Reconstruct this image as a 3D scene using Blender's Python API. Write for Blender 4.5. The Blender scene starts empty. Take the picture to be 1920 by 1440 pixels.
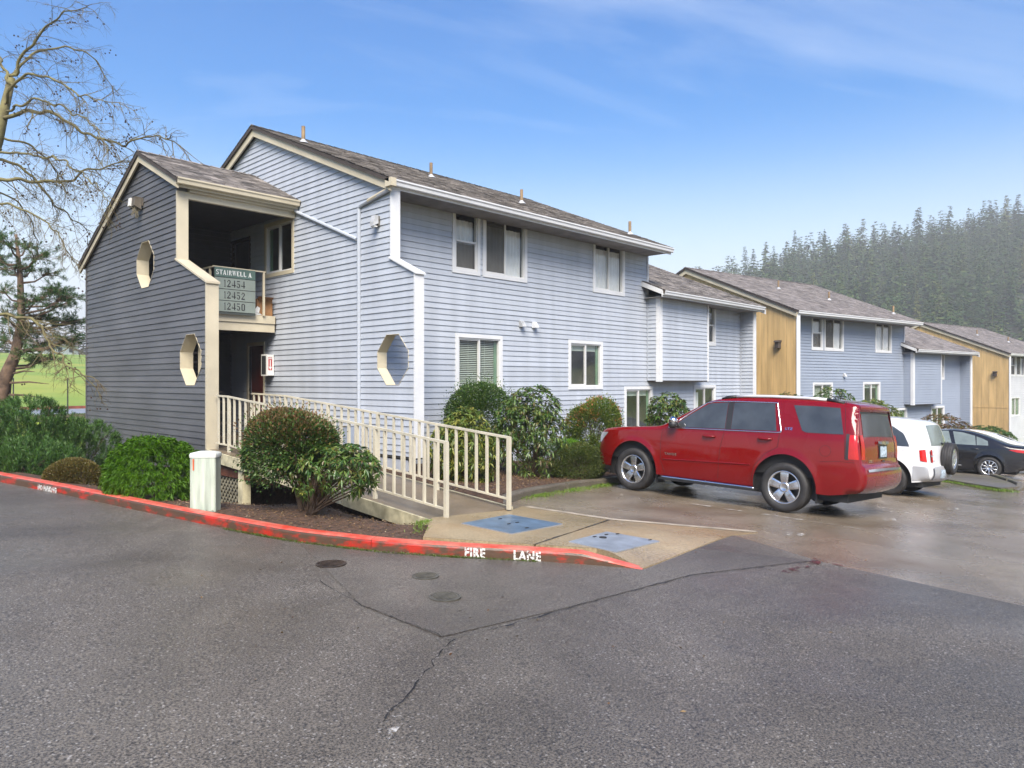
import bpy, math, random
import numpy as np
from mathutils import Vector, Matrix

random.seed(11)
rng = np.random.default_rng(11)
sc = bpy.context.scene
R = math.radians

# ------------------------------------------------------------------ camera
# world axes: X runs along the long front of the near building, Y runs into it, Z is up, eye height is Z = 0
cam_d = bpy.data.cameras.new('camera')
cam = bpy.data.objects.new('camera', cam_d)
sc.collection.objects.link(cam)
cam.location = (0, 0, 0)
cam.rotation_euler = (R(90), 0, R(-46.16))
cam_d.sensor_width = 36
cam_d.lens = 36 * 1364 / 1920
cam_d.shift_y = -3 / 1920
cam_d.clip_end = 6000
sc.camera = cam

# ------------------------------------------------------------------ sky
SUN_EL, SUN_AZ = 46, 222          # azimuth measured from +Y clockwise
w = bpy.data.worlds.new('World')
sc.world = w
w.use_nodes = True
nt = w.node_tree
nt.nodes.clear()
out = nt.nodes.new('ShaderNodeOutputWorld')
bg = nt.nodes.new('ShaderNodeBackground')
bg.inputs['Strength'].default_value = 0.09
sky = nt.nodes.new('ShaderNodeTexSky')
sky.sky_type = 'NISHITA'
sky.sun_disc = False
sky.sun_elevation = R(SUN_EL)
sky.sun_rotation = R(SUN_AZ)
sky.air_density = 1.3
sky.dust_density = 1.0
sky.ozone_density = 1.6
# thin high cloud: streaks over the whole dome, thicker towards the horizon all round
tc = nt.nodes.new('ShaderNodeTexCoord')
sep = nt.nodes.new('ShaderNodeSeparateXYZ')
nt.links.new(tc.outputs['Generated'], sep.inputs[0])
zc = nt.nodes.new('ShaderNodeMath'); zc.operation = 'MAXIMUM'; zc.inputs[1].default_value = 0.03
nt.links.new(sep.outputs['Z'], zc.inputs[0])
za = nt.nodes.new('ShaderNodeMath'); za.operation = 'ADD'; za.inputs[1].default_value = 0.12
nt.links.new(zc.outputs[0], za.inputs[0])
dv = nt.nodes.new('ShaderNodeVectorMath'); dv.operation = 'DIVIDE'
cmb = nt.nodes.new('ShaderNodeCombineXYZ')
for i in range(3):
    nt.links.new(za.outputs[0], cmb.inputs[i])
nt.links.new(tc.outputs['Generated'], dv.inputs[0])
nt.links.new(cmb.outputs[0], dv.inputs[1])
mp = nt.nodes.new('ShaderNodeMapping')
mp.vector_type = 'TEXTURE'
mp.inputs['Location'].default_value = (1.7, -0.9, 0)
mp.inputs['Rotation'].default_value = (0, 0, R(-38))
mp.inputs['Scale'].default_value = (2.1, 0.75, 1.0)
nt.links.new(dv.outputs[0], mp.inputs['Vector'])
nz = nt.nodes.new('ShaderNodeTexNoise')
nz.inputs['Scale'].default_value = 1.15
nz.inputs['Detail'].default_value = 8
nz.inputs['Roughness'].default_value = 0.56
nz.inputs['Distortion'].default_value = 0.9
nt.links.new(mp.outputs[0], nz.inputs['Vector'])
cr = nt.nodes.new('ShaderNodeValToRGB')
cr.color_ramp.elements[0].position = 0.56
cr.color_ramp.elements[0].color = (0, 0, 0, 1)
cr.color_ramp.elements[1].position = 0.92
cr.color_ramp.elements[1].color = (0.38, 0.38, 0.38, 1)
nt.links.new(nz.outputs['Fac'], cr.inputs['Fac'])
hz = nt.nodes.new('ShaderNodeMapRange')       # veil near the horizon
hz.inputs['From Min'].default_value = 0.0
hz.inputs['From Max'].default_value = 0.36
hz.inputs['To Min'].default_value = 0.92
hz.inputs['To Max'].default_value = 0.0
hz.interpolation_type = 'SMOOTHSTEP'
nt.links.new(sep.outputs['Z'], hz.inputs['Value'])
mx = nt.nodes.new('ShaderNodeMath'); mx.operation = 'MAXIMUM'
nt.links.new(cr.outputs['Color'], mx.inputs[0])
nt.links.new(hz.outputs[0], mx.inputs[1])
mix = nt.nodes.new('ShaderNodeMixRGB')
mix.inputs['Color2'].default_value = (6.3, 6.7, 7.1, 1)
nt.links.new(mx.outputs[0], mix.inputs['Fac'])
hsv = nt.nodes.new('ShaderNodeHueSaturation')
hsv.inputs['Saturation'].default_value = 1.85
hsv.inputs['Value'].default_value = 1.0
hsv.inputs['Hue'].default_value = 0.512
nt.links.new(sky.outputs[0], hsv.inputs['Color'])
nt.links.new(hsv.outputs[0], mix.inputs['Color1'])
nt.links.new(mix.outputs[0], bg.inputs['Color'])
nt.links.new(bg.outputs[0], out.inputs['Surface'])

# ------------------------------------------------------------------ sun (veiled, soft)
sl = bpy.data.lights.new('sun', 'SUN')
sl.energy = 4.0
sl.angle = R(36)
sl.color = (1.0, 0.925, 0.82)
so = bpy.data.objects.new('sun', sl)
sc.collection.objects.link(so)
az, el = R(SUN_AZ), R(SUN_EL)
to_sun = Vector((math.sin(az) * math.cos(el), math.cos(az) * math.cos(el), math.sin(el)))
so.rotation_euler = to_sun.to_track_quat('Z', 'Y').to_euler()
so.location = to_sun * 60

# ------------------------------------------------------------------ exposure / render
sc.view_settings.view_transform = 'Standard'
sc.view_settings.look = 'None'
sc.view_settings.exposure = 1.2
sc.view_settings.gamma = 1
sc.view_settings.use_curve_mapping = False
sc.render.engine = 'CYCLES'
sc.cycles.use_denoising = True
sc.cycles.use_adaptive_sampling = True
sc.cycles.adaptive_threshold = 0.02
sc.cycles.max_bounces = 6
sc.cycles.diffuse_bounces = 3
sc.cycles.glossy_bounces = 3
sc.cycles.transmission_bounces = 4
sc.cycles.transparent_max_bounces = 12
sc.cycles.volume_bounces = 0
sc.cycles.caustics_reflective = False
sc.cycles.caustics_refractive = False

# ------------------------------------------------------------------ helpers
COL = sc.collection
ORG = {}


def root_of(o):
    while o.parent:
        o = o.parent
    return o


def obj(name, v, f, mat, parent=None, smooth=False, kind=None):
    """one mesh object; v in world metres (or in the thing's own frame when its root says so)"""
    v = np.asarray(v, dtype=np.float64).reshape(-1, 3)
    if parent is not None:
        org = ORG.get(root_of(parent).name, np.zeros(3))
    else:
        org = np.array([(v[:, 0].min() + v[:, 0].max()) / 2, (v[:, 1].min() + v[:, 1].max()) / 2, v[:, 2].min()])
    me = bpy.data.meshes.new(name)
    vv = v - org
    if isinstance(f, np.ndarray):
        k = f.shape[1]
        me.vertices.add(len(vv)); me.vertices.foreach_set('co', vv.astype(np.float32).ravel())
        me.loops.add(f.size); me.loops.foreach_set('vertex_index', f.astype(np.int32).ravel())
        me.polygons.add(len(f)); me.polygons.foreach_set('loop_start', np.arange(0, f.size, k, dtype=np.int32))
        me.update(calc_edges=True)
    else:
        me.from_pydata([tuple(p) for p in vv], [], f)
        me.update()
    if smooth:
        me.shade_smooth()
    if mat is not None:
        me.materials.append(mat)
    o = bpy.data.objects.new(name, me)
    COL.objects.link(o)
    if parent is not None:
        o.parent = parent
    else:
        o.location = org
    if kind:
        o['kind'] = kind
    return o


def tag(o, label, cat, group=None):
    o['label'] = label
    o['category'] = cat
    if group:
        o['group'] = group
    return o


def thing(name, loc, label=None, cat=None, group=None, local=False, rotz=0.0):
    o = bpy.data.objects.new(name, None)
    COL.objects.link(o)
    o.empty_display_size = 0.2
    o.location = loc
    o.rotation_euler = (0, 0, rotz)
    ORG[o.name] = np.zeros(3) if local else np.array(loc, dtype=float)
    if label:
        tag(o, label, cat, group)
    return o


def copy_tree(o, parent=None):
    c = o.copy()
    COL.objects.link(c)
    if parent is not None:
        c.parent = parent
    for ch in list(o.children):
        copy_tree(ch, c)
    return c


class MB:
    """collects faces for one mesh"""

    def __init__(s):
        s.v, s.f = [], []

    def add(s, vs, fs):
        b = len(s.v)
        s.v.extend([tuple(map(float, p)) for p in vs])
        s.f.extend([tuple(b + i for i in q) for q in fs])
        return s

    def box(s, a, b):
        x0, y0, z0 = a; x1, y1, z1 = b
        return s.add([(x0, y0, z0), (x1, y0, z0), (x1, y1, z0), (x0, y1, z0), (x0, y0, z1), (x1, y0, z1), (x1, y1, z1), (x0, y1, z1)],
                     [(0, 3, 2, 1), (4, 5, 6, 7), (0, 1, 5, 4), (1, 2, 6, 5), (2, 3, 7, 6), (3, 0, 4, 7)])

    def prism(s, poly, ext):
        n = len(poly)
        p = [Vector(q) for q in poly]; e = Vector(ext)
        return s.add(p + [q + e for q in p], [tuple(range(n))[::-1], tuple(range(n, 2 * n))] + [(i, (i + 1) % n, (i + 1) % n + n, i + n) for i in range(n)])

    def bar(s, p0, p1, w, h, up=(0, 0, 1)):
        p0, p1, up = Vector(p0), Vector(p1), Vector(up)
        d = (p1 - p0).normalized()
        sd = d.cross(up).normalized() * (w / 2)
        u2 = sd.cross(d).normalized() * (h / 2)
        c = [-sd - u2, sd - u2, sd + u2, -sd + u2]
        return s.add([p0 + q for q in c] + [p1 + q for q in c], [(0, 1, 2, 3), (7, 6, 5, 4), (0, 4, 5, 1), (1, 5, 6, 2), (2, 6, 7, 3), (3, 7, 4, 0)])

    def tube(s, p0, p1, r0, r1=None, n=6, cap=True):
        r1 = r0 if r1 is None else r1
        p0, p1 = Vector(p0), Vector(p1)
        d = (p1 - p0)
        if d.length < 1e-6:
            return s
        d.normalize()
        a = d.orthogonal().normalized(); b = d.cross(a)
        vs = []
        for p, r in ((p0, r0), (p1, r1)):
            for i in range(n):
                t = 2 * math.pi * i / n
                vs.append(p + (a * math.cos(t) + b * math.sin(t)) * r)
        fs = [(i, (i + 1) % n, n + (i + 1) % n, n + i) for i in range(n)]
        if cap:
            fs += [tuple(range(n))[::-1], tuple(range(n, 2 * n))]
        return s.add(vs, fs)

    def path(s, pts, r, n=6):
        """round tube through points (r number or list)"""
        pts = [Vector(p) for p in pts]
        m = len(pts)
        rr = r if hasattr(r, '__len__') else [r] * m
        vs = []
        a = None
        for k in range(m):
            d = (pts[min(k + 1, m - 1)] - pts[max(k - 1, 0)])
            if d.length < 1e-9:
                d = Vector((0, 0, 1))
            d.normalize()
            if a is None:
                a = d.orthogonal().normalized()
            a = (a - d * a.dot(d))
            a = a.normalized() if a.length > 1e-6 else d.orthogonal().normalized()
            b = d.cross(a)
            for i in range(n):
                t = 2 * math.pi * i / n
                vs.append(pts[k] + (a * math.cos(t) + b * math.sin(t)) * rr[k])
        fs = [(k * n + i, k * n + (i + 1) % n, (k + 1) * n + (i + 1) % n, (k + 1) * n + i) for k in range(m - 1) for i in range(n)]
        fs += [tuple(range(n))[::-1], tuple(range((m - 1) * n, m * n))]
        return s.add(vs, fs)

    def lathe(s, prof, c, axis='y', n=32, closed=False):
        """prof: list of (radius, offset along axis)"""
        c = Vector(c)
        m = len(prof)
        vs = []
        for (r, h) in prof:
            for i in range(n):
                t = 2 * math.pi * i / n
                q = {'y': (r * math.cos(t), h, r * math.sin(t)), 'z': (r * math.cos(t), r * math.sin(t), h), 'x': (h, r * math.cos(t), r * math.sin(t))}[axis]
                vs.append(c + Vector(q))
        fs = []
        for k in range(m if closed else m - 1):
            k2 = (k + 1) % m
            for i in range(n):
                fs.append((k * n + i, k * n + (i + 1) % n, k2 * n + (i + 1) % n, k2 * n + i))
        return s.add(vs, fs)

    def build(s, name, mat, parent=None, smooth=False, kind=None):
        return obj(name, s.v, s.f, mat, parent, smooth, kind)


def smooth_angle(o, deg=40):
    me = o.data
    me.shade_smooth()
    try:
        me.set_sharp_from_angle(angle=R(deg))
    except Exception:
        pass
    return o


# ------------------------------------------------------------------ materials
MATS = {}


def nodes(name):
    m = bpy.data.materials.new(name)
    m.use_nodes = True
    return m, m.node_tree.nodes, m.node_tree.links, m.node_tree.nodes['Principled BSDF']


def pm(name, col, rough=0.6, metal=0.0, var=0.12, vscale=3.0, bump=0.0, bscale=40.0, rand=0.0, col2=None, spec=0.5, stretch=None, coat=0.0, island=0.0, transl=0.0, detail=5, rvar=0.0):
    """painted / natural surface: base colour with mottling, fine relief, optional tone per object or per leaf"""
    m, N, L, b = nodes(name)
    b.inputs['Roughness'].default_value = rough
    b.inputs['Metallic'].default_value = metal
    b.inputs['Specular IOR Level'].default_value = spec
    if coat:
        b.inputs['Coat Weight'].default_value = coat
        b.inputs['Coat Roughness'].default_value = 0.06
    tcn = N.new('ShaderNodeTexCoord')
    vec = tcn.outputs['Object']
    if stretch:
        mpn = N.new('ShaderNodeMapping'); mpn.inputs['Scale'].default_value = stretch
        L.new(vec, mpn.inputs['Vector']); vec = mpn.outputs[0]
    ns = N.new('ShaderNodeTexNoise'); ns.inputs['Scale'].default_value = vscale; ns.inputs['Detail'].default_value = detail
    L.new(vec, ns.inputs['Vector'])
    c2 = col2 if col2 else tuple(min(1, c * (1 + 2 * var)) for c in col)
    c1 = col if col2 else tuple(c * (1 - 2 * var) for c in col)
    rp = N.new('ShaderNodeValToRGB')
    rp.color_ramp.elements[0].position = 0.3; rp.color_ramp.elements[0].color = (*c1, 1)
    rp.color_ramp.elements[1].position = 0.7; rp.color_ramp.elements[1].color = (*c2, 1)
    L.new(ns.outputs['Fac'], rp.inputs['Fac'])
    colout = rp.outputs['Color']
    if rand or island:
        src = N.new('ShaderNodeObjectInfo').outputs['Random'] if rand else N.new('ShaderNodeNewGeometry').outputs['Random Per Island']
        mr = N.new('ShaderNodeMapRange')
        k = rand or island
        mr.inputs['To Min'].default_value = 1 - k; mr.inputs['To Max'].default_value = 1 + k
        L.new(src, mr.inputs['Value'])
        vm = N.new('ShaderNodeVectorMath'); vm.operation = 'SCALE'
        L.new(colout, vm.inputs[0]); L.new(mr.outputs[0], vm.inputs['Scale'])
        colout = vm.outputs[0]
    L.new(colout, b.inputs['Base Color'])
    if rvar:
        mr2 = N.new('ShaderNodeMapRange'); mr2.inputs['To Min'].default_value = rough - rvar; mr2.inputs['To Max'].default_value = rough + rvar
        L.new(ns.outputs['Fac'], mr2.inputs['Value']); L.new(mr2.outputs[0], b.inputs['Roughness'])
    if bump:
        nb = N.new('ShaderNodeTexNoise'); nb.inputs['Scale'].default_value = bscale; nb.inputs['Detail'].default_value = 4
        L.new(vec, nb.inputs['Vector'])
        bp = N.new('ShaderNodeBump'); bp.inputs['Strength'].default_value = bump; bp.inputs['Distance'].default_value = 0.01
        L.new(nb.outputs['Fac'], bp.inputs['Height']); L.new(bp.outputs[0], b.inputs['Normal'])
    if transl:
        tr = N.new('ShaderNodeBsdfTranslucent'); L.new(colout, tr.inputs['Color'])
        ms = N.new('ShaderNodeMixShader'); ms.inputs[0].default_value = transl
        o = N['Material Output']
        L.new(b.outputs[0], ms.inputs[1]); L.new(tr.outputs[0], ms.inputs[2]); L.new(ms.outputs[0], o.inputs['Surface'])
    MATS[name] = m
    return m


def leafmat(name, cols, rough=0.45, transl=0.25, spec=0.4):
    """foliage: one tone per leaf picked from a short range of real leaf colours"""
    m, N, L, b = nodes(name)
    b.inputs['Roughness'].default_value = rough
    b.inputs['Specular IOR Level'].default_value = spec
    g = N.new('ShaderNodeNewGeometry')
    rp = N.new('ShaderNodeValToRGB')
    rp.color_ramp.interpolation = 'LINEAR'
    e = rp.color_ramp.elements
    n = len(cols)
    e[0].position = 0; e[0].color = (*cols[0], 1)
    e[1].position = 1; e[1].color = (*cols[-1], 1)
    for i in range(1, n - 1):
        q = e.new(i / (n - 1)); q.color = (*cols[i], 1)
    L.new(g.outputs['Random Per Island'], rp.inputs['Fac'])
    L.new(rp.outputs[0], b.inputs['Base Color'])
    tr = N.new('ShaderNodeBsdfTranslucent'); L.new(rp.outputs[0], tr.inputs['Color'])
    ms = N.new('ShaderNodeMixShader'); ms.inputs[0].default_value = transl
    L.new(b.outputs[0], ms.inputs[1]); L.new(tr.outputs[0], ms.inputs[2]); L.new(ms.outputs[0], N['Material Output'].inputs['Surface'])
    return m


def glassmat(name, tint=(0.02, 0.025, 0.025), through=0.97, rough=0.02):
    """window pane: see-through with a mirror-like sky reflection"""
    m, N, L, b = nodes(name)
    N.remove(b)
    t = N.new('ShaderNodeBsdfTransparent'); t.inputs['Color'].default_value = (through, through * 1.03, through, 1)
    g = N.new('ShaderNodeBsdfGlossy'); g.inputs['Roughness'].default_value = rough; g.inputs['Color'].default_value = (0.9, 0.92, 0.95, 1)
    lw = N.new('ShaderNodeLayerWeight'); lw.inputs['Blend'].default_value = 0.5
    pw = N.new('ShaderNodeMath'); pw.operation = 'POWER'; pw.inputs[1].default_value = 3.2
    L.new(lw.outputs['Facing'], pw.inputs[0])
    fr = N.new('ShaderNodeMapRange'); fr.inputs['To Min'].default_value = 0.055; fr.inputs['To Max'].default_value = 1.0
    L.new(pw.outputs[0], fr.inputs['Value'])
    ms = N.new('ShaderNodeMixShader')
    L.new(fr.outputs[0], ms.inputs[0]); L.new(t.outputs[0], ms.inputs[1]); L.new(g.outputs[0], ms.inputs[2])
    L.new(ms.outputs[0], N['Material Output'].inputs['Surface'])
    return m


def worn_paint(name, paint, under, scale=6.0, lo=0.45, hi=0.55, rough=0.5, alpha=False, stretch=None):
    """paint with worn patches that show what is under it (or nothing, for thin markings)"""
    m, N, L, b = nodes(name)
    b.inputs['Roughness'].default_value = rough
    tcn = N.new('ShaderNodeTexCoord'); vec = tcn.outputs['Object']
    if stretch:
        mpn = N.new('ShaderNodeMapping'); mpn.inputs['Scale'].default_value = stretch
        L.new(vec, mpn.inputs['Vector']); vec = mpn.outputs[0]
    ns = N.new('ShaderNodeTexNoise'); ns.inputs['Scale'].default_value = scale; ns.inputs['Detail'].default_value = 9; ns.inputs['Roughness'].default_value = 0.65
    L.new(vec, ns.inputs['Vector'])
    rp = N.new('ShaderNodeValToRGB')
    rp.color_ramp.elements[0].position = lo; rp.color_ramp.elements[0].color = (0, 0, 0, 1)
    rp.color_ramp.elements[1].position = hi; rp.color_ramp.elements[1].color = (1, 1, 1, 1)
    L.new(ns.outputs['Fac'], rp.inputs['Fac'])
    if alpha:
        b.inputs['Base Color'].default_value = (*paint, 1)
        L.new(rp.outputs[0], b.inputs['Alpha'])
    else:
        n2 = N.new('ShaderNodeTexNoise'); n2.inputs['Scale'].default_value = scale * 5
        L.new(vec, n2.inputs['Vector'])
        mu = N.new('ShaderNodeMixRGB'); mu.inputs['Color1'].default_value = (*under, 1); mu.inputs['Color2'].default_value = (*[c * 1.7 for c in under], 1)
        L.new(n2.outputs['Fac'], mu.inputs['Fac'])
        mxn = N.new('ShaderNodeMixRGB'); mxn.inputs['Color2'].default_value = (*paint, 1)
        L.new(rp.outputs[0], mxn.inputs['Fac']); L.new(mu.outputs[0], mxn.inputs['Color1']); L.new(mxn.outputs[0], b.inputs['Base Color'])
        bp = N.new('ShaderNodeBump'); bp.inputs['Strength'].default_value = 0.4; bp.inputs['Distance'].default_value = 0.006
        L.new(n2.outputs['Fac'], bp.inputs['Height']); L.new(bp.outputs[0], b.inputs['Normal'])
    return m


def asphalt(name, c_lo, c_hi, r_lo, r_hi, stain=None, grain=190, speck=0.5):
    """wet asphalt / worn concrete paving: stone grain, broad stains, wetter and drier patches"""
    m, N, L, b = nodes(name)
    tcn = N.new('ShaderNodeTexCoord'); vec = tcn.outputs['Object']
    g = N.new('ShaderNodeTexNoise'); g.inputs['Scale'].default_value = grain / 3.0; g.inputs['Detail'].default_value = 6; g.inputs['Roughness'].default_value = 0.75
    L.new(vec, g.inputs['Vector'])
    rp = N.new('ShaderNodeValToRGB')
    rp.color_ramp.elements[0].position = 0.40; rp.color_ramp.elements[0].color = (*c_lo, 1)
    rp.color_ramp.elements[1].position = 0.60; rp.color_ramp.elements[1].color = (*c_hi, 1)
    L.new(g.outputs['Fac'], rp.inputs['Fac'])
    vo = N.new('ShaderNodeTexVoronoi'); vo.inputs['Scale'].default_value = grain * 0.42
    L.new(vec, vo.inputs['Vector'])
    sp = N.new('ShaderNodeMapRange'); sp.inputs['From Min'].default_value = 0.965; sp.inputs['From Max'].default_value = 0.985
    sp.clamp = True
    hs = N.new('ShaderNodeSeparateColor'); L.new(vo.outputs['Color'], hs.inputs[0]); L.new(hs.outputs[0], sp.inputs['Value'])
    sm = N.new('ShaderNodeMath'); sm.operation = 'MULTIPLY'; sm.inputs[1].default_value = speck
    L.new(sp.outputs[0], sm.inputs[0])
    m1 = N.new('ShaderNodeMixRGB'); m1.inputs['Color2'].default_value = (0.34, 0.32, 0.29, 1)
    L.new(sm.outputs[0], m1.inputs['Fac']); L.new(rp.outputs[0], m1.inputs['Color1'])
    big = N.new('ShaderNodeTexNoise'); big.inputs['Scale'].default_value = 0.55; big.inputs['Detail'].default_value = 5; big.inputs['Distortion'].default_value = 0.6
    L.new(vec, big.inputs['Vector'])
    col = m1.outputs[0]
    sr = N.new('ShaderNodeValToRGB')
    sr.color_ramp.elements[0].position = 0.36; sr.color_ramp.elements[0].color = (0.72, 0.71, 0.70, 1)
    sr.color_ramp.elements[1].position = 0.64; sr.color_ramp.elements[1].color = (1.1, 1.1, 1.1, 1)
    L.new(big.outputs['Fac'], sr.inputs['Fac'])
    mm = N.new('ShaderNodeMixRGB'); mm.blend_type = 'MULTIPLY'; mm.inputs['Fac'].default_value = 1
    L.new(col, mm.inputs['Color1']); L.new(sr.outputs[0], mm.inputs['Color2']); col = mm.outputs[0]
    if stain:
        n3 = N.new('ShaderNodeTexNoise'); n3.inputs['Scale'].default_value = 0.9; n3.inputs['Detail'].default_value = 7
        L.new(vec, n3.inputs['Vector'])
        r3 = N.new('ShaderNodeValToRGB'); r3.color_ramp.elements[0].position = 0.5; r3.color_ramp.elements[1].position = 0.72
        r3.color_ramp.elements[1].color = (0.7, 0.7, 0.7, 1)
        L.new(n3.outputs['Fac'], r3.inputs['Fac'])
        m3 = N.new('ShaderNodeMixRGB'); m3.inputs['Color2'].default_value = (*stain, 1)
        L.new(r3.outputs[0], m3.inputs['Fac']); L.new(col, m3.inputs['Color1']); col = m3.outputs[0]
    L.new(col, b.inputs['Base Color'])
    wet = N.new('ShaderNodeTexNoise'); wet.inputs['Scale'].default_value = 0.8; wet.inputs['Detail'].default_value = 6; wet.inputs['Distortion'].default_value = 0.3
    L.new(vec, wet.inputs['Vector'])
    wr = N.new('ShaderNodeMapRange'); wr.inputs['From Min'].default_value = 0.35; wr.inputs['From Max'].default_value = 0.65
    wr.inputs['To Min'].default_value = r_lo; wr.inputs['To Max'].default_value = r_hi
    L.new(wet.outputs['Fac'], wr.inputs['Value']); L.new(wr.outputs[0], b.inputs['Roughness'])
    bp = N.new('ShaderNodeBump'); bp.inputs['Strength'].default_value = 0.55; bp.inputs['Distance'].default_value = 0.005
    L.new(g.outputs['Fac'], bp.inputs['Height']); L.new(bp.outputs[0], b.inputs['Normal'])
    return m


M_side = pm('siding_blue', (0.392, 0.425, 0.475), 0.55, var=0.045, vscale=1.5, bump=0.15, bscale=30, rand=0.045, stretch=(2.2, 2.2, 0.22))
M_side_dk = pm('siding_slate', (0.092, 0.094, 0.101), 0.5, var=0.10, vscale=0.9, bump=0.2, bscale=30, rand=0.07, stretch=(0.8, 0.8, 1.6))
M_side_mid = pm('siding_blue_mid', (0.265, 0.305, 0.375), 0.55, var=0.03, vscale=0.8, bump=0.15, bscale=30, rand=0.05)
M_side_grey = pm('siding_pale_grey', (0.50, 0.51, 0.53), 0.55, var=0.04, vscale=1.3, rand=0.04)
M_sheath = pm('wall_sheathing', (0.2, 0.2, 0.22), 0.8)
M_white = pm('trim_white', (0.62, 0.63, 0.64), 0.45, var=0.03, vscale=2, bump=0.08, bscale=25)
M_cream = pm('trim_cream', (0.50, 0.445, 0.325), 0.5, var=0.06, vscale=1.6, bump=0.1, bscale=25)
M_cream_dirty = pm('trim_cream_mossy', (0.45, 0.41, 0.27), 0.65, var=0.22, vscale=5, bump=0.3, bscale=25)
M_yellow = pm('siding_ochre', (0.55, 0.375, 0.165), 0.6, var=0.10, vscale=1.2, bump=0.2, bscale=30, rand=0.05, stretch=(4, 4, 0.5))
M_grey_panel = pm('grey_panel', (0.25, 0.22, 0.2), 0.7)
M_shingle = pm('shingles', (0.085, 0.075, 0.068), 0.85, col2=(0.255, 0.228, 0.205), vscale=2.2, island=0.5, bump=0.6, bscale=60)
M_shingle_far = pm('shingles_grey', (0.13, 0.115, 0.108), 0.85, col2=(0.24, 0.215, 0.20), vscale=2.2, island=0.3, bump=0.4, bscale=60)
M_roof_edge = pm('roof_edge', (0.05, 0.04, 0.035), 0.8)
M_soffit = pm('soffit', (0.20, 0.19, 0.18), 0.8)
M_dark_wood = pm('dark_wood', (0.04, 0.028, 0.02), 0.6, var=0.2, stretch=(2, 2, 0.4))
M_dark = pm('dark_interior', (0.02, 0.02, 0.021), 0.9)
M_room = pm('room_wall', (0.12, 0.11, 0.10), 0.9)
M_door_red = pm('door_oxblood', (0.075, 0.012, 0.009), 0.4, var=0.2)
M_glass = glassmat('window_glass')
M_vinyl = pm('vinyl_frame', (0.60, 0.60, 0.59), 0.35, var=0.02)
M_screen = pm('insect_screen', (0.10, 0.095, 0.085), 0.7, var=0.05)
M_curtain = pm('curtain', (0.62, 0.61, 0.63), 0.8, var=0.05)
M_blind = pm('blind_slat', (0.45, 0.50, 0.44), 0.5, var=0.04)
M_jamb_green = pm('jamb_green', (0.13, 0.22, 0.15), 0.6)
M_steel = pm('galvanised', (0.55, 0.56, 0.58), 0.4, metal=0.8, var=0.1)
M_vent = pm('vent_paint', (0.42, 0.43, 0.44), 0.5, var=0.15)
M_pipe = pm('vent_pipe', (0.24, 0.165, 0.09), 0.7, var=0.2)
M_black = pm('black_rubber', (0.015, 0.015, 0.016), 0.7)
M_concrete = asphalt('concrete_pad', (0.23, 0.175, 0.10), (0.39, 0.305, 0.185), 0.16, 0.5, stain=(0.27, 0.17, 0.075), grain=120, speck=0.05)
M_ramp = asphalt('ramp_deck', (0.13, 0.10, 0.067), (0.205, 0.16, 0.108), 0.28, 0.5, grain=150, speck=0.05)
M_conc_grey = asphalt('concrete_kerb', (0.075, 0.065, 0.048), (0.19, 0.165, 0.125), 0.45, 0.7, stain=(0.08, 0.09, 0.03), grain=120, speck=0.1)
M_road = asphalt('asphalt_new', (0.024, 0.021, 0.017), (0.195, 0.170, 0.136), 0.30, 0.56, grain=230, speck=0.75)
M_patch = asphalt('asphalt_patch', (0.036, 0.032, 0.026), (0.175, 0.154, 0.126), 0.34, 0.55, grain=210, speck=0.4)
M_lot = asphalt('asphalt_old', (0.11, 0.088, 0.062), (0.29, 0.24, 0.18), 0.12, 0.40, stain=(0.105, 0.070, 0.036), grain=220, speck=0.25)
M_crack_f = worn_paint('crack_line', (0.02, 0.019, 0.018), (0, 0, 0), 14, 0.40, 0.52, 0.6, alpha=True)
M_mulch = pm('mulch', (0.028, 0.016, 0.009), 0.85, col2=(0.115, 0.062, 0.036), vscale=16, bump=1.0, bscale=45, detail=8)
M_red_kerb = worn_paint('red_kerb_paint', (0.40, 0.022, 0.010), (0.060, 0.034, 0.020), 3.0, 0.49, 0.62, 0.4, stretch=(1, 1, 2.6))
M_red_top = worn_paint('red_kerb_top', (0.56, 0.045, 0.022), (0.40, 0.13, 0.09), 4, 0.30, 0.66, 0.4)
M_stencil = worn_paint('stencil_white', (0.66, 0.65, 0.61), (0, 0, 0), 30, 0.40, 0.49, 0.6, alpha=True)
M_stencil_faint = worn_paint('stripe_white', (0.55, 0.53, 0.49), (0, 0, 0), 9, 0.52, 0.66, 0.6, alpha=True)


# ================================================================== ground, paving, kerbs
def sstep(x):
    x = np.clip(x, 0, 1)
    return x * x * (3 - 2 * x)


def plane_z(u, v):
    return -1.566 - 0.056 * np.clip(u, -60, 75) + 0.019 * np.clip(v, -60, 16)


def road_z(u, v):
    return -1.735 - 0.0262 * np.clip(u, -60, 75) + 0.019 * (np.clip(v, -60, 16) - 5)


def pave(u, v):
    t = sstep((np.asarray(u, float) - 6.5) / 3.5)
    return road_z(u, v) * (1 - t) + plane_z(u, v) * t


KERB = np.array([(6.257, 4.166), (6.182, 4.31), (5.988, 4.62), (5.66, 5.12), (5.17, 5.74), (4.68, 6.42), (4.47, 6.91), (4.235, 7.38), (4.06, 8.04), (3.79, 9.23),
                 (3.36, 11.42), (3.13, 12.65), (2.77, 14.22), (1.6, 20.0), (-2.4, 40.0)])
BEDK = np.array([(7.62, 7.36), (8.46, 8.14), (12.4, 8.98), (20, 9.3), (26, 9.2), (40, 6.5), (75, -0.2)])


def uK(v):
    return np.interp(v, KERB[:, 1], KERB[:, 0])


def vK(u):
    return np.interp(u, KERB[::-1, 0], KERB[::-1, 1])


def vB(u):
    return np.interp(u, BEDK[:, 0], BEDK[:, 1])


cS, cC = math.sin(R(43.84)), math.cos(R(43.84))


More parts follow.
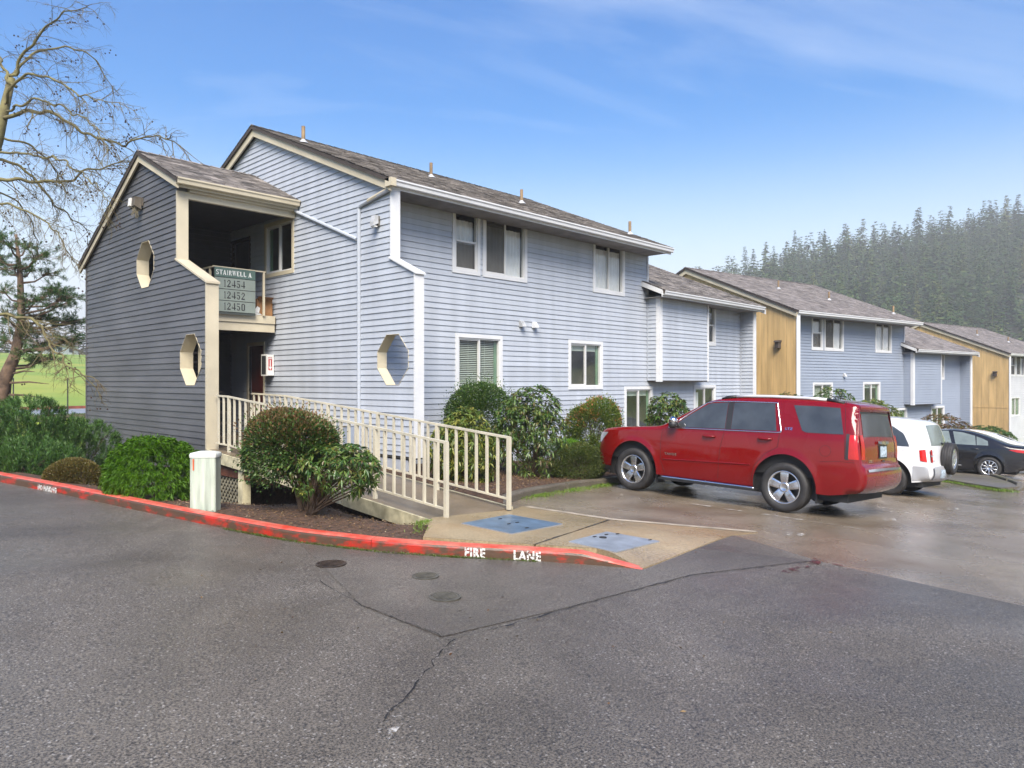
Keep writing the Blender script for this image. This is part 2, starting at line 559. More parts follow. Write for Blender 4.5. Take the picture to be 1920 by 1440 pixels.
def hill_h(u, v):
    d = u * cC + v * cS
    r = u * cS - v * cC
    q = r / np.maximum(d, 1)
    prof = np.interp(q, [-0.45, -0.1, 0.05, 0.2, 0.29, 0.4, 0.55, 0.7, 1.2, 2.0], [0, 4, 14, 27, 38, 54, 66, 80, 110, 120])
    return prof * sstep((d - 150) / 260) * (d > 0)


def ground_z(u, v):
    u = np.asarray(u, float); v = np.asarray(v, float)
    base = pave(u, v) - 0.12
    side = u - uK(v)
    # planting strip behind the red kerb, falling away towards the foot of the stair tower
    pad_ = sstep(((6.33 + (u - 5.16) * 1.032) - v) / 0.15) * (v < 7.3)
    wB = sstep((side - 0.02) / 0.13) * (v > 4.0) * (u < 7.7) * (1 - pad_)
    dip = 1.3 * sstep((side - 0.35) / 2.6) * sstep((v - 8.6) / 4.5) * (1 - sstep((u - 6.7) / 1.0))
    under = 0.32 * sstep((u - 5.4) / 0.6) * sstep((v - 6.9) / 1.2) * (u < 7.9)
    bedB = road_z(u, v) + 0.085 - dip - under
    z = base * (1 - wB) + bedB * wB
    # bed in front of the long wall
    wC = sstep((v - vB(u) - 0.02) / 0.16) * sstep((u - 7.55) / 0.25)
    bedC = plane_z(u, v) + 0.10
    z = z * (1 - wC) + bedC * wC
    z = z + 0.022 * np.sin(u * 3.1 + 1.3 * np.sin(v * 2.3)) * np.sin(v * 2.7 + u) * np.maximum(wB, wC)
    # lower ground behind the buildings, then the bank, the path and the rising field
    back = sstep((v - 19) / 6) * (u > -40)
    z = z * (1 - back) + np.minimum(-2.75, z) * back
    bank = sstep((v - 45.6) / 0.5)
    field = -1.85 + 0.070 * np.maximum(v - 60, 0) - 0.070 * np.maximum(v - 172, 0)
    z = z * (1 - bank) + field * bank
    return z + hill_h(u, v)


def axis_steps(segs):
    o = []
    for a, b, st in segs:
        o.append(np.arange(a, b - 1e-9, st))
    return np.concatenate(o + [np.array([segs[-1][1]])])


gu = axis_steps([(-2200, -400, 300), (-400, -60, 40), (-60, 1, 3), (1, 10, 0.14), (10, 24, 0.35), (24, 80, 2), (80, 520, 10), (520, 1000, 60), (1000, 2500, 300)])
gv = axis_steps([(-2200, -400, 300), (-400, -40, 30), (-40, 3, 3), (3, 16, 0.14), (16, 24, 0.4), (24, 45, 1.5), (45, 47, 0.25), (47, 60, 1.3), (60, 420, 9), (420, 1000, 60), (1000, 2500, 300)])
GU, GV = np.meshgrid(gu, gv)
GZ = ground_z(GU, GV)
nu, nv_ = len(gu), len(gv)
idx = np.arange(nu * nv_).reshape(nv_, nu)
gf = np.stack([idx[:-1, :-1], idx[:-1, 1:], idx[1:, 1:], idx[1:, :-1]], -1).reshape(-1, 4)
M_field = pm('field_grass', (0.12, 0.22, 0.02), 0.9, col2=(0.27, 0.29, 0.04), vscale=0.11, bump=0.8, bscale=6, detail=8)
M_forest_floor = pm('forest_floor', (0.012, 0.02, 0.008), 0.95, col2=(0.03, 0.035, 0.015), vscale=0.1)
ground = obj('ground', np.stack([GU.ravel(), GV.ravel(), GZ.ravel()], -1), gf, M_mulch, smooth=True, kind='structure')
ground.data.materials.append(M_field)
ground.data.materials.append(M_forest_floor)
fc = np.stack([GU, GV, GZ], -1).reshape(-1, 3)[gf].mean(1)
mi = np.where((fc[:, 1] > 30) | (fc[:, 0] > 60) | (fc[:, 0] < -12), 1, 0)
mi = np.where(hill_h(fc[:, 0], fc[:, 1]) > 6, 2, mi)
ground.data.polygons.foreach_set('material_index', mi.astype(np.int32))


def columns(name, us, lo, hi, n, off, mat, kind='structure', zf=pave):
    """paving sheet from columns of v between two edges"""
    us = np.asarray(us, float)
    t = np.linspace(0, 1, n)
    U = np.repeat(us[:, None], n, 1)
    V = lo(us)[:, None] * (1 - t) + hi(us)[:, None] * t
    Z = zf(U, V) + off
    ix = np.arange(len(us) * n).reshape(len(us), n)
    f = np.stack([ix[:-1, :-1], ix[1:, :-1], ix[1:, 1:], ix[:-1, 1:]], -1).reshape(-1, 4)
    return obj(name, np.stack([U, V, Z], -1).reshape(-1, 3), f, mat, smooth=True, kind=kind)


columns('parking_lot', np.concatenate([np.arange(6.0, 12, 0.25), np.arange(12, 75.1, 1.5)]), lambda u: np.full_like(u, -45.0), lambda u: np.where(u < 7.62, 7.3, vB(u) + 0.06), 90, 0.0, M_lot)
seam_u = [6.3, 7.4, 7.845, 8.11, 8.40, 8.715]
seam_v = [-14, -2.2, 1.20, 3.11, 3.72, 4.425]
ru = np.unique(np.concatenate([np.arange(-26, 2, 1.5), np.arange(2, 8.7, 0.12), np.array(seam_u)]))
columns('road', ru, lambda u: np.where(u < 6.3, -16.0, np.interp(u, seam_u, seam_v)), lambda u: np.where(u < 6.257, vK(u) + 0.02, np.interp(u, [6.257, 8.715], [4.166, 4.426])), 60, 0.007, M_road)
# smoother utility-trench patch beside the kerb
pu = np.unique(np.concatenate([np.linspace(3.43, 8.05, 50), np.array([3.46, 4.2, 5.2, 6.257])]))
columns('road_patch', pu, lambda u: np.interp(u, [3.43, 4.6, 6.48, 8.05], [4.0, 3.86, 3.74, 3.16]),
        lambda u: np.where(u < 6.257, np.minimum(vK(u) + 0.02, np.interp(u, [3.43, 4.2, 4.4], [5.0, 7.3, 9])), np.interp(u, [6.257, 7.6, 8.05], [4.16, 4.29, 3.25])), 24, 0.0115, M_patch)


def ribbon(mb, pts, w, zf, off, jitter=0.0):
    pts = np.asarray(pts, float)
    seg = np.r_[0, np.cumsum(np.hypot(*np.diff(pts, axis=0).T))]
    s = np.arange(0, seg[-1] + 0.05, 0.09)
    x = np.interp(s, seg, pts[:, 0]); y = np.interp(s, seg, pts[:, 1])
    dx = np.gradient(x); dy = np.gradient(y); l = np.hypot(dx, dy) + 1e-9
    nx, ny = -dy / l, dx / l
    jx = rng.normal(0, jitter, len(s)); ww = w * (1 + 0.5 * rng.normal(0, 1, len(s)) * (jitter > 0))
    ww = np.clip(ww, w * 0.35, w * 2)
    x = x + nx * jx; y = y + ny * jx
    a = np.stack([x + nx * ww / 2, y + ny * ww / 2], -1); b = np.stack([x - nx * ww / 2, y - ny * ww / 2], -1)
    vs = []
    for p, q in zip(a, b):
        vs += [(p[0], p[1], float(zf(p[0], p[1])) + off), (q[0], q[1], float(zf(q[0], q[1])) + off)]
    mb.add(vs, [(2 * i, 2 * i + 1, 2 * i + 3, 2 * i + 2) for i in range(len(s) - 1)])
    return mb


M_crack = pm('tar_crack', (0.022, 0.021, 0.020), 0.6)
ribbon(MB(), [(2.33, 3.19), (2.75, 3.45), (3.42, 3.89), (4.6, 3.84), (6.48, 3.72), (7.3, 3.40), (8.11, 3.11)], 0.008, pave, 0.016, 0.012).build('pavement_crack', M_crack_f, kind='structure')
ribbon(MB(), [(3.55, 5.85), (3.43, 5.0), (3.42, 3.89)], 0.006, pave, 0.016, 0.012).build('pavement_crack', M_crack_f, kind='structure')
M_rust = worn_paint('rust_stain', (0.09, 0.025, 0.018), (0, 0, 0), 5, 0.46, 0.62, 0.4, alpha=True)
ribbon(MB(), [(8.2, 3.2), (8.0, 2.72)], 0.05, pave, 0.016, 0.02).build('rust_stain', M_rust, kind='structure')
ribbon(MB(), [(8.1, 3.1), (7.6, 3.15), (7.28, 3.11)], 0.10, pave, 0.016, 0.03).build('rust_stain', M_rust, kind='structure')
for a, b, wd in [((10.96, 6.3), (11.05, 3.55), 0.10), ((13.8, 4.2), (13.76, 3.45), 0.10), ((16.6, 5.6), (16.6, 3.4), 0.10), ((19.4, 5.6), (19.4, 3.3), 0.1), ((9.35, 3.9), (9.7, 4.02), 0.22), ((12.3, 3.6), (12.7, 3.75), 0.18), ((15.2, 3.4), (15.7, 3.5), 0.18), ((2.2, 3.05), (2.45, 3.2), 0.1)]:
    ribbon(MB(), [a, b], wd, pave, 0.013).build('faded_parking_line', M_stencil_faint, kind='structure')


# ---------------------------------------------------------------- kerbs
def resample(P, st=0.1):
    P = np.asarray(P, float)
    # chaikin to round the corners of the measured line
    for _ in range(2):
        Q = [P[0]]
        for a, b in zip(P[:-1], P[1:]):
            Q += [a * .75 + b * .25, a * .25 + b * .75]
        P = np.array(Q + [P[-1]])
    s = np.r_[0, np.cumsum(np.hypot(*np.diff(P, axis=0).T))]
    t = np.arange(0, s[-1], st)
    return np.stack([np.interp(t, s, P[:, 0]), np.interp(t, s, P[:, 1])], -1), t


def kerb_sweep(P, t, zf, hfun, prof, flip=1):
    d = np.gradient(P, axis=0); d /= np.linalg.norm(d, axis=1)[:, None]
    n = np.stack([d[:, 1], -d[:, 0]], -1) * flip      # towards the back of the kerb
    m = len(prof)
    vs = []
    for i in range(len(P)):
        z0 = float(zf(P[i, 0], P[i, 1])); h = hfun(t[i])
        for (o, z) in prof:
            vs.append((P[i, 0] + n[i, 0] * o, P[i, 1] + n[i, 1] * o, z0 + (z * h if z > 0 else z)))
    fs = []
    for i in range(len(P) - 1):
        for k in range(m - 1):
            q = (i * m + k, (i + 1) * m + k, (i + 1) * m + k + 1, i * m + k + 1)
            fs.append(q[::-1] if flip > 0 else q)
    fs += [tuple(range(m)), tuple(range((len(P) - 1) * m, len(P) * m))[::-1]]
    return vs, fs


KP, KT = resample(KERB, 0.07)
PROF = [(0, -0.12), (0.004, 0.095), (0.014, 0.118), (0.034, 0.13), (0.145, 0.13), (0.16, 0.122), (0.17, 0.10), (0.17, -0.12)]
kerb_root = thing('kerb', (4.5, 7.0, -1.8))
kerb_root['kind'] = 'structure'
cuts = [0, 2.9, 5.0, 7.35, 9.2, 11.3, 14.2, 18, 23, 28, 33]
for a, b in zip(cuts[:-1], cuts[1:]):
    T_ = np.linspace(a + 0.003, min(b, KT[-1]) - 0.003, int((b - a) / 0.07) + 2)
    P_ = np.stack([np.interp(T_, KT, KP[:, 0]), np.interp(T_, KT, KP[:, 1])], -1)
    vs, fs = kerb_sweep(P_, T_, pave, lambda s: min(1, max(0.06, s / 0.62)), PROF, 1)
    o = obj('kerb_segment', vs, fs, M_red_kerb, kerb_root)
    o.data.materials.append(M_red_top)
    for p in o.data.polygons:
        if p.normal.z > 0.6:
            p.material_index = 1
BP, BT = resample(BEDK[:5], 0.1)
bed_root = thing('kerb', (9, 8.2, -1.9))
bed_root['kind'] = 'structure'
for a, b in [(0, 3.0), (3.0, 6.0), (6.0, 9.0), (9.0, 13.0), (13.0, 18.6)]:
    sel = (BT >= a + 0.006) & (BT <= b + 0.03)
    vs, fs = kerb_sweep(BP[sel], BT[sel], pave, lambda s: min(1, max(0.1, s / 0.7)), [(o_, z_ * 1.0) for o_, z_ in PROF], -1)
    obj('kerb_segment', vs, fs, M_conc_grey, bed_root)


def text_mesh(s, size, xs=1.0, offset=0.0, align='LEFT', spacing=1.0):
    """flat lettering as vertex / face arrays in its own x-y plane"""
    cu = bpy.data.curves.new('lettering', 'FONT')
    cu.body = s; cu.size = size; cu.align_x = align; cu.offset = offset; cu.space_character = spacing
    cu.resolution_u = 3
    t = bpy.data.objects.new('lettering', cu)
    COL.objects.link(t)
    dg = bpy.context.evaluated_depsgraph_get(); dg.update()
    me = bpy.data.meshes.new_from_object(t.evaluated_get(dg))
    v = np.array([tuple(q.co) for q in me.vertices]); f = [tuple(p.vertices) for p in me.polygons]
    bpy.data.objects.remove(t); bpy.data.meshes.remove(me); bpy.data.curves.remove(cu)
    v[:, 0] *= xs
    return v, f


def kerb_text(s, px_at, size, xs, name):
    """stencilled on the kerb face; px_at: arc length of the text's left end (text runs towards the kerb's near end)"""
    v, f = text_mesh(s, size, xs, 0.006, spacing=1.12)
    x = px_at - v[:, 0]
    u = np.interp(x, KT, KP[:, 0]); w_ = np.interp(x, KT, KP[:, 1])
    d = np.gradient(KP, axis=0); d /= np.linalg.norm(d, axis=1)[:, None]
    n = np.stack([np.interp(x, KT, -d[:, 1]), np.interp(x, KT, d[:, 0])], -1)
    z = pave(u, w_) + 0.012 + v[:, 1]
    return obj(name, np.stack([u + n[:, 0] * 0.003, w_ + n[:, 1] * 0.003, z], -1), f, M_stencil, kerb_root)


kerb_text('FIRE', 1.86, 0.138, 0.80, 'lettering')
kerb_text('LANE', 1.34, 0.138, 0.80, 'lettering')
kerb_text('NO PARKING', 9.62, 0.105, 0.80, 'lettering')

# ---------------------------------------------------------------- concrete landing between ramp, kerb and parking
pad = thing('sidewalk', (7.2, 5.8, -1.83))
pad['kind'] = 'structure'


def slab(poly, edge=None):
    """one poured slab; its low edge runs out flush with the asphalt"""
    import bmesh
    bm = bmesh.new()
    vs = [bm.verts.new((x, y, 0)) for x, y in poly]
    bm.faces.new(vs)
    bmesh.ops.triangulate(bm, faces=bm.faces[:])
    bmesh.ops.subdivide_edges(bm, edges=bm.edges[:], cuts=7, use_grid_fill=True)
    V = np.array([tuple(q.co) for q in bm.verts]); F = [tuple(q.index for q in fc_.verts) for fc_ in (bm.verts.index_update(), bm.faces)[1]]
    bm.free()
    u, v = V[:, 0], V[:, 1]
    z = plane_z(u, v) + 0.012
    if edge is not None:
        (x0, y0), (x1, y1) = edge
        L = math.hypot(x1 - x0, y1 - y0)
        dist = np.abs((x1 - x0) * (v - y0) - (y1 - y0) * (u - x0)) / L
        k = sstep(dist / 0.5)
        z = (pave(u, v) + 0.010) * (1 - k) + z * k
    V[:, 2] = z
    n = len(V)
    # a skirt all round so the slab has thickness
    W = V.copy(); W[:, 2] -= 0.14
    m = len(poly)
    P = list(poly)
    SV, SF = [], []
    cen = np.mean(P, axis=0)
    o = obj('concrete_slab', V, F, M_concrete, pad)
    sk = MB()
    for (x0, y0), (x1, y1) in zip(P, P[1:] + P[:1]):
        for t in range(6):
            a = (x0 + (x1 - x0) * t / 6, y0 + (y1 - y0) * t / 6); b = (x0 + (x1 - x0) * (t + 1) / 6, y0 + (y1 - y0) * (t + 1) / 6)
            za = float(plane_z(*a)); zb = float(plane_z(*b))
            if edge is not None:
                (ex0, ey0), (ex1, ey1) = edge; L = math.hypot(ex1 - ex0, ey1 - ey0)
                for nm, q in (('a', a), ('b', b)):
                    k = float(sstep(abs((ex1 - ex0) * (q[1] - ey0) - (ey1 - ey0) * (q[0] - ex0)) / L / 0.5))
                    zz = float(pave(*q)) * (1 - k) + float(plane_z(*q)) * k
                    if nm == 'a': za = zz
                    else: zb = zz
            sk.add([(a[0], a[1], za - .12), (b[0], b[1], zb - .12), (b[0], b[1], zb + .0105), (a[0], a[1], za + .0105)], [(0, 1, 2, 3)])
    sk.build('slab_edge', M_concrete, o)
    return o


slab([(5.16, 6.33), (5.95, 5.385), (8.215, 6.005), (8.0, 7.46), (7.62, 7.30), (6.10, 7.30)])
slab([(5.965, 5.365), (6.40, 4.86), (6.31, 4.20), (8.70, 4.445), (9.22, 4.33), (8.225, 5.985)], edge=((6.31, 4.20), (8.70, 4.445)))
# pale joint strip between landing and parking bay
sb = MB(); ribbon(sb, [(8.02, 7.40), (8.25, 6.0), (9.25, 4.33)], 0.13, plane_z, 0.016)
sb.build('joint_strip', pm('concrete_pale', (0.33, 0.28, 0.21), 0.6, var=0.15, vscale=5), pad)
rib = MB(); ribbon(rib, [(8.215, 6.0), (5.955, 5.375)], 0.02, plane_z, 0.0145, 0.002)
rib.build('joint_strip', M_crack, pad)

# ---------------------------------------------------------------- steel vault lids and road castings
M_lid = pm('steel_plate_blue', (0.17, 0.26, 0.37), 0.38, metal=0.55, var=0.15, vscale=4, bump=0.2, bscale=20)
M_lid2 = pm('steel_plate_grey', (0.36, 0.40, 0.44), 0.42, metal=0.5, var=0.12, vscale=4, bump=0.2, bscale=20)


def slab_b_z(x, y):
    (ex0, ey0), (ex1, ey1) = (6.31, 4.20), (8.70, 4.445)
    k_ = float(sstep(abs((ex1 - ex0) * (y - ey0) - (ey1 - ey0) * (x - ex0)) / math.hypot(ex1 - ex0, ey1 - ey0) / 0.5))
    return float(pave(x, y)) * (1 - k_) + float(plane_z(x, y)) * k_


def vault_lid(poly, mat, label, insets, zf=plane_z):
    c = np.mean(poly, axis=0)
    t = thing('vault_cover', (c[0], c[1], float(plane_z(*c))), label, 'vault cover')
    P = [(x, y, float(zf(x, y)) + 0.015) for x, y in poly]
    p = MB(); p.prism(P[::-1] if np.cross(np.subtract(poly[1], poly[0]), np.subtract(poly[2], poly[1])) < 0 else P, (0, 0, 0.008)); p.build('plate', mat, t)
    fr = MB()
    for a, b in zip(P, P[1:] + P[:1]):
        fr.bar((a[0], a[1], a[2] + 0.001), (b[0], b[1], b[2] + 0.001), 0.025, 0.012)
    fr.build('rim_frame', M_steel, t)
    # raised tread bars
    tr = MB()
    P0, P1, P3 = map(Vector, (P[0], P[1], P[3]))
    e1, e2 = P1 - P0, P3 - P0
    n1, n2 = 26, 22
    for i in range(1, n1):
        for j in range(1, n2):
            q = P0 + e1 * (i / n1) + e2 * (j / n2) + Vector((0, 0, 0.0095))
            dd = (e1.normalized() + e2.normalized() * (1 if (i + j) % 2 else -1)).normalized() * 0.010
            sd = Vector((-dd.y, dd.x, 0)) * 0.28
            tr.add([q - dd, q + sd, q + dd, q - sd], [(0, 1, 2, 3)])
    tr.build('tread', mat, t, kind='stuff')
    for (a, b, r) in insets:
        q = P0 + e1 * a + e2 * b
        if r > 0:
            d = MB(); d.lathe([(r, 0.0), (r, 0.016), (0.001, 0.017)], (q.x, q.y, q.z), 'z', 20); d.build('access_cap', M_crack, t)
        else:
            d = MB(); d.bar(q - e1.normalized() * 0.03 + Vector((0, 0, 0.012)), q + e1.normalized() * 0.03 + Vector((0, 0, 0.012)), 0.02, 0.006); d.build('lifting_slot', M_crack, t)
    return t


vault_lid([(6.17, 5.93), (7.26, 6.07), (7.18, 6.95), (6.13, 6.75)], M_lid, 'blue steel vault cover set in the concrete below the ramp rails', [(0.4, 0.12, 0), (0.6, 0.88, 0), (0.42, 0.5, 0), (0.58, 0.5, 0)])
vault_lid([(6.42, 4.62), (7.40, 4.70), (7.32, 5.40), (6.40, 5.24)], M_lid2, 'pale grey steel vault cover beside the tapered red kerb end', [(0.55, 0.83, 0.045), (0.92, 0.86, 0), (0.95, 0.15, 0), (0.75, 0.95, 0), (0.5, 0.97, 0)], slab_b_z)


def casting(u, v, r, label, mat):
    t = thing('valve_cover', (u, v, float(pave(u, v))), label, 'valve cover')
    z = float(pave(u, v)) + 0.012
    a = MB(); a.lathe([(r, 0.0), (r, 0.009), (r * 0.86, 0.010), (r * 0.86, 0.0)], (u, v, z), 'z', 28); a.build('ring', mat, t)
    b = MB(); b.lathe([(r * 0.83, 0.0), (r * 0.83, 0.007), (r * 0.4, 0.009), (0.001, 0.0095)], (u, v, z), 'z', 28); b.build('lid', mat, t)
    c = MB()
    for k in range(-3, 4):
        hw = math.sqrt(max(0, (r * .72) ** 2 - (k * r * .2) ** 2))
        c.bar((u - hw, v + k * r * .2, z + .0105), (u + hw, v + k * r * .2, z + .0105), r * .06, 0.004)
    c.build('rib', mat, t)
    return t


M_cast = pm('cast_iron', (0.05, 0.036, 0.026), 0.5, var=0.3, vscale=12, metal=0.3)
M_cast2 = pm('cast_iron_paved', (0.075, 0.07, 0.055), 0.55, var=0.2, vscale=12)
casting(3.96, 6.29, 0.15, 'dark rusty round valve cover closest to the red kerb', M_cast)
casting(4.39, 5.35, 0.13, 'small asphalt-coated valve cover, middle of the three in the road', M_cast2)
casting(4.09, 4.72, 0.14, 'asphalt-coated valve cover nearest the viewer, farthest from the kerb', M_cast2)


# ================================================================== buildings
def spans_at(poly, holes, z):
    def cross(P):
        xs = []
        n = len(P)
        for i in range(n):
            (x0, z0), (x1, z1) = P[i], P[(i + 1) % n]
            if (z0 <= z < z1) or (z1 <= z < z0):
                xs.append(x0 + (x1 - x0) * (z - z0) / (z1 - z0))
        xs.sort()
        return [(xs[i], xs[i + 1]) for i in range(0, len(xs) - 1, 2)]
    out_ = cross(poly)
    for h in holes:
        for (a, b) in cross(h):
            nx = []
            for (p, q) in out_:
                if b <= p or a >= q:
                    nx.append((p, q)); continue
                if a > p + 1e-4: nx.append((p, a))
                if b < q - 1e-4: nx.append((b, q))
            out_ = nx
    return out_


def rect(s0, s1, z0, z1):
    return [(s0, z0), (s1, z0), (s1, z1), (s0, z1)]


def wall_strips(poly, holes, e, phase=0.0):
    """cut a wall outline with openings into courses; yields (z0, [trapezoids]) per course"""
    zs = [p[1] for p in poly]
    zmin, zmax = min(zs), max(zs)
    k0 = math.floor((zmin - phase) / e + 1e-6)
    allz = sorted({p[1] for P in [poly] + holes for p in P})
    k = k0
    while phase + k * e < zmax - 1e-5:
        c0 = phase + k * e; c1 = c0 + e
        a0, a1 = max(c0, zmin), min(c1, zmax)
        br = [a0] + [z for z in allz if a0 + 1e-4 < z < a1 - 1e-4] + [a1]
        traps = []
        for a, b in zip(br[:-1], br[1:]):
            if b - a < 2e-4:
                continue
            sa = spans_at(poly, holes, a + 1e-5); sb_ = spans_at(poly, holes, b - 1e-5)
            if len(sa) != len(sb_):
                sa = sb_ = spans_at(poly, holes, (a + b) / 2)
            for (p, q), (p2, q2) in zip(sa, sb_):
                if max(q - p, q2 - p2) > 0.004:
                    traps.append((a, b, p, q, p2, q2))
        yield c0, traps
        k += 1


def on_plane(axis, c, n, s, z, off):
    return (c + n * off, s, z) if axis == 'u' else (s, c + n * off, z)


def course_groups(traps):
    """boards: trapezoids of one course that touch"""
    g = []
    for t in traps:
        hit = [q for q in g if any(abs(o[1] - t[0]) < 1e-4 and min(o[5], t[3]) - max(o[4], t[2]) > 1e-3 for o in q)]
        new = [t]
        for q in hit:
            new += q; g.remove(q)
        g.append(new)
    return g


def emit_traps(mb, axis, c, n, traps, c0, e, tb, tt, back):
    for (a, b, p, q, p2, q2) in traps:
        fa = tb + (tt - tb) * (a - c0) / e; fb = tb + (tt - tb) * (b - c0) / e
        P = lambda s, z, o: on_plane(axis, c, n, s, z, o)
        vs = [P(p, a, fa), P(q, a, fa), P(q2, b, fb), P(p2, b, fb), P(p, a, back), P(q, a, back), P(q2, b, back), P(p2, b, back)]
        fs = [(0, 1, 2, 3), (4, 5, 1, 0), (3, 2, 6, 7), (4, 0, 3, 7), (1, 5, 6, 2)]
        if (axis == 'u') == (n > 0):
            pass
        mb.add(vs, fs)


LAP = 0.127


def siding(root, name, axis, c, n, poly, holes, mat, thick=0.16, single=True, sheath=None, phase=0.03, lap=LAP, lip=0.026):
    """one wall: sheathing with openings, lapped boards on its face"""
    sh = MB()
    for c0, tr in wall_strips(poly, holes, 50.0, -60.0):
        emit_traps(sh, axis, c, n, tr, c0, 50.0, 0.0, 0.0, -thick)
        for (a, b, p, q, p2, q2) in tr:      # back face
            sh.add([on_plane(axis, c, n, s, z, -thick) for s, z in ((p, a), (q, a), (q2, b), (p2, b))], [(0, 1, 2, 3)])
    wall = sh.build(name, sheath or M_sheath, root)
    joined = MB()
    for c0, tr in wall_strips(poly, holes, lap, phase):
        if single:
            for g in course_groups(tr):
                mb = MB()
                j = random.uniform(-0.0025, 0.0025)
                emit_traps(mb, axis, c, n, g, c0, lap, 0.021 + j, 0.003, -0.002)
                mb.build('siding_board', mat, wall)
        else:
            emit_traps(joined, axis, c, n, tr, c0, lap, lip, 0.002, -0.004)
    if not single and joined.v:
        joined.build('siding', mat, wall, kind='stuff')
    return wall


def vertical_siding(root, name, axis, c, n, poly, holes, mat, pitch=0.203, thick=0.16, single=True):
    """grooved upright boards"""
    sw = lambda P: [(z, s) for s, z in P]
    sh = MB()
    for c0, tr in wall_strips(poly, holes, 50.0, -60.0):
        emit_traps(sh, axis, c, n, tr, c0, 50.0, 0.0, 0.0, -thick)
    wall = sh.build(name, M_dark_wood, root)
    # turn the outline by a quarter so that courses become uprights
    for c0, tr in wall_strips(sw(poly), [sw(h) for h in holes], pitch, 0.0):
        for g in course_groups(tr):
            mb = MB()
            for (a, b, p, q, p2, q2) in g:
                a2 = a + (0.006 if abs(a - c0) < 1e-3 else 0); b2 = b - (0.006 if abs(b - c0 - pitch) < 1e-3 else 0)
                P = lambda s, z, o: on_plane(axis, c, n, s, z, o)
                vs = [P(a2, p, .012), P(b2, p2, .012), P(b2, q2, .012), P(a2, q, .012), P(a2, p, -.002), P(b2, p2, -.002), P(b2, q2, -.002), P(a2, q, -.002)]
                mb.add(vs, [(0, 1, 2, 3), (0, 4, 5, 1), (1, 5, 6, 2), (2, 6, 7, 3), (3, 7, 4, 0)])
            mb.build('upright_board', mat, wall)
    return wall


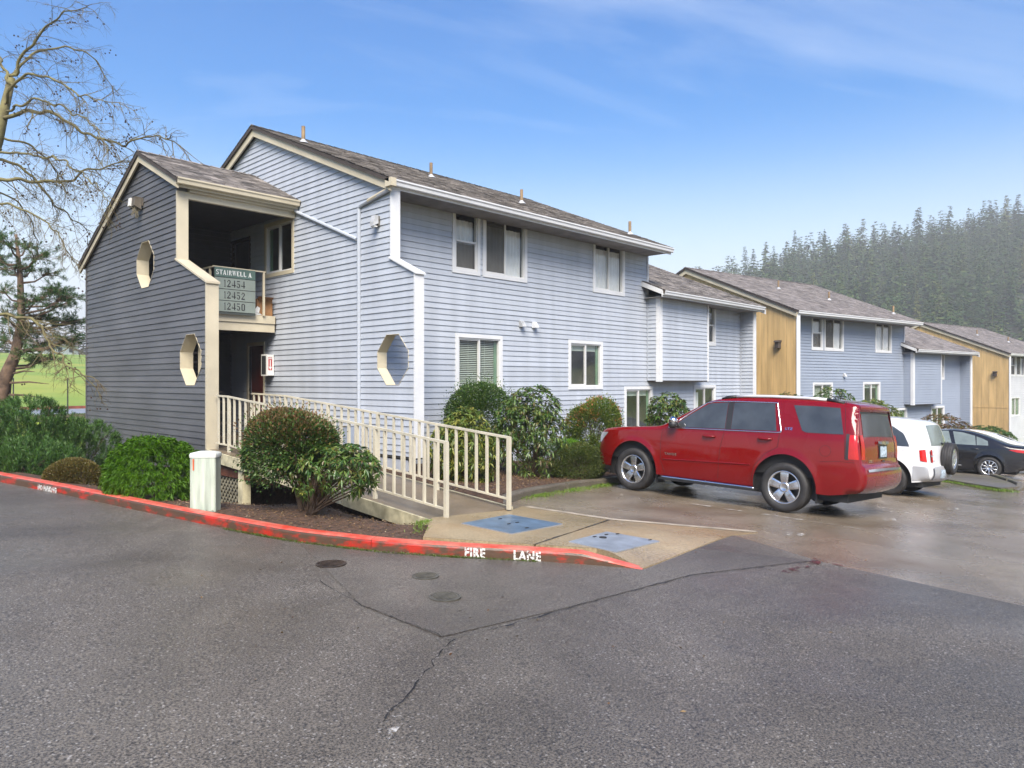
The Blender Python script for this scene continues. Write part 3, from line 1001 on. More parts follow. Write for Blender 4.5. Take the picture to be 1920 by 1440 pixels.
def window(root, axis, c, n, s0, s1, z0, z1, kind='slider', dress='curtain', casing=0.09, trim=None, single=True, jamb=None):
    """cased vinyl window set into a wall opening; (s0..s1, z0..z1) is the outside of the casing"""
    trim = trim or M_white
    cs = casing
    P = lambda s, z, o: on_plane(axis, c, n, s, z, o)

    def bx(mb, a, b, za, zb, o0, o1):
        p, q = P(a, za, o0), P(b, zb, o1)
        mb.box([min(i, j) for i, j in zip(p, q)], [max(i, j) for i, j in zip(p, q)])
    mb = MB()
    pr = 0.034
    bx(mb, s0, s0 + cs, z0, z1, -0.02, pr); bx(mb, s1 - cs, s1, z0, z1, -0.02, pr)
    bx(mb, s0 + cs, s1 - cs, z1 - cs, z1, -0.02, pr + 0.001); bx(mb, s0 + cs, s1 - cs, z0, z0 + cs, -0.02, pr + 0.001)
    win = mb.build('window', trim, root)
    a, b, za, zb = s0 + cs, s1 - cs, z0 + cs, z1 - cs
    fw = 0.032
    fr = MB()
    o0, o1 = -0.06, 0.012
    bx(fr, a, a + fw, za, zb, o0, o1); bx(fr, b - fw, b, za, zb, o0, o1); bx(fr, a + fw, b - fw, za, za + fw, o0, o1 + .001); bx(fr, a + fw, b - fw, zb - fw, zb, o0, o1 + .001)
    fr.build('frame', M_vinyl, win)
    ia, ib, iza, izb = a + fw, b - fw, za + fw, zb - fw
    sa = MB()
    if kind == 'slider':
        m = (ia + ib) / 2
        bx(sa, m - 0.024, m + 0.024, iza, izb, -0.05, 0.008)
        lf = (ia, m - 0.024); rt = (m + 0.024, ib)
        mv = lf if (axis == 'v') else rt
        bx(sa, mv[0], mv[0] + .026, iza, izb, -0.045, -0.005); bx(sa, mv[0] + .026, mv[1], izb - .028, izb, -0.045, -0.006); bx(sa, mv[0] + .026, mv[1], iza, iza + .028, -0.045, -0.006)
        panes = [(lf[0], lf[1], iza, izb), (rt[0], rt[1], iza, izb)]
    else:
        m = (iza + izb) / 2
        bx(sa, ia, ib, m - 0.024, m + 0.024, -0.05, 0.008)
        bx(sa, ia, ia + .026, iza, m - .024, -0.045, -0.005); bx(sa, ib - .026, ib, iza, m - .024, -0.045, -0.005); bx(sa, ia + .026, ib - .026, iza, iza + .026, -0.045, -0.006)
        panes = [(ia, ib, iza, m - .024), (ia, ib, m + .024, izb)]
    sa.build('sash', M_vinyl, win)
    for i, (p, q, y0, y1) in enumerate(panes):
        g = MB()
        g.add([P(p + .002, y0 + .002, -.033), P(q - .002, y0 + .002, -.033), P(q - .002, y1 - .002, -.033), P(p + .002, y1 - .002, -.033)], [(0, 1, 2, 3)])
        g.build('pane', M_glass, win)
        if dress in ('screen', 'curtain_screen') and i == 0:
            k = MB(); bx(k, p + .028, q - .004, y0 + .03, y1 - .03, -0.012, -0.010)
            k.build('insect_screen', M_screen_see, win)
    # shallow room behind
    rm = MB()
    D0, D1 = -0.07, -0.75
    for (p, q, y0, y1, d0, d1) in [(a - .1, b + .1, za - .1, zb + .1, D1 - .02, D1), (a - .1, b + .1, za - .12, za - .1, D1, D0), (a - .1, b + .1, zb + .1, zb + .12, D1, D0), (a - .12, a - .1, za - .1, zb + .1, D1, D0), (b + .1, b + .12, za - .1, zb + .1, D1, D0)]:
        bx(rm, p, q, y0, y1, d0, d1)
    rm.build('reveal', M_room, win)
    if dress.startswith('curtain'):
        # two pleated drapes with a dark gap under the rod
        top = zb - 0.16
        for (p, q) in ([(ia - .03, ib + .03)] if dress != 'curtain_side' else [(ia - .03, ia + (ib - ia) * .3)]):
            nP = max(14, int((q - p) / 0.035))
            vs, fs = [], []
            for i in range(nP + 1):
                s = p + (q - p) * i / nP
                o = -0.125 + 0.022 * math.sin(i * 1.9) + 0.012 * math.sin(i * 0.7)
                vs += [P(s, za - .05, o), P(s, top, o * 0.98)]
            fs = [(2 * i, 2 * i + 2, 2 * i + 3, 2 * i + 1) for i in range(nP)]
            obj('curtain', vs, fs, M_curtain, win, smooth=True)
    elif dress == 'blinds':
        zz = za
        while zz < zb:
            k = MB()
            A = P(a + .01, zz, -0.10); B = P(b - (0.10 if jamb else .01), zz, -0.10)
            A2 = P(a + .01, zz + .016, -0.125); B2 = P(b - (0.10 if jamb else .01), zz + .016, -0.125)
            k.add([A, B, B2, A2, Vector(A) + Vector((0, 0, .003)), Vector(B) + Vector((0, 0, .003)), Vector(B2) + Vector((0, 0, .003)), Vector(A2) + Vector((0, 0, .003))], [(0, 1, 2, 3), (7, 6, 5, 4), (0, 4, 5, 1), (3, 2, 6, 7)])
            k.build('blind_slat', M_blind, win)
            zz += 0.044
        k = MB()
        for fs_ in (.3, .7):
            sx = a + (b - a) * fs_
            bx(k, sx - .003, sx + .003, za, zb, -0.098, -0.094)
        k.build('blind_cord', M_blind, win)
    elif dress == 'shade':
        k = MB(); bx(k, a, b, zb - .20, zb, -0.13, -0.11)
        k.build('valance', M_blind, win)
        k = MB(); bx(k, (a + b) / 2 + .16, (a + b) / 2 + .168, za + .28, zb - .2, -0.12, -0.112)
        k.build('blind_cord', M_vinyl, win)
    if jamb:
        k = MB(); bx(k, b - 0.10, b + .0, za, zb, -0.11, -0.075)
        k.build('side_jamb', M_jamb_green, win)
    return win


M_screen_see = None
def _screen():
    m, N, L, b = nodes('insect_mesh')
    t = N.new('ShaderNodeBsdfTransparent'); ms = N.new('ShaderNodeMixShader'); ms.inputs[0].default_value = 0.45
    b.inputs['Base Color'].default_value = (0.10, 0.095, 0.085, 1); b.inputs['Roughness'].default_value = 0.8
    L.new(t.outputs[0], ms.inputs[1]); L.new(b.outputs[0], ms.inputs[2]); L.new(ms.outputs[0], N['Material Output'].inputs['Surface'])
    return m


M_screen_see = _screen()


def shingle_plane(root, name, u0, u1, v_e, z_e, v_r, z_r, mat, tab=0.3, exp=0.14, deck=True, edge_mat=None):
    """pitched plane with its courses of tabs; eave (v_e, z_e) to ridge (v_r, z_r)"""
    L = math.hypot(v_r - v_e, z_r - z_e)
    d = np.array([0, (v_r - v_e) / L, (z_r - z_e) / L])
    nrm = np.array([0, -d[2], d[1]]) * (1 if d[1] > 0 else -1)
    if nrm[2] < 0:
        nrm = -nrm
    mb = MB()
    P0 = np.array([0, v_e, z_e])
    t = 0.09
    a = P0; b = P0 + d * L
    mb.add([(u0, *(a)[1:]), (u1, *(a)[1:]), (u1, *(b)[1:]), (u0, *(b)[1:]), (u0, a[1] , a[2] - t), (u1, a[1], a[2] - t), (u1, b[1], b[2] - t), (u0, b[1], b[2] - t)],
           [(0, 1, 2, 3), (4, 7, 6, 5), (0, 4, 5, 1), (1, 5, 6, 2), (2, 6, 7, 3), (3, 7, 4, 0)])
    roof = mb.build(name, edge_mat or M_roof_edge, root)
    rows = int(L / exp)
    vs, fs = [], []
    for r in range(rows + 1):
        s0 = r * exp - 0.02; s1 = min(L, s0 + exp + 0.03)
        if s1 - s0 < .04:
            continue
        x = u0 - rng.uniform(0, tab)
        while x < u1:
            wd = tab * rng.uniform(0.55, 1.15)
            x0, x1 = max(u0 - .012, x), min(u1 + .012, x + wd - 0.006)
            if x1 - x0 > 0.03:
                lift = 0.010 + rng.uniform(0, 0.010)
                js = rng.choice([0, 0, 0.022]) if mat is M_shingle else 0
                q0 = P0 + d * (s0 - js * 0 + rng.uniform(0, .008)) + nrm * (0.004 + lift)
                q1 = P0 + d * s1 + nrm * 0.006
                q2 = P0 + d * s0 + nrm * 0.0005
                b_ = len(vs)
                vs += [(x0, q0[1], q0[2]), (x1, q0[1], q0[2]), (x1, q1[1], q1[2]), (x0, q1[1], q1[2]), (x0, q2[1], q2[2]), (x1, q2[1], q2[2])]
                fs += [(b_, b_ + 1, b_ + 2, b_ + 3), (b_ + 4, b_ + 5, b_ + 1, b_)]
            x += wd
    obj('shingles', vs, fs, mat, roof, kind='stuff')
    return roof


def ridge_cap(root, u0, u1, v, z, mat, slope):
    k = MB()
    x = u0
    while x < u1:
        x1 = min(u1, x + 0.24)
        for sg in (-1, 1):
            k.add([(x, v, z + .035), (x1, v, z + .022), (x1, v + sg * .13, z + .022 - .13 * slope), (x, v + sg * .13, z + .035 - .13 * slope)], [(0, 1, 2, 3)])
        k.add([(x, v - .13, z + .035 - .13 * slope), (x, v, z + .035), (x, v + .13, z + .035 - .13 * slope), (x, v, z - .02)], [(0, 1, 2, 3)])
        x = x1 + 0.001
    return k.build('ridge_cap', mat, root)


def gutter(root, u0, u1, v, z, mat, h=0.13, d=0.12):
    """K-style gutter along u; v is its outer face, z its lip"""
    prof = [(0.0, 0.0), (0.0, -0.03), (0.022, -0.055), (0.03, -h + .012), (0.04, -h), (d, -h), (d, 0.0), (d - .008, 0.0), (d - .008, -h + .008), (0.044, -h + .008), (0.012, -0.01), (0.012, 0.0)]
    k = MB()
    n = len(prof)
    vs = [(u, v + a, z + b) for u in (u0, u1) for a, b in prof]
    k.add(vs, [(i, (i + 1) % n, n + (i + 1) % n, n + i) for i in range(n)] + [tuple(range(n))[::-1], tuple(range(n, 2 * n))])
    # fascia board behind it
    k.box((u0, v + d + .001, z - h - .05), (u1, v + d + .028, z + .0))
    return k.build('gutter', mat, root)


def vent_stack(root, u, v, z, h=0.40, r=0.045):
    k = MB(); k.tube((u, v, z - .05), (u, v, z + h), r, r, 10); p = k.build('vent_pipe', M_pipe, root, smooth=False)
    k = MB(); k.lathe([(r + .003, .07), (r + .008, .05), (r + .06, .0), (r + .09, -.03)], (u, v, z + .015), 'z', 14); k.build('flashing', M_vent, p, smooth=True)


def hood_vent(root, u, v, z, mat, wd=0.13, axis='v'):
    """sheet-metal wall hood"""
    k = MB()
    pts = [(0, 0.16), (-0.05, 0.15), (-0.135, 0.02), (-0.135, 0.0), (0, 0.0)]
    if axis == 'v':
        k.prism([(u, v + a, z + b) for a, b in pts], (wd, 0, 0))
    else:
        k.prism([(u + a, v, z + b) for a, b in pts], (0, wd, 0))
    return k.build('vent_hood', mat, root)


ROOF_S = (6.50 - 4.06) / (17.5 - 11.72)


def main_block(root, detail, side_mat, shingle, end='stairs'):
    """long block with its lower wing; plan coordinates of the near building"""
    W = lambda *a: rect(*a)
    # ---- long front wall
    wins = [(11.118, 12.00, 2.535, 4.065), (12.09, 13.652, 2.535, 4.065), (16.407, 17.936, 2.555, 4.085), (11.216, 12.76, -0.24, 1.14), (15.319, 16.857, -0.195, 1.165)]
    low = [(17.936, 19.457, -1.80, -0.12), (21.962, 23.466, -1.55, -0.09)]
    holes = [W(a + .03, b - .03, c_ + .03, d_ - .03) for a, b, c_, d_ in wins]
    hole6 = W(low[0][0] + .03, low[0][1] - .03, low[0][2] + .03, low[0][3] - .03)
    hole7 = W(low[1][0] + .03, low[1][1] - .03, low[1][2] + .03, low[1][3] - .03)
    poly = [(8.98, -1.72), (15.0, -1.72), (15.0, -2.1), (19.16, -2.1), (19.16, 4.18), (8.98, 4.18)]
    fr = siding(root, 'front_wall', 'v', 12.6, -1, poly, holes + [hole6], side_mat, single=detail)
    # ---- wing walls
    strip = (22.62, 23.47, 1.28, 2.72)
    wing = [(19.162, -2.2), (25.36, -2.2), (25.36, 2.72), (19.162, 2.72)]
    siding(root, 'wing_wall', 'v', 12.6, -1, wing, [hole7, hole6, W(strip[0] + .03, strip[1] - .03, strip[2] + .03, strip[3] - .03)], side_mat, single=False)
    siding(root, 'bay_front', 'v', 12.17, -1, W(19.20, 22.13, 0.06, 2.68), [], side_mat, thick=0.10, single=detail)
    siding(root, 'bay_side', 'u', 19.16, -1, W(12.19, 12.58, 0.06, 2.62), [], side_mat, thick=0.04, single=False)
    k = MB(); k.box((19.165, 12.16, 0.03), (22.16, 12.585, 0.058)); k.build('bay_floor', M_roof_edge, root)
    siding(root, 'wing_fin', 'u', 25.36, -1, W(12.10, 12.575, -1.95, 2.62), [], side_mat, thick=0.12, single=False)
    for lo_, hi_ in (((19.135, 12.125, 0.02), (19.30, 12.165, 2.64)), ((19.13, 12.166, 0.021), (19.155, 12.26, 2.639)), ((22.10, 12.13, 0.03), (22.17, 12.58, 2.62)), ((25.34, 12.05, -1.95), (25.52, 12.10, 2.64)), ((19.13, 12.56, 2.72), (19.19, 12.61, 3.98))):
        k = MB(); k.box(lo_, hi_); k.build('corner_trim', M_white, root)
    for u_ in (19.14, 25.32):
        k = MB(); k.box((u_ - .012, 12.54, -1.5 if u_ > 20 else .06), (u_ + .012, 12.575, 2.6)); k.build('corner_bead', side_mat, root)
    # ---- windows
    dress = ['curtain_screen', 'curtain_screen', 'curtain', 'blinds', 'shade']
    kinds = ['hung', 'slider', 'slider', 'slider', 'slider']
    for (a, b, c_, d_), dr, kd in zip(wins, dress, kinds):
        window(root, 'v', 12.6, -1, a, b, c_, d_, kd, dr, jamb=dr in ('blinds', 'shade'))
    window(root, 'v', 12.6, -1, *low[0], 'slider', 'shade', jamb=True)
    window(root, 'v', 12.6, -1, *low[1], 'slider', 'curtain_side')
    window(root, 'v', 12.6, -1, *strip, 'hung', 'shade')
    # ---- soffits, fascia gutters
    k = MB(); k.box((9.05, 11.85, 3.90), (19.13, 12.59, 3.925)); k.build('soffit', M_soffit, root)
    k = MB(); k.box((18.95, 11.86, 2.58), (25.5, 12.56, 2.60)); k.build('soffit', M_soffit, root)
    gutter(root, 8.84, 19.28, 11.70, 4.055, M_white, 0.125)
    gutter(root, 18.83, 25.60, 11.72, 2.745, M_white, 0.12)
    # ---- roofs
    shingle_plane(root, 'roof', 8.70, 19.24, 11.74, 4.07, 17.5, 6.50, shingle)
    shingle_plane(root, 'roof', 8.70, 19.24, 23.26, 4.07, 17.5, 6.50, shingle)
    ridge_cap(root, 8.70, 19.24, 17.5, 6.50, shingle, ROOF_S)
    shingle_plane(root, 'roof', 18.86, 25.66, 11.76, 2.76, 17.5, 5.18, shingle)
    shingle_plane(root, 'roof', 19.3, 25.66, 23.24, 2.76, 17.5, 5.18, shingle)
    ridge_cap(root, 19.3, 25.66, 17.5, 5.18, shingle, ROOF_S)
    # rake boards of the wing
    k = MB()
    k.prism([(18.84, 11.85, 2.64), (18.84, 12.6, 2.955), (18.84, 12.6, 3.10), (18.84, 11.85, 2.78)], (0.03, 0, 0))
    k.build('rake_board', M_white, root)
    k = MB()
    for sg in (-1, 1):
        k.prism([(25.66, 17.5, 5.09), (25.66, 17.5 + sg * 5.74, 2.67), (25.66, 17.5 + sg * 5.74, 2.50), (25.66, 17.5, 4.92)], (0.03, 0, 0))
    k.build('rake_board', M_white, root)
    # body behind the fronts: end gables, back wall
    k = MB()
    k.prism([(19.165, 12.62, 2.7), (19.165, 22.6, 2.7), (19.165, 22.6, 3.9), (19.165, 17.5, 6.38), (19.165, 12.62, 4.3)], (0.1, 0, 0))
    k.prism([(25.52, 12.6, -2.4), (25.52, 22.6, -2.4), (25.52, 22.6, 2.9), (25.52, 17.5, 5.05), (25.52, 12.6, 2.98)], (-0.1, 0, 0))
    k.box((9.0, 22.55, -2.8), (25.5, 22.65, 2.9)); k.box((9.0, 22.55, 2.9), (19.2, 22.65, 3.9))
    k.build('back_wall', side_mat, root)
    k = MB(); k.box((8.99, 12.55, -2.75), (25.50, 12.63, -1.72)); k.build('foundation', side_mat, root)
    for p in [(12.77, 15.32, 5.58), (15.16, 14.18, 5.10), (18.5, 12.78, 4.51), (21.3, 15.2, 4.22)]:
        vent_stack(root, *p)
    return fr


def octagon(cs, cz, hw, hh):
    a = 0.40
    return [(cs - hw * a, cz - hh), (cs + hw * a, cz - hh), (cs + hw, cz - hh * .33), (cs + hw, cz + hh * .33), (cs + hw * a, cz + hh), (cs - hw * a, cz + hh), (cs - hw, cz + hh * .33), (cs - hw, cz - hh * .33)]


def octagon_lining(root, u, oc, depth, mat):
    t = 0.022
    cs = sum(p[0] for p in oc) / 8; cz = sum(p[1] for p in oc) / 8
    inn = [(cs + (s - cs) * .986, cz + (z - cz) * .986) for s, z in oc]
    ou = [(cs + (s - cs) * 1.0, cz + (z - cz) * 1.0) for s, z in oc]
    k = MB()
    for i in range(8):
        j = (i + 1) % 8
        A = [(u - .0215, *ou[i]), (u - .0215, *ou[j]), (u - .0215, *inn[j]), (u - .0215, *inn[i])]
        k.prism(A, (depth, 0, 0))
    return k.build('opening_lining', mat, root)


M_side_in = pm('siding_stairwell_shaded', (0.03, 0.03, 0.032), 0.6, var=0.1)  # siding darkened so the stairwell's shade is in the colour

# ---------------------------------------------------------------- near building with stair tower
near = thing('apartment_building', (8.87, 12.6, -1.9), 'pale blue lap-sided apartment building with dark stair tower and octagonal openings', 'building', 'apartment buildings stepping down the slope')
main_block(near, True, M_side, M_shingle)
hood_vent(near, 13.36, 12.58, 1.40, M_vent); hood_vent(near, 13.84, 12.58, 1.40, M_white)
vent_stack(near, 9.19, 15.82, 5.79)

# gable end with the flared wing wall
gz = lambda v, r=6.28: r - ROOF_S * abs(v - 17.5)
gable = [(11.12, -1.45), (22.6, -1.75), (22.6, gz(22.6)), (17.5, 6.28), (11.88, gz(11.88)), (11.88, 2.47), (11.12, 2.12)]
oc_g = octagon(11.82, 0.455, 0.51, 0.51)
g_win = (15.66, 17.09, 2.60, 3.945)
doorL = (17.13, 17.92, -1.30, 0.93); doorU = (17.90, 18.80, 1.62, 3.68)
g_holes = [oc_g, rect(g_win[0] + .03, g_win[1] - .03, g_win[2] + .03, g_win[3] - .03), rect(*doorL), rect(*doorU)]
siding(near, 'gable_wall', 'u', 8.87, -1, gable, g_holes, M_side, thick=0.17, single=True)
octagon_lining(near, 8.87, oc_g, 0.235, M_cream)
window(near, 'u', 8.87, -1, *g_win, 'slider', 'none', trim=M_cream, jamb=True)
for lo_, hi_ in (((8.83, 11.08, -1.47), (9.06, 11.118, 2.11)), ((8.83, 11.84, 2.50), (9.06, 11.878, 3.93))):
    k = MB(); k.box(lo_, hi_); k.build('corner_trim', M_white, near)
k = MB(); k.prism([(8.81, 11.045, 2.10), (8.81, 11.90, 2.495), (8.81, 11.90, 2.53), (8.81, 11.045, 2.135)], (0.265, 0, 0)); k.build('sill_cap', M_white, near)
# rake boards
for sg in (-1, 1):
    k = MB()
    e = 11.75 if sg < 0 else 23.25
    k.prism([(8.745, 17.5, 6.44), (8.745, e, 6.44 - ROOF_S * 5.75), (8.745, e, 6.24 - ROOF_S * 5.75), (8.745, 17.5, 6.235)], (0.035, 0, 0))
    k.build('rake_board', M_cream, near)
k = MB(); k.box((8.70, 11.66, 3.90), (8.83, 11.87, 4.06)); k.build('gutter_end', M_cream, near)
# downspouts
k = MB()
k.path([(8.79, 11.80, 3.90), (8.80, 11.90, 3.86), (8.83, 12.88, 3.72), (8.83, 12.955, 3.66), (8.83, 12.955, -1.55)], 0.042, 8)
k.build('downspout', M_side, near)
k = MB(); k.path([(8.80, 11.82, 3.885), (8.82, 12.6, 3.765)], 0.046, 8); k.build('downspout_elbow', M_cream, near)
k = MB(); k.path([(8.82, 15.50, 4.12), (8.82, 15.52, 4.02), (8.825, 15.40, 3.97), (8.825, 13.03, 3.03)], 0.04, 8); k.build('downspout', M_side, near)
# skirt below the wing wall
k = MB(); k.box((8.87, 11.35, -2.35), (9.03, 12.6, -1.53)); k.box((8.86, 12.6, -3.2), (9.0, 22.6, -1.7)); k.build('foundation', M_side, near)
k = MB(); k.box((8.845, 11.1, -1.50), (9.05, 12.7, -1.455)); k.build('dark_gap_strip', M_dark, near)  # near-black strip painted in for the dark gap below the wing wall

# stair tower
tower_r = lambda v, p=5.06: p - 0.485 * abs(v - 17.6)
tower = [(14.22, -3.6), (21.62, -3.6), (21.62, tower_r(21.62)), (17.6, 5.06), (15.65, tower_r(15.65)), (15.65, 2.56), (14.22, 1.97)]
oc_u = octagon(17.42, 2.67, 0.52, 0.52); oc_l = octagon(14.95, 0.46, 0.51, 0.52)
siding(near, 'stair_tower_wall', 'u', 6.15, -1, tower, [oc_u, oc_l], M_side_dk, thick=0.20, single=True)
octagon_lining(near, 6.15, oc_u, 0.27, M_cream); octagon_lining(near, 6.15, oc_l, 0.27, M_cream)
k = MB(); k.box((6.46, 14.58, -1.2), (6.49, 15.35, 1.35)); k.build('inner_panel', M_cream, near)
for lo_, hi_ in (((6.12, 14.17, -3.4), (6.37, 14.218, 1.95)), ((6.12, 15.60, 2.58), (6.36, 15.645, 4.02))):
    k = MB(); k.box(lo_, hi_); k.build('corner_trim', M_cream, near)
k = MB(); k.prism([(6.10, 14.14, 1.945), (6.10, 15.66, 2.57), (6.10, 15.66, 2.61), (6.10, 14.14, 1.985)], (0.285, 0, 0)); k.build('sill_cap', M_cream, near)
k = MB(); k.box((6.12, 21.60, -3.5), (8.9, 21.66, 3.05)); k.build('tower_back_wall', M_side_dk, near)
# tower roof
shingle_plane(near, 'tower_roof', 6.02, 8.86, 15.36, 4.235, 17.6, 5.26, M_shingle)
shingle_plane(near, 'tower_roof', 6.02, 8.86, 21.95, 3.14, 17.6, 5.26, M_shingle)
ridge_cap(near, 6.02, 8.86, 17.6, 5.26, M_shingle, 0.47)
k = MB(); k.prism([(6.05, 17.6, 5.19), (6.05, 15.42, 4.17), (6.05, 15.42, 4.03), (6.05, 17.6, 5.02)], (0.04, 0, 0)); k.build('rake_board', M_cream, near)
k = MB(); k.prism([(6.05, 17.6, 5.19), (6.05, 21.93, 3.08), (6.05, 21.93, 2.93), (6.05, 17.6, 5.02)], (0.04, 0, 0)); k.build('rake_board', M_cream, near)
gutter(near, 6.04, 8.83, 15.33, 4.245, M_cream, 0.13)
k = MB(); k.box((6.36, 15.60, 3.88), (8.85, 15.70, 4.10)); k.build('beam', M_cream, near)
k = MB(); k.box((6.36, 15.53, 4.02), (8.85, 15.598, 4.10)); k.build('beam_moulding', M_cream, near)
# inside the tower; walls, lining and ceiling coloured near black for its shade
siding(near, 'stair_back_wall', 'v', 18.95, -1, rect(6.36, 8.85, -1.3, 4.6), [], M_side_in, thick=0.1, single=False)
k = MB(); k.box((7.25, 16.52, 1.30), (8.85, 18.9, 1.585)); k.box((6.36, 17.9, 1.30), (7.24, 18.9, 1.584)); k.build('landing', M_dark_wood, near)
k = MB(); k.box((6.36, 16.46, 1.42), (8.80, 16.515, 1.61)); k.box((6.36, 16.49, 1.215), (8.80, 16.53, 1.415)); k.build('landing_fascia', M_cream, near)
for i in range(13):
    z = -1.3 + (i + 1) * 0.222
    k = MB(); k.box((6.40, 14.9 + i * .235, z - .04), (7.20, 15.2 + i * .235, z)); k.build('stair_tread', M_dark_wood, near)
k = MB()
k.box((6.37, 14.3, -1.50), (8.85, 18.9, -1.31)); k.build('entry_floor', M_ramp, near)
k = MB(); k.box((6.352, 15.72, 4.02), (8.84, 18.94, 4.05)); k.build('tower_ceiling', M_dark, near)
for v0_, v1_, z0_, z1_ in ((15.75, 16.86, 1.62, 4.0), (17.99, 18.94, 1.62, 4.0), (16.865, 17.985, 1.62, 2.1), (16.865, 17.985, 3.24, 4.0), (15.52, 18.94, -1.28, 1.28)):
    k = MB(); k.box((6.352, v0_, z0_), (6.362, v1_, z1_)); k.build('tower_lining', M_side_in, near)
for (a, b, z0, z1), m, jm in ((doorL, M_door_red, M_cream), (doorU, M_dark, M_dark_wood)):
    k = MB(); k.box((8.92, a, z0), (8.97, b, z1)); d = k.build('door', m, near)
    k = MB(); k.box((8.83, b, z0), (8.90, b + .09, z1 + .09)); k.box((8.83, a - .05, z0), (8.90, a, z1 + .09)); k.box((8.83, a, z1), (8.90, b, z1 + .09)); k.build('door_frame', jm, d)
    k = MB(); k.lathe([(0.03, 0.0), (0.03, -0.03), (0.012, -0.04), (0.028, -0.06), (0.001, -0.075)], (8.915, b - .07, z0 + 1.0), 'x', 12); k.build('door_knob', M_steel, d)
# landing rail that carries the sign
k = MB(); k.bar((7.24, 16.42, 2.655), (8.52, 16.42, 2.655), 0.05, 0.03); k.bar((7.26, 16.42, 2.65), (7.26, 18.3, 2.65), 0.05, 0.03); k.build('landing_rail', M_cream, near)
for uu, vv in [(8.48, 16.42)] + [(7.26, 16.6 + .3 * i) for i in range(6)]:
    k = MB(); k.box((uu - .022, vv - .022, 1.6), (uu + .022, vv + .022, 2.64)); k.build('baluster', M_cream, near)

# ---------------------------------------------------------------- next two buildings down the slope (same block, ochre ends)
def ochre_end(root, detail):
    poly = [(11.84, -1.9), (22.6, -1.9), (22.6, gz(22.6)), (17.5, 6.28), (11.84, gz(11.84))]
    vertical_siding(root, 'end_wall', 'u', 8.87, -1, poly, [], M_yellow, pitch=0.30 if detail else 0.45)
    for sg in (-1, 1):
        k = MB(); e = 11.75 if sg < 0 else 23.25
        k.prism([(8.745, 17.5, 6.44), (8.745, e, 6.44 - ROOF_S * 5.75), (8.745, e, 6.22 - ROOF_S * 5.75), (8.745, 17.5, 6.215)], (0.035, 0, 0))
        k.build('rake_board', M_cream, root)
    k = MB(); k.box((8.83, 11.80, -2.1), (9.06, 11.838, 3.9)); k.build('corner_trim', M_white, root)
    k = MB(); k.box((8.845, 11.9, 0.42), (8.875, 17.0, 0.50)); k.build('belt_board', M_yellow, root)
    k = MB(); k.box((8.66, 12.55, 2.55), (8.86, 12.72, 2.80)); k.prism([(8.86, 12.52, 2.80), (8.62, 12.52, 2.80), (8.70, 12.52, 2.88), (8.86, 12.52, 2.88)], (0, .24, 0)); k.build('wall_lamp', M_roof_edge, root)
    if detail:
        k = MB(); k.box((8.83, 11.95, -1.95), (8.86, 13.4, 0.40)); k.build('lower_panel', M_grey_panel, root)


ORGB = np.array([8.87, 12.6, 0.0])
mid = thing('apartment_building', (29.347, 12.826, -1.142), 'blue apartment building with ochre end wall beyond the red vehicle', 'building', 'apartment buildings stepping down the slope', rotz=R(-10.36))
ORG[mid.name] = ORGB
main_block(mid, False, M_side_mid, M_shingle_far)
ochre_end(mid, True)
hood_vent(mid, 13.6, 12.58, 1.40, M_vent)
far = thing('apartment_building', (57.7, 10.37, -2.13), 'light grey apartment building with ochre end wall at the right edge', 'building', 'apartment buildings stepping down the slope', rotz=R(-10.4))
ORG[far.name] = ORGB
main_block(far, False, M_side_grey, M_shingle_far)
ochre_end(far, False)


# ================================================================== things fixed to the buildings
# address board on the landing rail
M_sign_g = pm('sign_green', (0.075, 0.125, 0.108), 0.45, var=0.06)
M_sign_s = pm('sign_sage', (0.20, 0.235, 0.21), 0.45, var=0.05)
M_sign_bk = pm('sign_back', (0.05, 0.06, 0.055), 0.6)
M_ink = pm('sign_ink', (0.02, 0.02, 0.022), 0.5)
M_ink_w = pm('sign_white', (0.75, 0.76, 0.74), 0.5)
sign = thing('address_sign', (7.75, 16.37, 1.58), 'sage green sign board reading STAIRWELL A and three unit numbers', 'sign')
k = MB(); k.box((7.255, 16.375, 1.575), (8.245, 16.395, 2.645)); k.build('backing_board', M_sign_bk, sign)


def serif(mb, x0, x1, z, h, y):
    mb.add([(x0, y, z), (x1, y, z), (x1, y, z + h), (x0, y, z + h)], [(0, 1, 2, 3)])


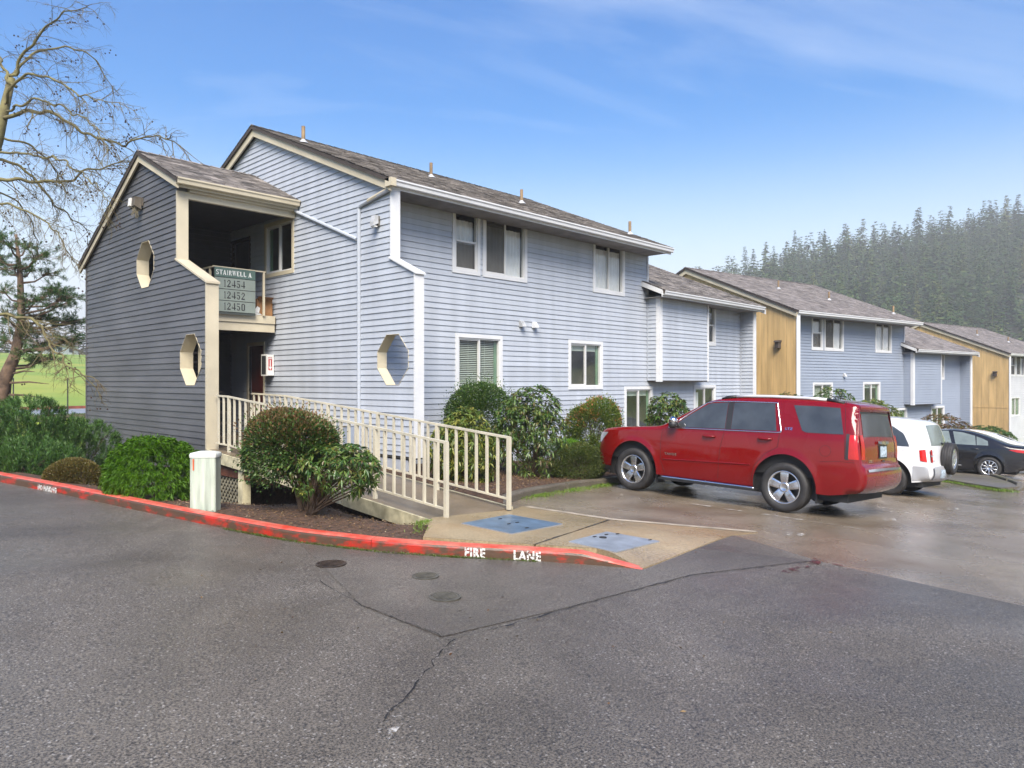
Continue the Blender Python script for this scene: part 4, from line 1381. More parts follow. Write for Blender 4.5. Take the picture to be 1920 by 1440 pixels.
GL = {  # high-contrast serif letters as stroke polygons on a 0..1 square (x, z) boxes / slanted quads
    'I': ([(.34, 0, .66, 1)], []),
    '1': ([(.36, 0, .64, 1)], [[(.36, 1), (.12, .80), (.12, .74), (.36, .86)]]),
    'T': ([(.36, 0, .64, 1), (.0, .86, 1, 1), (.0, .72, .05, .95), (.95, .72, 1, .95)], []),
    'E': ([(.10, 0, .36, 1), (.05, .87, .9, 1), (.05, 0, .9, .13), (.36, .43, .7, .55), (.84, .72, .9, .95), (.84, .05, .9, .28)], []),
    'L': ([(.10, 0, .36, 1), (.05, 0, .9, .13), (.84, .05, .9, .30)], []),
    'A': ([(.18, .26, .75, .38), (0, 0, .28, .05), (.62, 0, 1, .05)], [[(.06, 0), (.20, 0), (.56, 1), (.44, 1)], [(.66, 0), (.94, 0), (.58, 1), (.42, 1)]]),
    'W': ([(0, .95, .3, 1), (.36, .95, .62, 1), (.78, .95, 1, 1)], [[(.06, 1), (.26, 1), (.40, 0), (.32, 0)], [(.32, 0), (.38, 0), (.52, 1), (.46, 1)], [(.46, 1), (.60, 1), (.74, 0), (.66, 0)], [(.66, 0), (.72, 0), (.92, 1), (.87, 1)]]),
    'R': ([(.10, 0, .36, 1), (.05, 0, .46, .05), (.05, .88, .6, 1), (.30, .42, .6, .54), (.58, .54, .82, .92)], [[(.45, .48), (.62, .48), (1, 0), (.76, 0)]]),
    'S': ([(.08, .58, .34, .92), (.62, .08, .88, .42), (.26, .88, .80, 1), (.16, 0, .72, .12), (.80, .70, .86, 1), (.10, 0, .16, .30)], [[(.08, .66), (.34, .66), (.88, .36), (.62, .36)]]),
    '2': ([(.62, .58, .88, .90), (.22, .88, .74, 1), (.10, .66, .30, .84), (.05, 0, .90, .18)], [[(.62, .62), (.88, .62), (.30, .14), (.08, .14)]]),
    '4': ([(.56, 0, .82, 1), (.0, .22, 1, .36)], [[(.0, .30), (.08, .30), (.60, 1), (.56, .92)]]),
    '5': ([(.12, .86, .82, 1), (.14, .50, .20, .92), (.60, .14, .88, .50), (.24, .50, .74, .63), (.22, 0, .74, .13), (.08, .10, .28, .28)], []),
    '0': ([(.06, .16, .34, .84), (.66, .16, .94, .84), (.28, .88, .72, 1), (.28, 0, .72, .12)], [[(.06, .84), (.34, .84), (.44, 1), (.26, 1)], [(.66, .84), (.94, .84), (.74, 1), (.56, 1)], [(.06, .16), (.26, 0), (.44, 0), (.34, .16)], [(.66, .16), (.56, 0), (.74, 0), (.94, .16)]]),
}


def serif_line(text, x0, z0, h, wch, gap, y, mat, name, parent, fix=None):
    mb = MB()
    x = x0
    for ch in text:
        if ch == ' ':
            x += wch * .55; continue
        wc = wch * {'I': .52, '1': .62, 'W': 1.35, 'A': 1.1}.get(ch, 1.0)
        bxs, qs = GL[ch]
        if ch in 'I1':
            bxs = bxs + [(.12, 0, .88, .06)] + ([(.12, .94, .88, 1)] if ch == 'I' else [])
        for (a, b, c_, d_) in bxs:
            mb.add([(x + a * wc, y, z0 + b * h), (x + c_ * wc, y, z0 + b * h), (x + c_ * wc, y, z0 + d_ * h), (x + a * wc, y, z0 + d_ * h)], [(0, 1, 2, 3)])
        for qd in qs:
            mb.add([(x + a * wc, y - .0003, z0 + b * h) for a, b in qd], [tuple(range(len(qd)))])
        x += wc + gap
    return mb.build(name, mat, parent)


zt = 2.64
for i, (hh, m, txt) in enumerate([(0.225, M_sign_g, 'STAIRWELL A'), (0.262, M_sign_s, '12454'), (0.262, M_sign_s, '12452'), (0.255, M_sign_s, '12450')]):
    k = MB(); k.box((7.262, 16.362, zt - hh + .012), (8.24, 16.3745, zt)); pn = k.build('sign_panel', m, sign)
    if i == 0:
        serif_line(txt, 7.29, zt - hh + .060, 0.112, 0.072, 0.010, 16.3608, M_ink_w, 'lettering', pn)
    else:
        serif_line(txt, 7.47, zt - hh + .052, 0.165, 0.100, 0.014, 16.3608, M_ink, 'lettering', pn)
    zt -= hh + .004

# cardboard box on the landing beside the sign
M_card = pm('cardboard', (0.30, 0.15, 0.06), 0.8, var=0.12)
box = thing('cardboard_box', (8.62, 16.78, 1.59), 'brown cardboard box on the upper landing behind the sign', 'box')
k = MB(); k.box((8.40, 16.60, 1.59), (8.80, 16.95, 2.02)); k.build('carton', M_card, box)
for a, b in (((8.40, 16.60, 2.02), (8.36, 16.44, 2.06)), ((8.80, 16.95, 2.02), (8.82, 17.08, 2.07))):
    k = MB(); k.add([a, (a[0] + .4 * (1 if a[0] < 8.5 else -1), a[1], a[2]), (b[0] + .4 * (1 if a[0] < 8.5 else -1), b[1], b[2]), b], [(0, 1, 2, 3)]); k.build('flap', M_card, box)
k = MB(); k.add([(8.30, 16.585, 1.70), (8.40, 16.585, 1.84), (8.47, 16.58, 1.80), (8.44, 16.57, 1.68), (8.52, 16.58, 1.64), (8.36, 16.57, 1.62)], [(0, 1, 2, 3), (0, 3, 4, 5)]); k.build('paper_slip', M_ink_w, box)

# extinguisher cabinet on the wall by the lower door
M_cab = pm('cabinet_white', (0.72, 0.71, 0.67), 0.4, var=0.04)
M_red_sign = pm('sign_red', (0.46, 0.02, 0.02), 0.4)
cab = thing('extinguisher_cabinet', (8.76, 16.73, 0.16), 'white fire extinguisher cabinet with red arrow sign beside the lower door', 'cabinet')
k = MB(); k.box((8.66, 16.60, 0.17), (8.84, 16.86, 0.68)); k.build('case', M_cab, cab)
k = MB(); k.box((8.645, 16.59, 0.16), (8.66, 16.87, 0.69)); k.build('door', M_cab, cab)
k = MB(); k.box((8.638, 16.63, 0.20), (8.6445, 16.83, 0.65)); k.build('window_pane', M_dark, cab)
k = MB(); k.box((8.695, 16.5955, 0.30), (8.79, 16.5995, 0.62)); sg_ = k.build('arrow_sign', M_red_sign, cab)
k = MB(); y_ = 16.5948
k.add([(8.728, y_, .38), (8.757, y_, .38), (8.757, y_, .55), (8.728, y_, .55)], [(0, 1, 2, 3)]); k.add([(8.70, y_, .385), (8.785, y_, .385), (8.7425, y_, .30)], [(0, 1, 2)])
k.add([(8.70, y_, .57), (8.785, y_, .57), (8.785, y_, .59), (8.70, y_, .59)], [(0, 1, 2, 3)]); k.add([(8.705, y_, .60), (8.78, y_, .60), (8.78, y_, .61), (8.705, y_, .61)], [(0, 1, 2, 3)])
k.build('arrow', M_ink_w, sg_)

# flood lamp high on the tower, trailing dried nest straw
M_lamp = pm('lamp_body', (0.10, 0.085, 0.065), 0.6, var=0.2)
M_straw = pm('straw', (0.30, 0.26, 0.17), 0.9)
fl = thing('flood_lamp', (6.05, 17.66, 4.0), 'weathered flood lamp with trailing straw high on the stair tower', 'lamp')
k = MB(); k.box((6.08, 17.52, 4.02), (6.128, 17.68, 4.20)); k.build('mount', M_lamp, fl)
k = MB(); k.prism([(5.93, 17.50, 4.00), (6.08, 17.50, 3.93), (6.08, 17.50, 4.20), (5.95, 17.50, 4.20)], (0, .20, 0)); k.build('housing', M_lamp, fl)
k = MB(); k.prism([(5.90, 17.71, 4.02), (6.06, 17.71, 3.98), (6.06, 17.71, 4.20), (5.92, 17.71, 4.20)], (0, .13, 0)); k.build('diffuser', M_cab, fl)
k = MB()
for i in range(26):
    a = (6.0 + random.uniform(-.05, .06), 17.58 + random.uniform(-.05, .1), 3.98)
    k.path([a, (a[0] + random.uniform(-.04, .03), a[1] + random.uniform(-.03, .04), a[2] - random.uniform(.05, .12)), (a[0] + random.uniform(-.05, .04), a[1] + random.uniform(-.02, .06), a[2] - random.uniform(.12, .26))], 0.004, 3)
k.build('straw', M_straw, fl)
# small wall lamp under the main eave
wl = thing('wall_lamp', (8.76, 12.30, 3.2), 'small square grey wall lamp on the gable near the eave', 'lamp')
k = MB(); k.box((8.80, 12.24, 3.20), (8.845, 12.40, 3.40)); k.build('mount', M_lamp, wl)
k = MB(); k.prism([(8.80, 12.22, 3.24), (8.68, 12.22, 3.18), (8.68, 12.22, 3.26), (8.72, 12.22, 3.40), (8.80, 12.22, 3.40)], (0, .13, 0)); k.build('housing', M_vent, wl)
k = MB(); k.box((8.70, 12.23, 3.165), (8.78, 12.34, 3.185)); k.build('lens', M_cab, wl)

# ---------------------------------------------------------------- entry ramp with its two railings
ramp = thing('ramp', (6.9, 10.5, -2.3), 'sloping concrete entry ramp with mossy cream edge boards', 'ramp')
rz = lambda v: np.interp(v, [7.30, 13.6, 14.4], [-1.815, -1.33, -1.31])
deck = MB()
vv = [7.30, 8.8, 10.3, 11.8, 13.2, 13.6, 14.35]
for a, b in zip(vv[:-1], vv[1:]):
    za, zb = float(rz(a)), float(rz(b))
    deck.add([(6.16, a, za), (7.60, a, za), (7.60, b, zb), (6.16, b, zb), (6.16, a, za - .09), (7.60, a, za - .09), (7.60, b, zb - .09), (6.16, b, zb - .09)], [(0, 1, 2, 3), (7, 6, 5, 4), (0, 4, 5, 1), (1, 5, 6, 2), (2, 6, 7, 3), (3, 7, 4, 0)])
deck.build('deck', M_ramp, ramp)
for u_ in (6.12, 7.605):
    for a, b in ((7.32, 9.4), (9.41, 11.8), (11.81, 14.2)):
        e = MB()
        h0 = 0.10 + 0.05 * min(1, (a - 7.3) / 3)
        e.add([(u_, a, float(rz(a)) - .19), (u_ + .038, a, float(rz(a)) - .19), (u_ + .038, b, float(rz(b)) - .20), (u_, b, float(rz(b)) - .20), (u_, a, float(rz(a)) + .006), (u_ + .038, a, float(rz(a)) + .006), (u_ + .038, b, float(rz(b)) + .006), (u_, b, float(rz(b)) + .006)],
              [(0, 3, 2, 1), (4, 5, 6, 7), (0, 1, 5, 4), (1, 2, 6, 5), (2, 3, 7, 6), (3, 0, 4, 7)])
        e.build('edge_board', M_cream_dirty, ramp)
M_rustwood = pm('red_brown_beam', (0.10, 0.035, 0.018), 0.7, var=0.25, vscale=4)
k = MB(); k.box((6.20, 10.8, -1.78), (6.30, 14.3, -1.56)); k.build('joist', M_rustwood, ramp)
k = MB(); k.box((7.4, 10.8, -1.78), (7.5, 14.3, -1.56)); k.build('joist', M_rustwood, ramp)
for vv_ in (12.75, 10.6):
    k = MB(); k.box((6.17, vv_, -3.0), (6.33, vv_ + .17, -1.60)); k.build('post', M_cream_dirty, ramp)
# lattice skirt
M_lat = pm('lattice', (0.20, 0.185, 0.13), 0.7, var=0.2, vscale=5)
lat = thing('lattice_panel', (6.25, 13.4, -2.6), 'diagonal wooden lattice skirt under the ramp beside the pale pedestal', 'lattice')
x0, x1, z0, z1 = 12.93, 14.2, -2.62, -1.74
st = 0.118
for sgn in (1, -1):
    c = -3.0
    while c < 3.0:
        # line s - sgn*z = const
        pts = []
        for s in (x0, x1):
            z = (s - (x0 + c)) * sgn + (z0 if sgn > 0 else z1)
            if z0 <= z <= z1: pts.append((s, z))
        for z in (z0, z1):
            s = x0 + c + (z - (z0 if sgn > 0 else z1)) * sgn
            if x0 < s < x1: pts.append((s, z))
        if len(pts) >= 2:
            pts = sorted(set(pts)); p, q = pts[0], pts[-1]
            if abs(p[0] - q[0]) > .05:
                m = MB(); uo = 6.235 + (0.012 if sgn > 0 else 0)
                m.bar((uo, p[0], p[1]), (uo, q[0], q[1]), 0.009, 0.036, (1, 0, 0)) if False else m.bar((uo, p[0], p[1]), (uo, q[0], q[1]), 0.036, 0.009, (1, 0, 0))
                m.build('slat', M_lat, lat)
        c += st * 1.1

M_rail = pm('railing_cream', (0.52, 0.48, 0.37), 0.45, var=0.07, bump=0.1, bscale=30)


def railing(u, v_lo, v_hi, label):
    zt_ = lambda v: float(np.interp(v, [7.2, 13.6, 15], [-0.79, -0.27, -0.24]))
    zb_ = lambda v: float(np.interp(v, [7.2, 13.6, 15], [-1.665, -1.20, -1.18]))
    t = thing('railing', (u, v_lo, float(rz(v_lo))), label, 'railing')
    brk = [v_lo] + [v for v in (13.6,) if v_lo < v < v_hi] + [v_hi]
    a = MB(); b = MB()
    for p, q in zip(brk[:-1], brk[1:]):
        a.bar((u, p, zt_(p)), (u, q, zt_(q)), 0.045, 0.032)
        b.bar((u, p + .02, zb_(p)), (u, q, zb_(q)), 0.028, 0.028)
    a.build('top_rail', M_rail, t); b.build('bottom_rail', M_rail, t)
    n = int((v_hi - v_lo) / 0.225)
    for i in range(n + 1):
        v = v_lo + 0.025 + i * 0.225
        if v > v_hi: break
        post = i % 7 == 0
        m = MB()
        wd = 0.026 if post else 0.017
        m.box((u - wd, v - wd, (float(rz(max(7.3, v))) - (0.0 if post else 0)) if post else zb_(v) - .01), (u + wd, v + wd, zt_(v)))
        m.build('post' if post else 'baluster', M_rail, t)
    return t


railing(6.28, 7.20, 14.1, 'near cream railing of the ramp, ending lower left')
railing(7.46, 7.20, 14.95, 'far cream railing of the ramp, beside the pale gable wall')
k = MB(); k.box((8.0, 12.95, -1.85), (8.25, 13.15, -1.1))
mb_ = thing('meter_box', (8.6, 11.9, -1.7), 'small blue-grey utility box low on the gable behind the ramp', 'utility box')
k = MB(); k.box((8.62, 13.05, -1.45), (8.84, 13.30, -0.92)); k.build('case', M_side_mid, mb_)
k = MB(); k.box((8.60, 13.04, -0.92), (8.845, 13.31, -0.90)); k.build('lid', M_vent, mb_)

# ---------------------------------------------------------------- telecom pedestal behind the kerb
M_ped = pm('pedestal_plastic', (0.40, 0.45, 0.37), 0.5, var=0.14, vscale=3, stretch=(6, 6, 0.6))
M_pedlid = pm('pedestal_cap', (0.58, 0.60, 0.55), 0.4, var=0.08)
ped = thing('utility_pedestal', (4.13, 9.58, -1.9), 'pale green ribbed utility pedestal with orange mark behind the kerb', 'pedestal')
pc = np.array([4.13, 9.58])
ax1 = np.array([0.72, -0.69]); ax2 = np.array([0.69, 0.72])   # face turned to the road
k = MB()
ring = []
n = 44
for i in range(n):
    t = 2 * math.pi * i / n
    ct, st_ = math.cos(t), math.sin(t)
    ex = 0.165 * np.sign(ct) * abs(ct) ** 0.16; ey = 0.11 * np.sign(st_) * abs(st_) ** 0.16
    rb = 1 + (0.014 if i % 2 else 0)
    ring.append((pc + ax1 * ex * rb + ax2 * ey * rb))
vs = [(p[0], p[1], z) for z in (-2.0, -0.96) for p in ring]
k.add(vs, [(i, (i + 1) % n, n + (i + 1) % n, n + i) for i in range(n)])
k.build('body', M_ped, ped)
k = MB(); vs = []
for (sc_, z) in ((1.05, -0.985), (1.06, -0.945), (0.98, -0.925), (0.55, -0.908), (0.05, -0.902)):
    vs += [(pc[0] + (p[0] - pc[0]) * sc_, pc[1] + (p[1] - pc[1]) * sc_, z) for p in ring]
k.add(vs, [(r_ * n + i, r_ * n + (i + 1) % n, (r_ + 1) * n + (i + 1) % n, (r_ + 1) * n + i) for r_ in range(4) for i in range(n)])
k.build('cap', M_pedlid, ped, smooth=True)
k = MB(); q = pc - ax2 * 0.1145 - ax1 * 0.115
k.add([(*(q - ax1 * .008 - ax2 * .003), -1.15), (*(q + ax1 * .008 - ax2 * .003), -1.15), (*(q + ax1 * .01 - ax2 * .003), -1.0), (*(q - ax1 * .01 - ax2 * .003), -1.0)], [(0, 1, 2, 3)])
k.build('orange_mark', pm('orange_paint', (0.55, 0.10, 0.03), 0.5), ped)


# ================================================================== vehicles
def carpaint(name, col, rough=0.28, coat=1.0, drops=True, metal=0.0):
    """clear-coated paint wet with rain"""
    m, N, L, b = nodes(name)
    b.inputs['Base Color'].default_value = (*col, 1)
    b.inputs['Roughness'].default_value = rough
    b.inputs['Metallic'].default_value = metal
    b.inputs['Coat Weight'].default_value = coat
    b.inputs['Coat Roughness'].default_value = 0.04
    b.inputs['Specular IOR Level'].default_value = 0.08
    tcn = N.new('ShaderNodeTexCoord')
    mpn = N.new('ShaderNodeMapping'); mpn.inputs['Scale'].default_value = (1, 1, 0.45)
    L.new(tcn.outputs['Object'], mpn.inputs[0])
    ns = N.new('ShaderNodeTexNoise'); ns.inputs['Scale'].default_value = 70; ns.inputs['Detail'].default_value = 3
    L.new(mpn.outputs[0], ns.inputs['Vector'])
    bp = N.new('ShaderNodeBump'); bp.inputs['Strength'].default_value = 0.05; bp.inputs['Distance'].default_value = 0.003
    L.new(ns.outputs['Fac'], bp.inputs['Height']); L.new(bp.outputs[0], b.inputs['Normal']); L.new(bp.outputs[0], b.inputs['Coat Normal'])
    n2 = N.new('ShaderNodeTexNoise'); n2.inputs['Scale'].default_value = 2.5
    L.new(tcn.outputs['Object'], n2.inputs['Vector'])
    mr = N.new('ShaderNodeMapRange'); mr.inputs['To Min'].default_value = rough - .06; mr.inputs['To Max'].default_value = rough + .10
    L.new(n2.outputs['Fac'], mr.inputs['Value']); L.new(mr.outputs[0], b.inputs['Roughness'])
    return m


M_p_red = carpaint('paint_red', (0.165, 0.0015, 0.002), rough=0.25)
M_p_white = carpaint('paint_white', (0.66, 0.67, 0.68))
M_p_black = carpaint('paint_black', (0.012, 0.012, 0.014), rough=0.22)
M_silver = carpaint('cladding_silver', (0.42, 0.43, 0.45), rough=0.4, coat=0.3, metal=0.3)
M_cglass = pm('privacy_glass', (0.045, 0.050, 0.052), 0.07, var=0.15, spec=0.9, bump=0.05, bscale=60)
M_cglass_l = pm('tinted_glass_light', (0.16, 0.19, 0.175), 0.06, var=0.12, spec=1.0, bump=0.04, bscale=60)
M_chrome = pm('chrome', (0.78, 0.78, 0.79), 0.12, metal=1.0, var=0.02)
M_alloy = pm('alloy', (0.62, 0.62, 0.63), 0.22, metal=0.9, var=0.05)
M_tyre = pm('tyre', (0.022, 0.021, 0.021), 0.65, var=0.2, vscale=8)
M_taillight = pm('tail_lens', (0.40, 0.010, 0.008), 0.10, var=0.15, spec=0.7)
M_lens = pm('clear_lens', (0.55, 0.56, 0.58), 0.1, metal=0.4)
M_rail_silver = pm('rail_silver', (0.70, 0.70, 0.71), 0.3, metal=0.3, var=0.03)
M_trim_blk = pm('black_trim', (0.018, 0.018, 0.019), 0.5)
M_seam = pm('panel_gap', (0.008, 0.006, 0.006), 0.8)
M_plate = pm('plate', (0.40, 0.48, 0.55), 0.4, var=0.25, vscale=30)


def chaikin(P, k=2, closed=False):
    P = np.asarray(P, float)
    for _ in range(k):
        Q = [P[0]]
        for a, b in zip(P[:-1], P[1:]):
            Q += [a * .78 + b * .22, a * .22 + b * .78]
        P = np.array(Q + [P[-1]])
    return P


class Car:
    def __init__(s, root, prof, W, belt, tumble, taper, arches, r=0.11, rock=0.33, crown=0.035, barrel=0.03, ends=(0.3, 0.42), rear_r=None):
        s.root = root
        s.prof = chaikin(prof, 2)
        s.W, s.belt, s.tumble, s.taper, s.arches, s.r, s.rock, s.crown, s.barrel, s.ends = W, belt, tumble, taper, arches, r, rock, crown, barrel, ends
        s.x0, s.x1 = s.prof[:, 0].min(), s.prof[:, 0].max()
        a = s.prof
        i0 = int(np.argmin(a[:, 0])); i1 = int(np.argmax(np.where(a[:, 1] < 1.25, a[:, 0], -9)))
        s.up = a[i0:i1 + 1]
        s.segA, s.segB = a[:-1], a[1:]

    def dist(s, x, z):
        P = np.stack([x, z], -1)[..., None, :]
        A, B = s.segA, s.segB
        d = B - A
        t = np.clip(((P - A) * d).sum(-1) / ((d * d).sum(-1) + 1e-12), 0, 1)
        q = A + d * t[..., None]
        return np.sqrt(((P - q) ** 2).sum(-1)).min(-1)

    def f0(s, x, z):
        x = np.asarray(x, float); z = np.asarray(z, float)
        (xf, kf, pf), (xr, kr, pr_) = s.taper
        w_ = np.full(np.broadcast(x, z).shape, s.W, float)
        w_ = w_ - kf * np.clip((xf - x) / (xf - s.x0), 0, 1) ** pf - kr * np.clip((x - xr) / (s.x1 - xr), 0, 1) ** pr_
        zz = (z - s.belt)
        w_ = w_ - s.tumble * np.maximum(zz, 0) - 0.25 * s.tumble * np.maximum(zz, 0) ** 2
        mid_ = (s.belt + s.rock) / 2
        w_ = w_ - s.barrel * np.clip((mid_ - z) / (mid_ - s.rock), 0, 1.3) ** 2 - s.barrel * 0.7 * np.clip((z - mid_) / (s.belt - mid_), 0, 1) ** 2
        for (cx, cz, ra) in s.arches:
            dd = np.hypot(x - cx, z - cz) - ra
            w_ = w_ + 0.018 * np.exp(-(dd / 0.06) ** 2)
        return w_

    def f(s, x, z):
        x = np.asarray(x, float); z = np.asarray(z, float)
        d = s.dist(x, z)
        k = np.clip(1 - d / s.r, 0, 1)
        return s.f0(x, z) - s.r * (1 - np.sqrt(1 - k * k))

    def top(s, x):
        a = s.prof
        out_ = np.full(np.shape(x), -1.0)
        x = np.asarray(x, float)
        for (p, q) in zip(a[:-1], a[1:]):
            lo, hi = min(p[0], q[0]), max(p[0], q[0])
            m = (x >= lo - 1e-6) & (x <= hi + 1e-6)
            if hi - lo < 1e-7:
                zz = max(p[1], q[1]); out_ = np.where(m, np.maximum(out_, zz), out_)
            else:
                zz = p[1] + (q[1] - p[1]) * (x - p[0]) / (q[0] - p[0]); out_ = np.where(m, np.maximum(out_, zz), out_)
        return out_

    def bottom(s, x):
        x = np.asarray(x, float)
        a = s.prof
        lo = np.full(x.shape, 9.0)
        for (p, q) in zip(a[:-1], a[1:]):
            l, h = min(p[0], q[0]), max(p[0], q[0])
            m = (x >= l - 1e-6) & (x <= h + 1e-6)
            zz = np.minimum(p[1], q[1]) if h - l < 1e-7 else p[1] + (q[1] - p[1]) * (x - p[0]) / (q[0] - p[0])
            lo = np.where(m, np.minimum(lo, zz), lo)
        fr = np.interp(x, [a[0, 0], a[0, 0] + .25, a[-1, 0] - .25, a[-1, 0]], [a[0, 1], s.rock, s.rock, a[-1, 1]])
        b = np.where((x > a[0, 0]) & (x < a[-1, 0]), fr, lo)
        for (cx, cz, ra) in s.arches:
            dx = np.abs(x - cx)
            b = np.where(dx < ra, np.maximum(b, cz + np.sqrt(np.maximum(ra * ra - dx * dx, 0))), b)
        return b

    def body(s, mat, name='body'):
        V, F = [], []
        xs = [np.linspace(s.x0, s.x1, 130), s.x0 + np.array([.002, .006, .012, .02, .03]), s.x1 - np.array([.002, .006, .012, .02, .03])]
        for (cx, cz, ra) in s.arches:
            th = np.linspace(0, math.pi, 40)
            xs += [cx + ra * np.cos(th), np.array([cx - ra - .001, cx + ra + .001])]
        xs = np.unique(np.clip(np.concatenate(xs), s.x0 + 2e-4, s.x1 - 2e-4).round(5))
        zt, zb = s.top(xs), s.bottom(xs)
        t = np.linspace(0, 1, 34); t = 1 - (1 - t) ** 1.5
        X = np.repeat(xs[:, None], len(t), 1); Z = zb[:, None] + (np.maximum(zt - zb, .002))[:, None] * t
        Y = s.f(X, Z)
        n, m = X.shape
        ix = np.arange(n * m).reshape(n, m)
        q = np.stack([ix[:-1, :-1], ix[1:, :-1], ix[1:, 1:], ix[:-1, 1:]], -1).reshape(-1, 4)
        for sg in (-1, 1):
            b = len(V)
            V += list(np.stack([X, sg * Y, Z], -1).reshape(-1, 3))
            qq = q if sg < 0 else q[:, ::-1]
            F += [tuple(int(i) + b for i in r) for r in qq]
        # across the car
        P, nrm = s.sheet_frame()
        yy = np.linspace(-1, 1, 21)
        we = s.f0(P[:, 0], P[:, 1]) - s.r
        cr_ = s.crown * (1 + 0.5 * (np.abs(nrm[:, 0]) > .75))
        SX = P[:, 0][:, None] + nrm[:, 0][:, None] * cr_[:, None] * (1 - yy ** 2)
        SZ = P[:, 1][:, None] + nrm[:, 1][:, None] * cr_[:, None] * (1 - yy ** 2)
        SY = we[:, None] * yy
        b = len(V)
        V += list(np.stack([SX, SY, SZ], -1).reshape(-1, 3))
        n, m = SX.shape
        ix = np.arange(n * m).reshape(n, m) + b
        F += [tuple(map(int, r)) for r in np.stack([ix[:-1, :-1], ix[:-1, 1:], ix[1:, 1:], ix[1:, :-1]], -1).reshape(-1, 4)]
        return obj(name, V, F, mat, s.root, smooth=True)

    def sheet_frame(s):
        P = s.prof
        d = np.gradient(P, axis=0); d /= np.linalg.norm(d, axis=1)[:, None] + 1e-9
        nrm = np.stack([-d[:, 1], d[:, 0]], -1)
        return P, nrm

    def sheet_pt(s, k, y, off=0.0):
        """point on the cross sheet: k = profile parameter (index), y in metres"""
        P, nrm = s.sheet_frame()
        ii = np.arange(len(P))
        p = np.array([np.interp(k, ii, P[:, 0]), np.interp(k, ii, P[:, 1])]); n = np.array([np.interp(k, ii, nrm[:, 0]), np.interp(k, ii, nrm[:, 1])])
        n /= np.linalg.norm(n)
        we = float(s.f0(p[0], p[1])) - s.r
        yn = np.clip(y / we, -1, 1)
        c = s.crown * (1 + 0.5 * (abs(n[0]) > .75)) * (1 - yn ** 2) + off
        return (p[0] + n[0] * c, y, p[1] + n[1] * c)

    def k_at(s, z, rear=True):
        """profile parameter where the rear (or front) face crosses height z"""
        P = s.prof
        rg = range(len(P) - 2, -1, -1) if rear else range(len(P) - 1)
        for i in rg:
            a, b = P[i], P[i + 1]
            if (a[1] - z) * (b[1] - z) <= 0 and abs(a[1] - b[1]) > 1e-6:
                return i + (z - a[1]) / (b[1] - a[1])
        return 0

    def sheet_patch(s, name, mat, k0, k1, yl, yr, off, parent=None, n=12, m=12):
        """panel on the cross sheet; yl / yr: left and right edge (functions of 0..1 along k, or numbers)"""
        V = []
        for i in range(n + 1):
            t = i / n
            a = yl(t) if callable(yl) else yl; b = yr(t) if callable(yr) else yr
            for j in range(m + 1):
                V.append(s.sheet_pt(k0 + (k1 - k0) * t, a + (b - a) * j / m, off))
        F = [(i * (m + 1) + j, i * (m + 1) + j + 1, (i + 1) * (m + 1) + j + 1, (i + 1) * (m + 1) + j) for i in range(n) for j in range(m)]
        return obj(name, V, F, mat, parent or s.root, smooth=True)

    def side_patch(s, name, mat, up, lo, off=0.004, sides=(-1, 1), parent=None, n=24, m=10):
        """panel on the body side between an upper and a lower line given as (x, z) points"""
        up = np.asarray(up, float); lo = np.asarray(lo, float)

        def rs(P):
            l = np.r_[0, np.cumsum(np.hypot(*np.diff(P, axis=0).T))]; l = l / l[-1]
            t = np.linspace(0, 1, n)
            return np.stack([np.interp(t, l, P[:, 0]), np.interp(t, l, P[:, 1])], -1)
        A, B = rs(up), rs(lo)
        t = np.linspace(0, 1, m)
        X = A[:, 0][:, None] * (1 - t) + B[:, 0][:, None] * t; Z = A[:, 1][:, None] * (1 - t) + B[:, 1][:, None] * t
        Y = s.f(X, Z) + off
        ix = np.arange(n * m).reshape(n, m)
        q = np.stack([ix[:-1, :-1], ix[1:, :-1], ix[1:, 1:], ix[:-1, 1:]], -1).reshape(-1, 4)
        res = []
        for sg in sides:
            res.append(obj(name, np.stack([X, sg * Y, Z], -1).reshape(-1, 3), q if sg > 0 else q[:, ::-1], mat, parent or s.root, smooth=True))
        return res

    def side_line(s, name, mat, pts, r=0.008, off=0.004, sides=(-1, 1), parent=None, closed=False, n=6, step=0.05):
        P = np.asarray(pts + ([pts[0]] if closed else []), float)
        l = np.r_[0, np.cumsum(np.hypot(*np.diff(P, axis=0).T))]
        t = np.unique(np.concatenate([np.arange(0, l[-1], step), l]))
        X = np.interp(t, l, P[:, 0]); Z = np.interp(t, l, P[:, 1])
        Y = s.f(X, Z) + off
        for sg in sides:
            mb = MB(); mb.path(list(zip(X, sg * Y, Z)), r, n)
            mb.build(name, mat, parent or s.root, smooth=True)


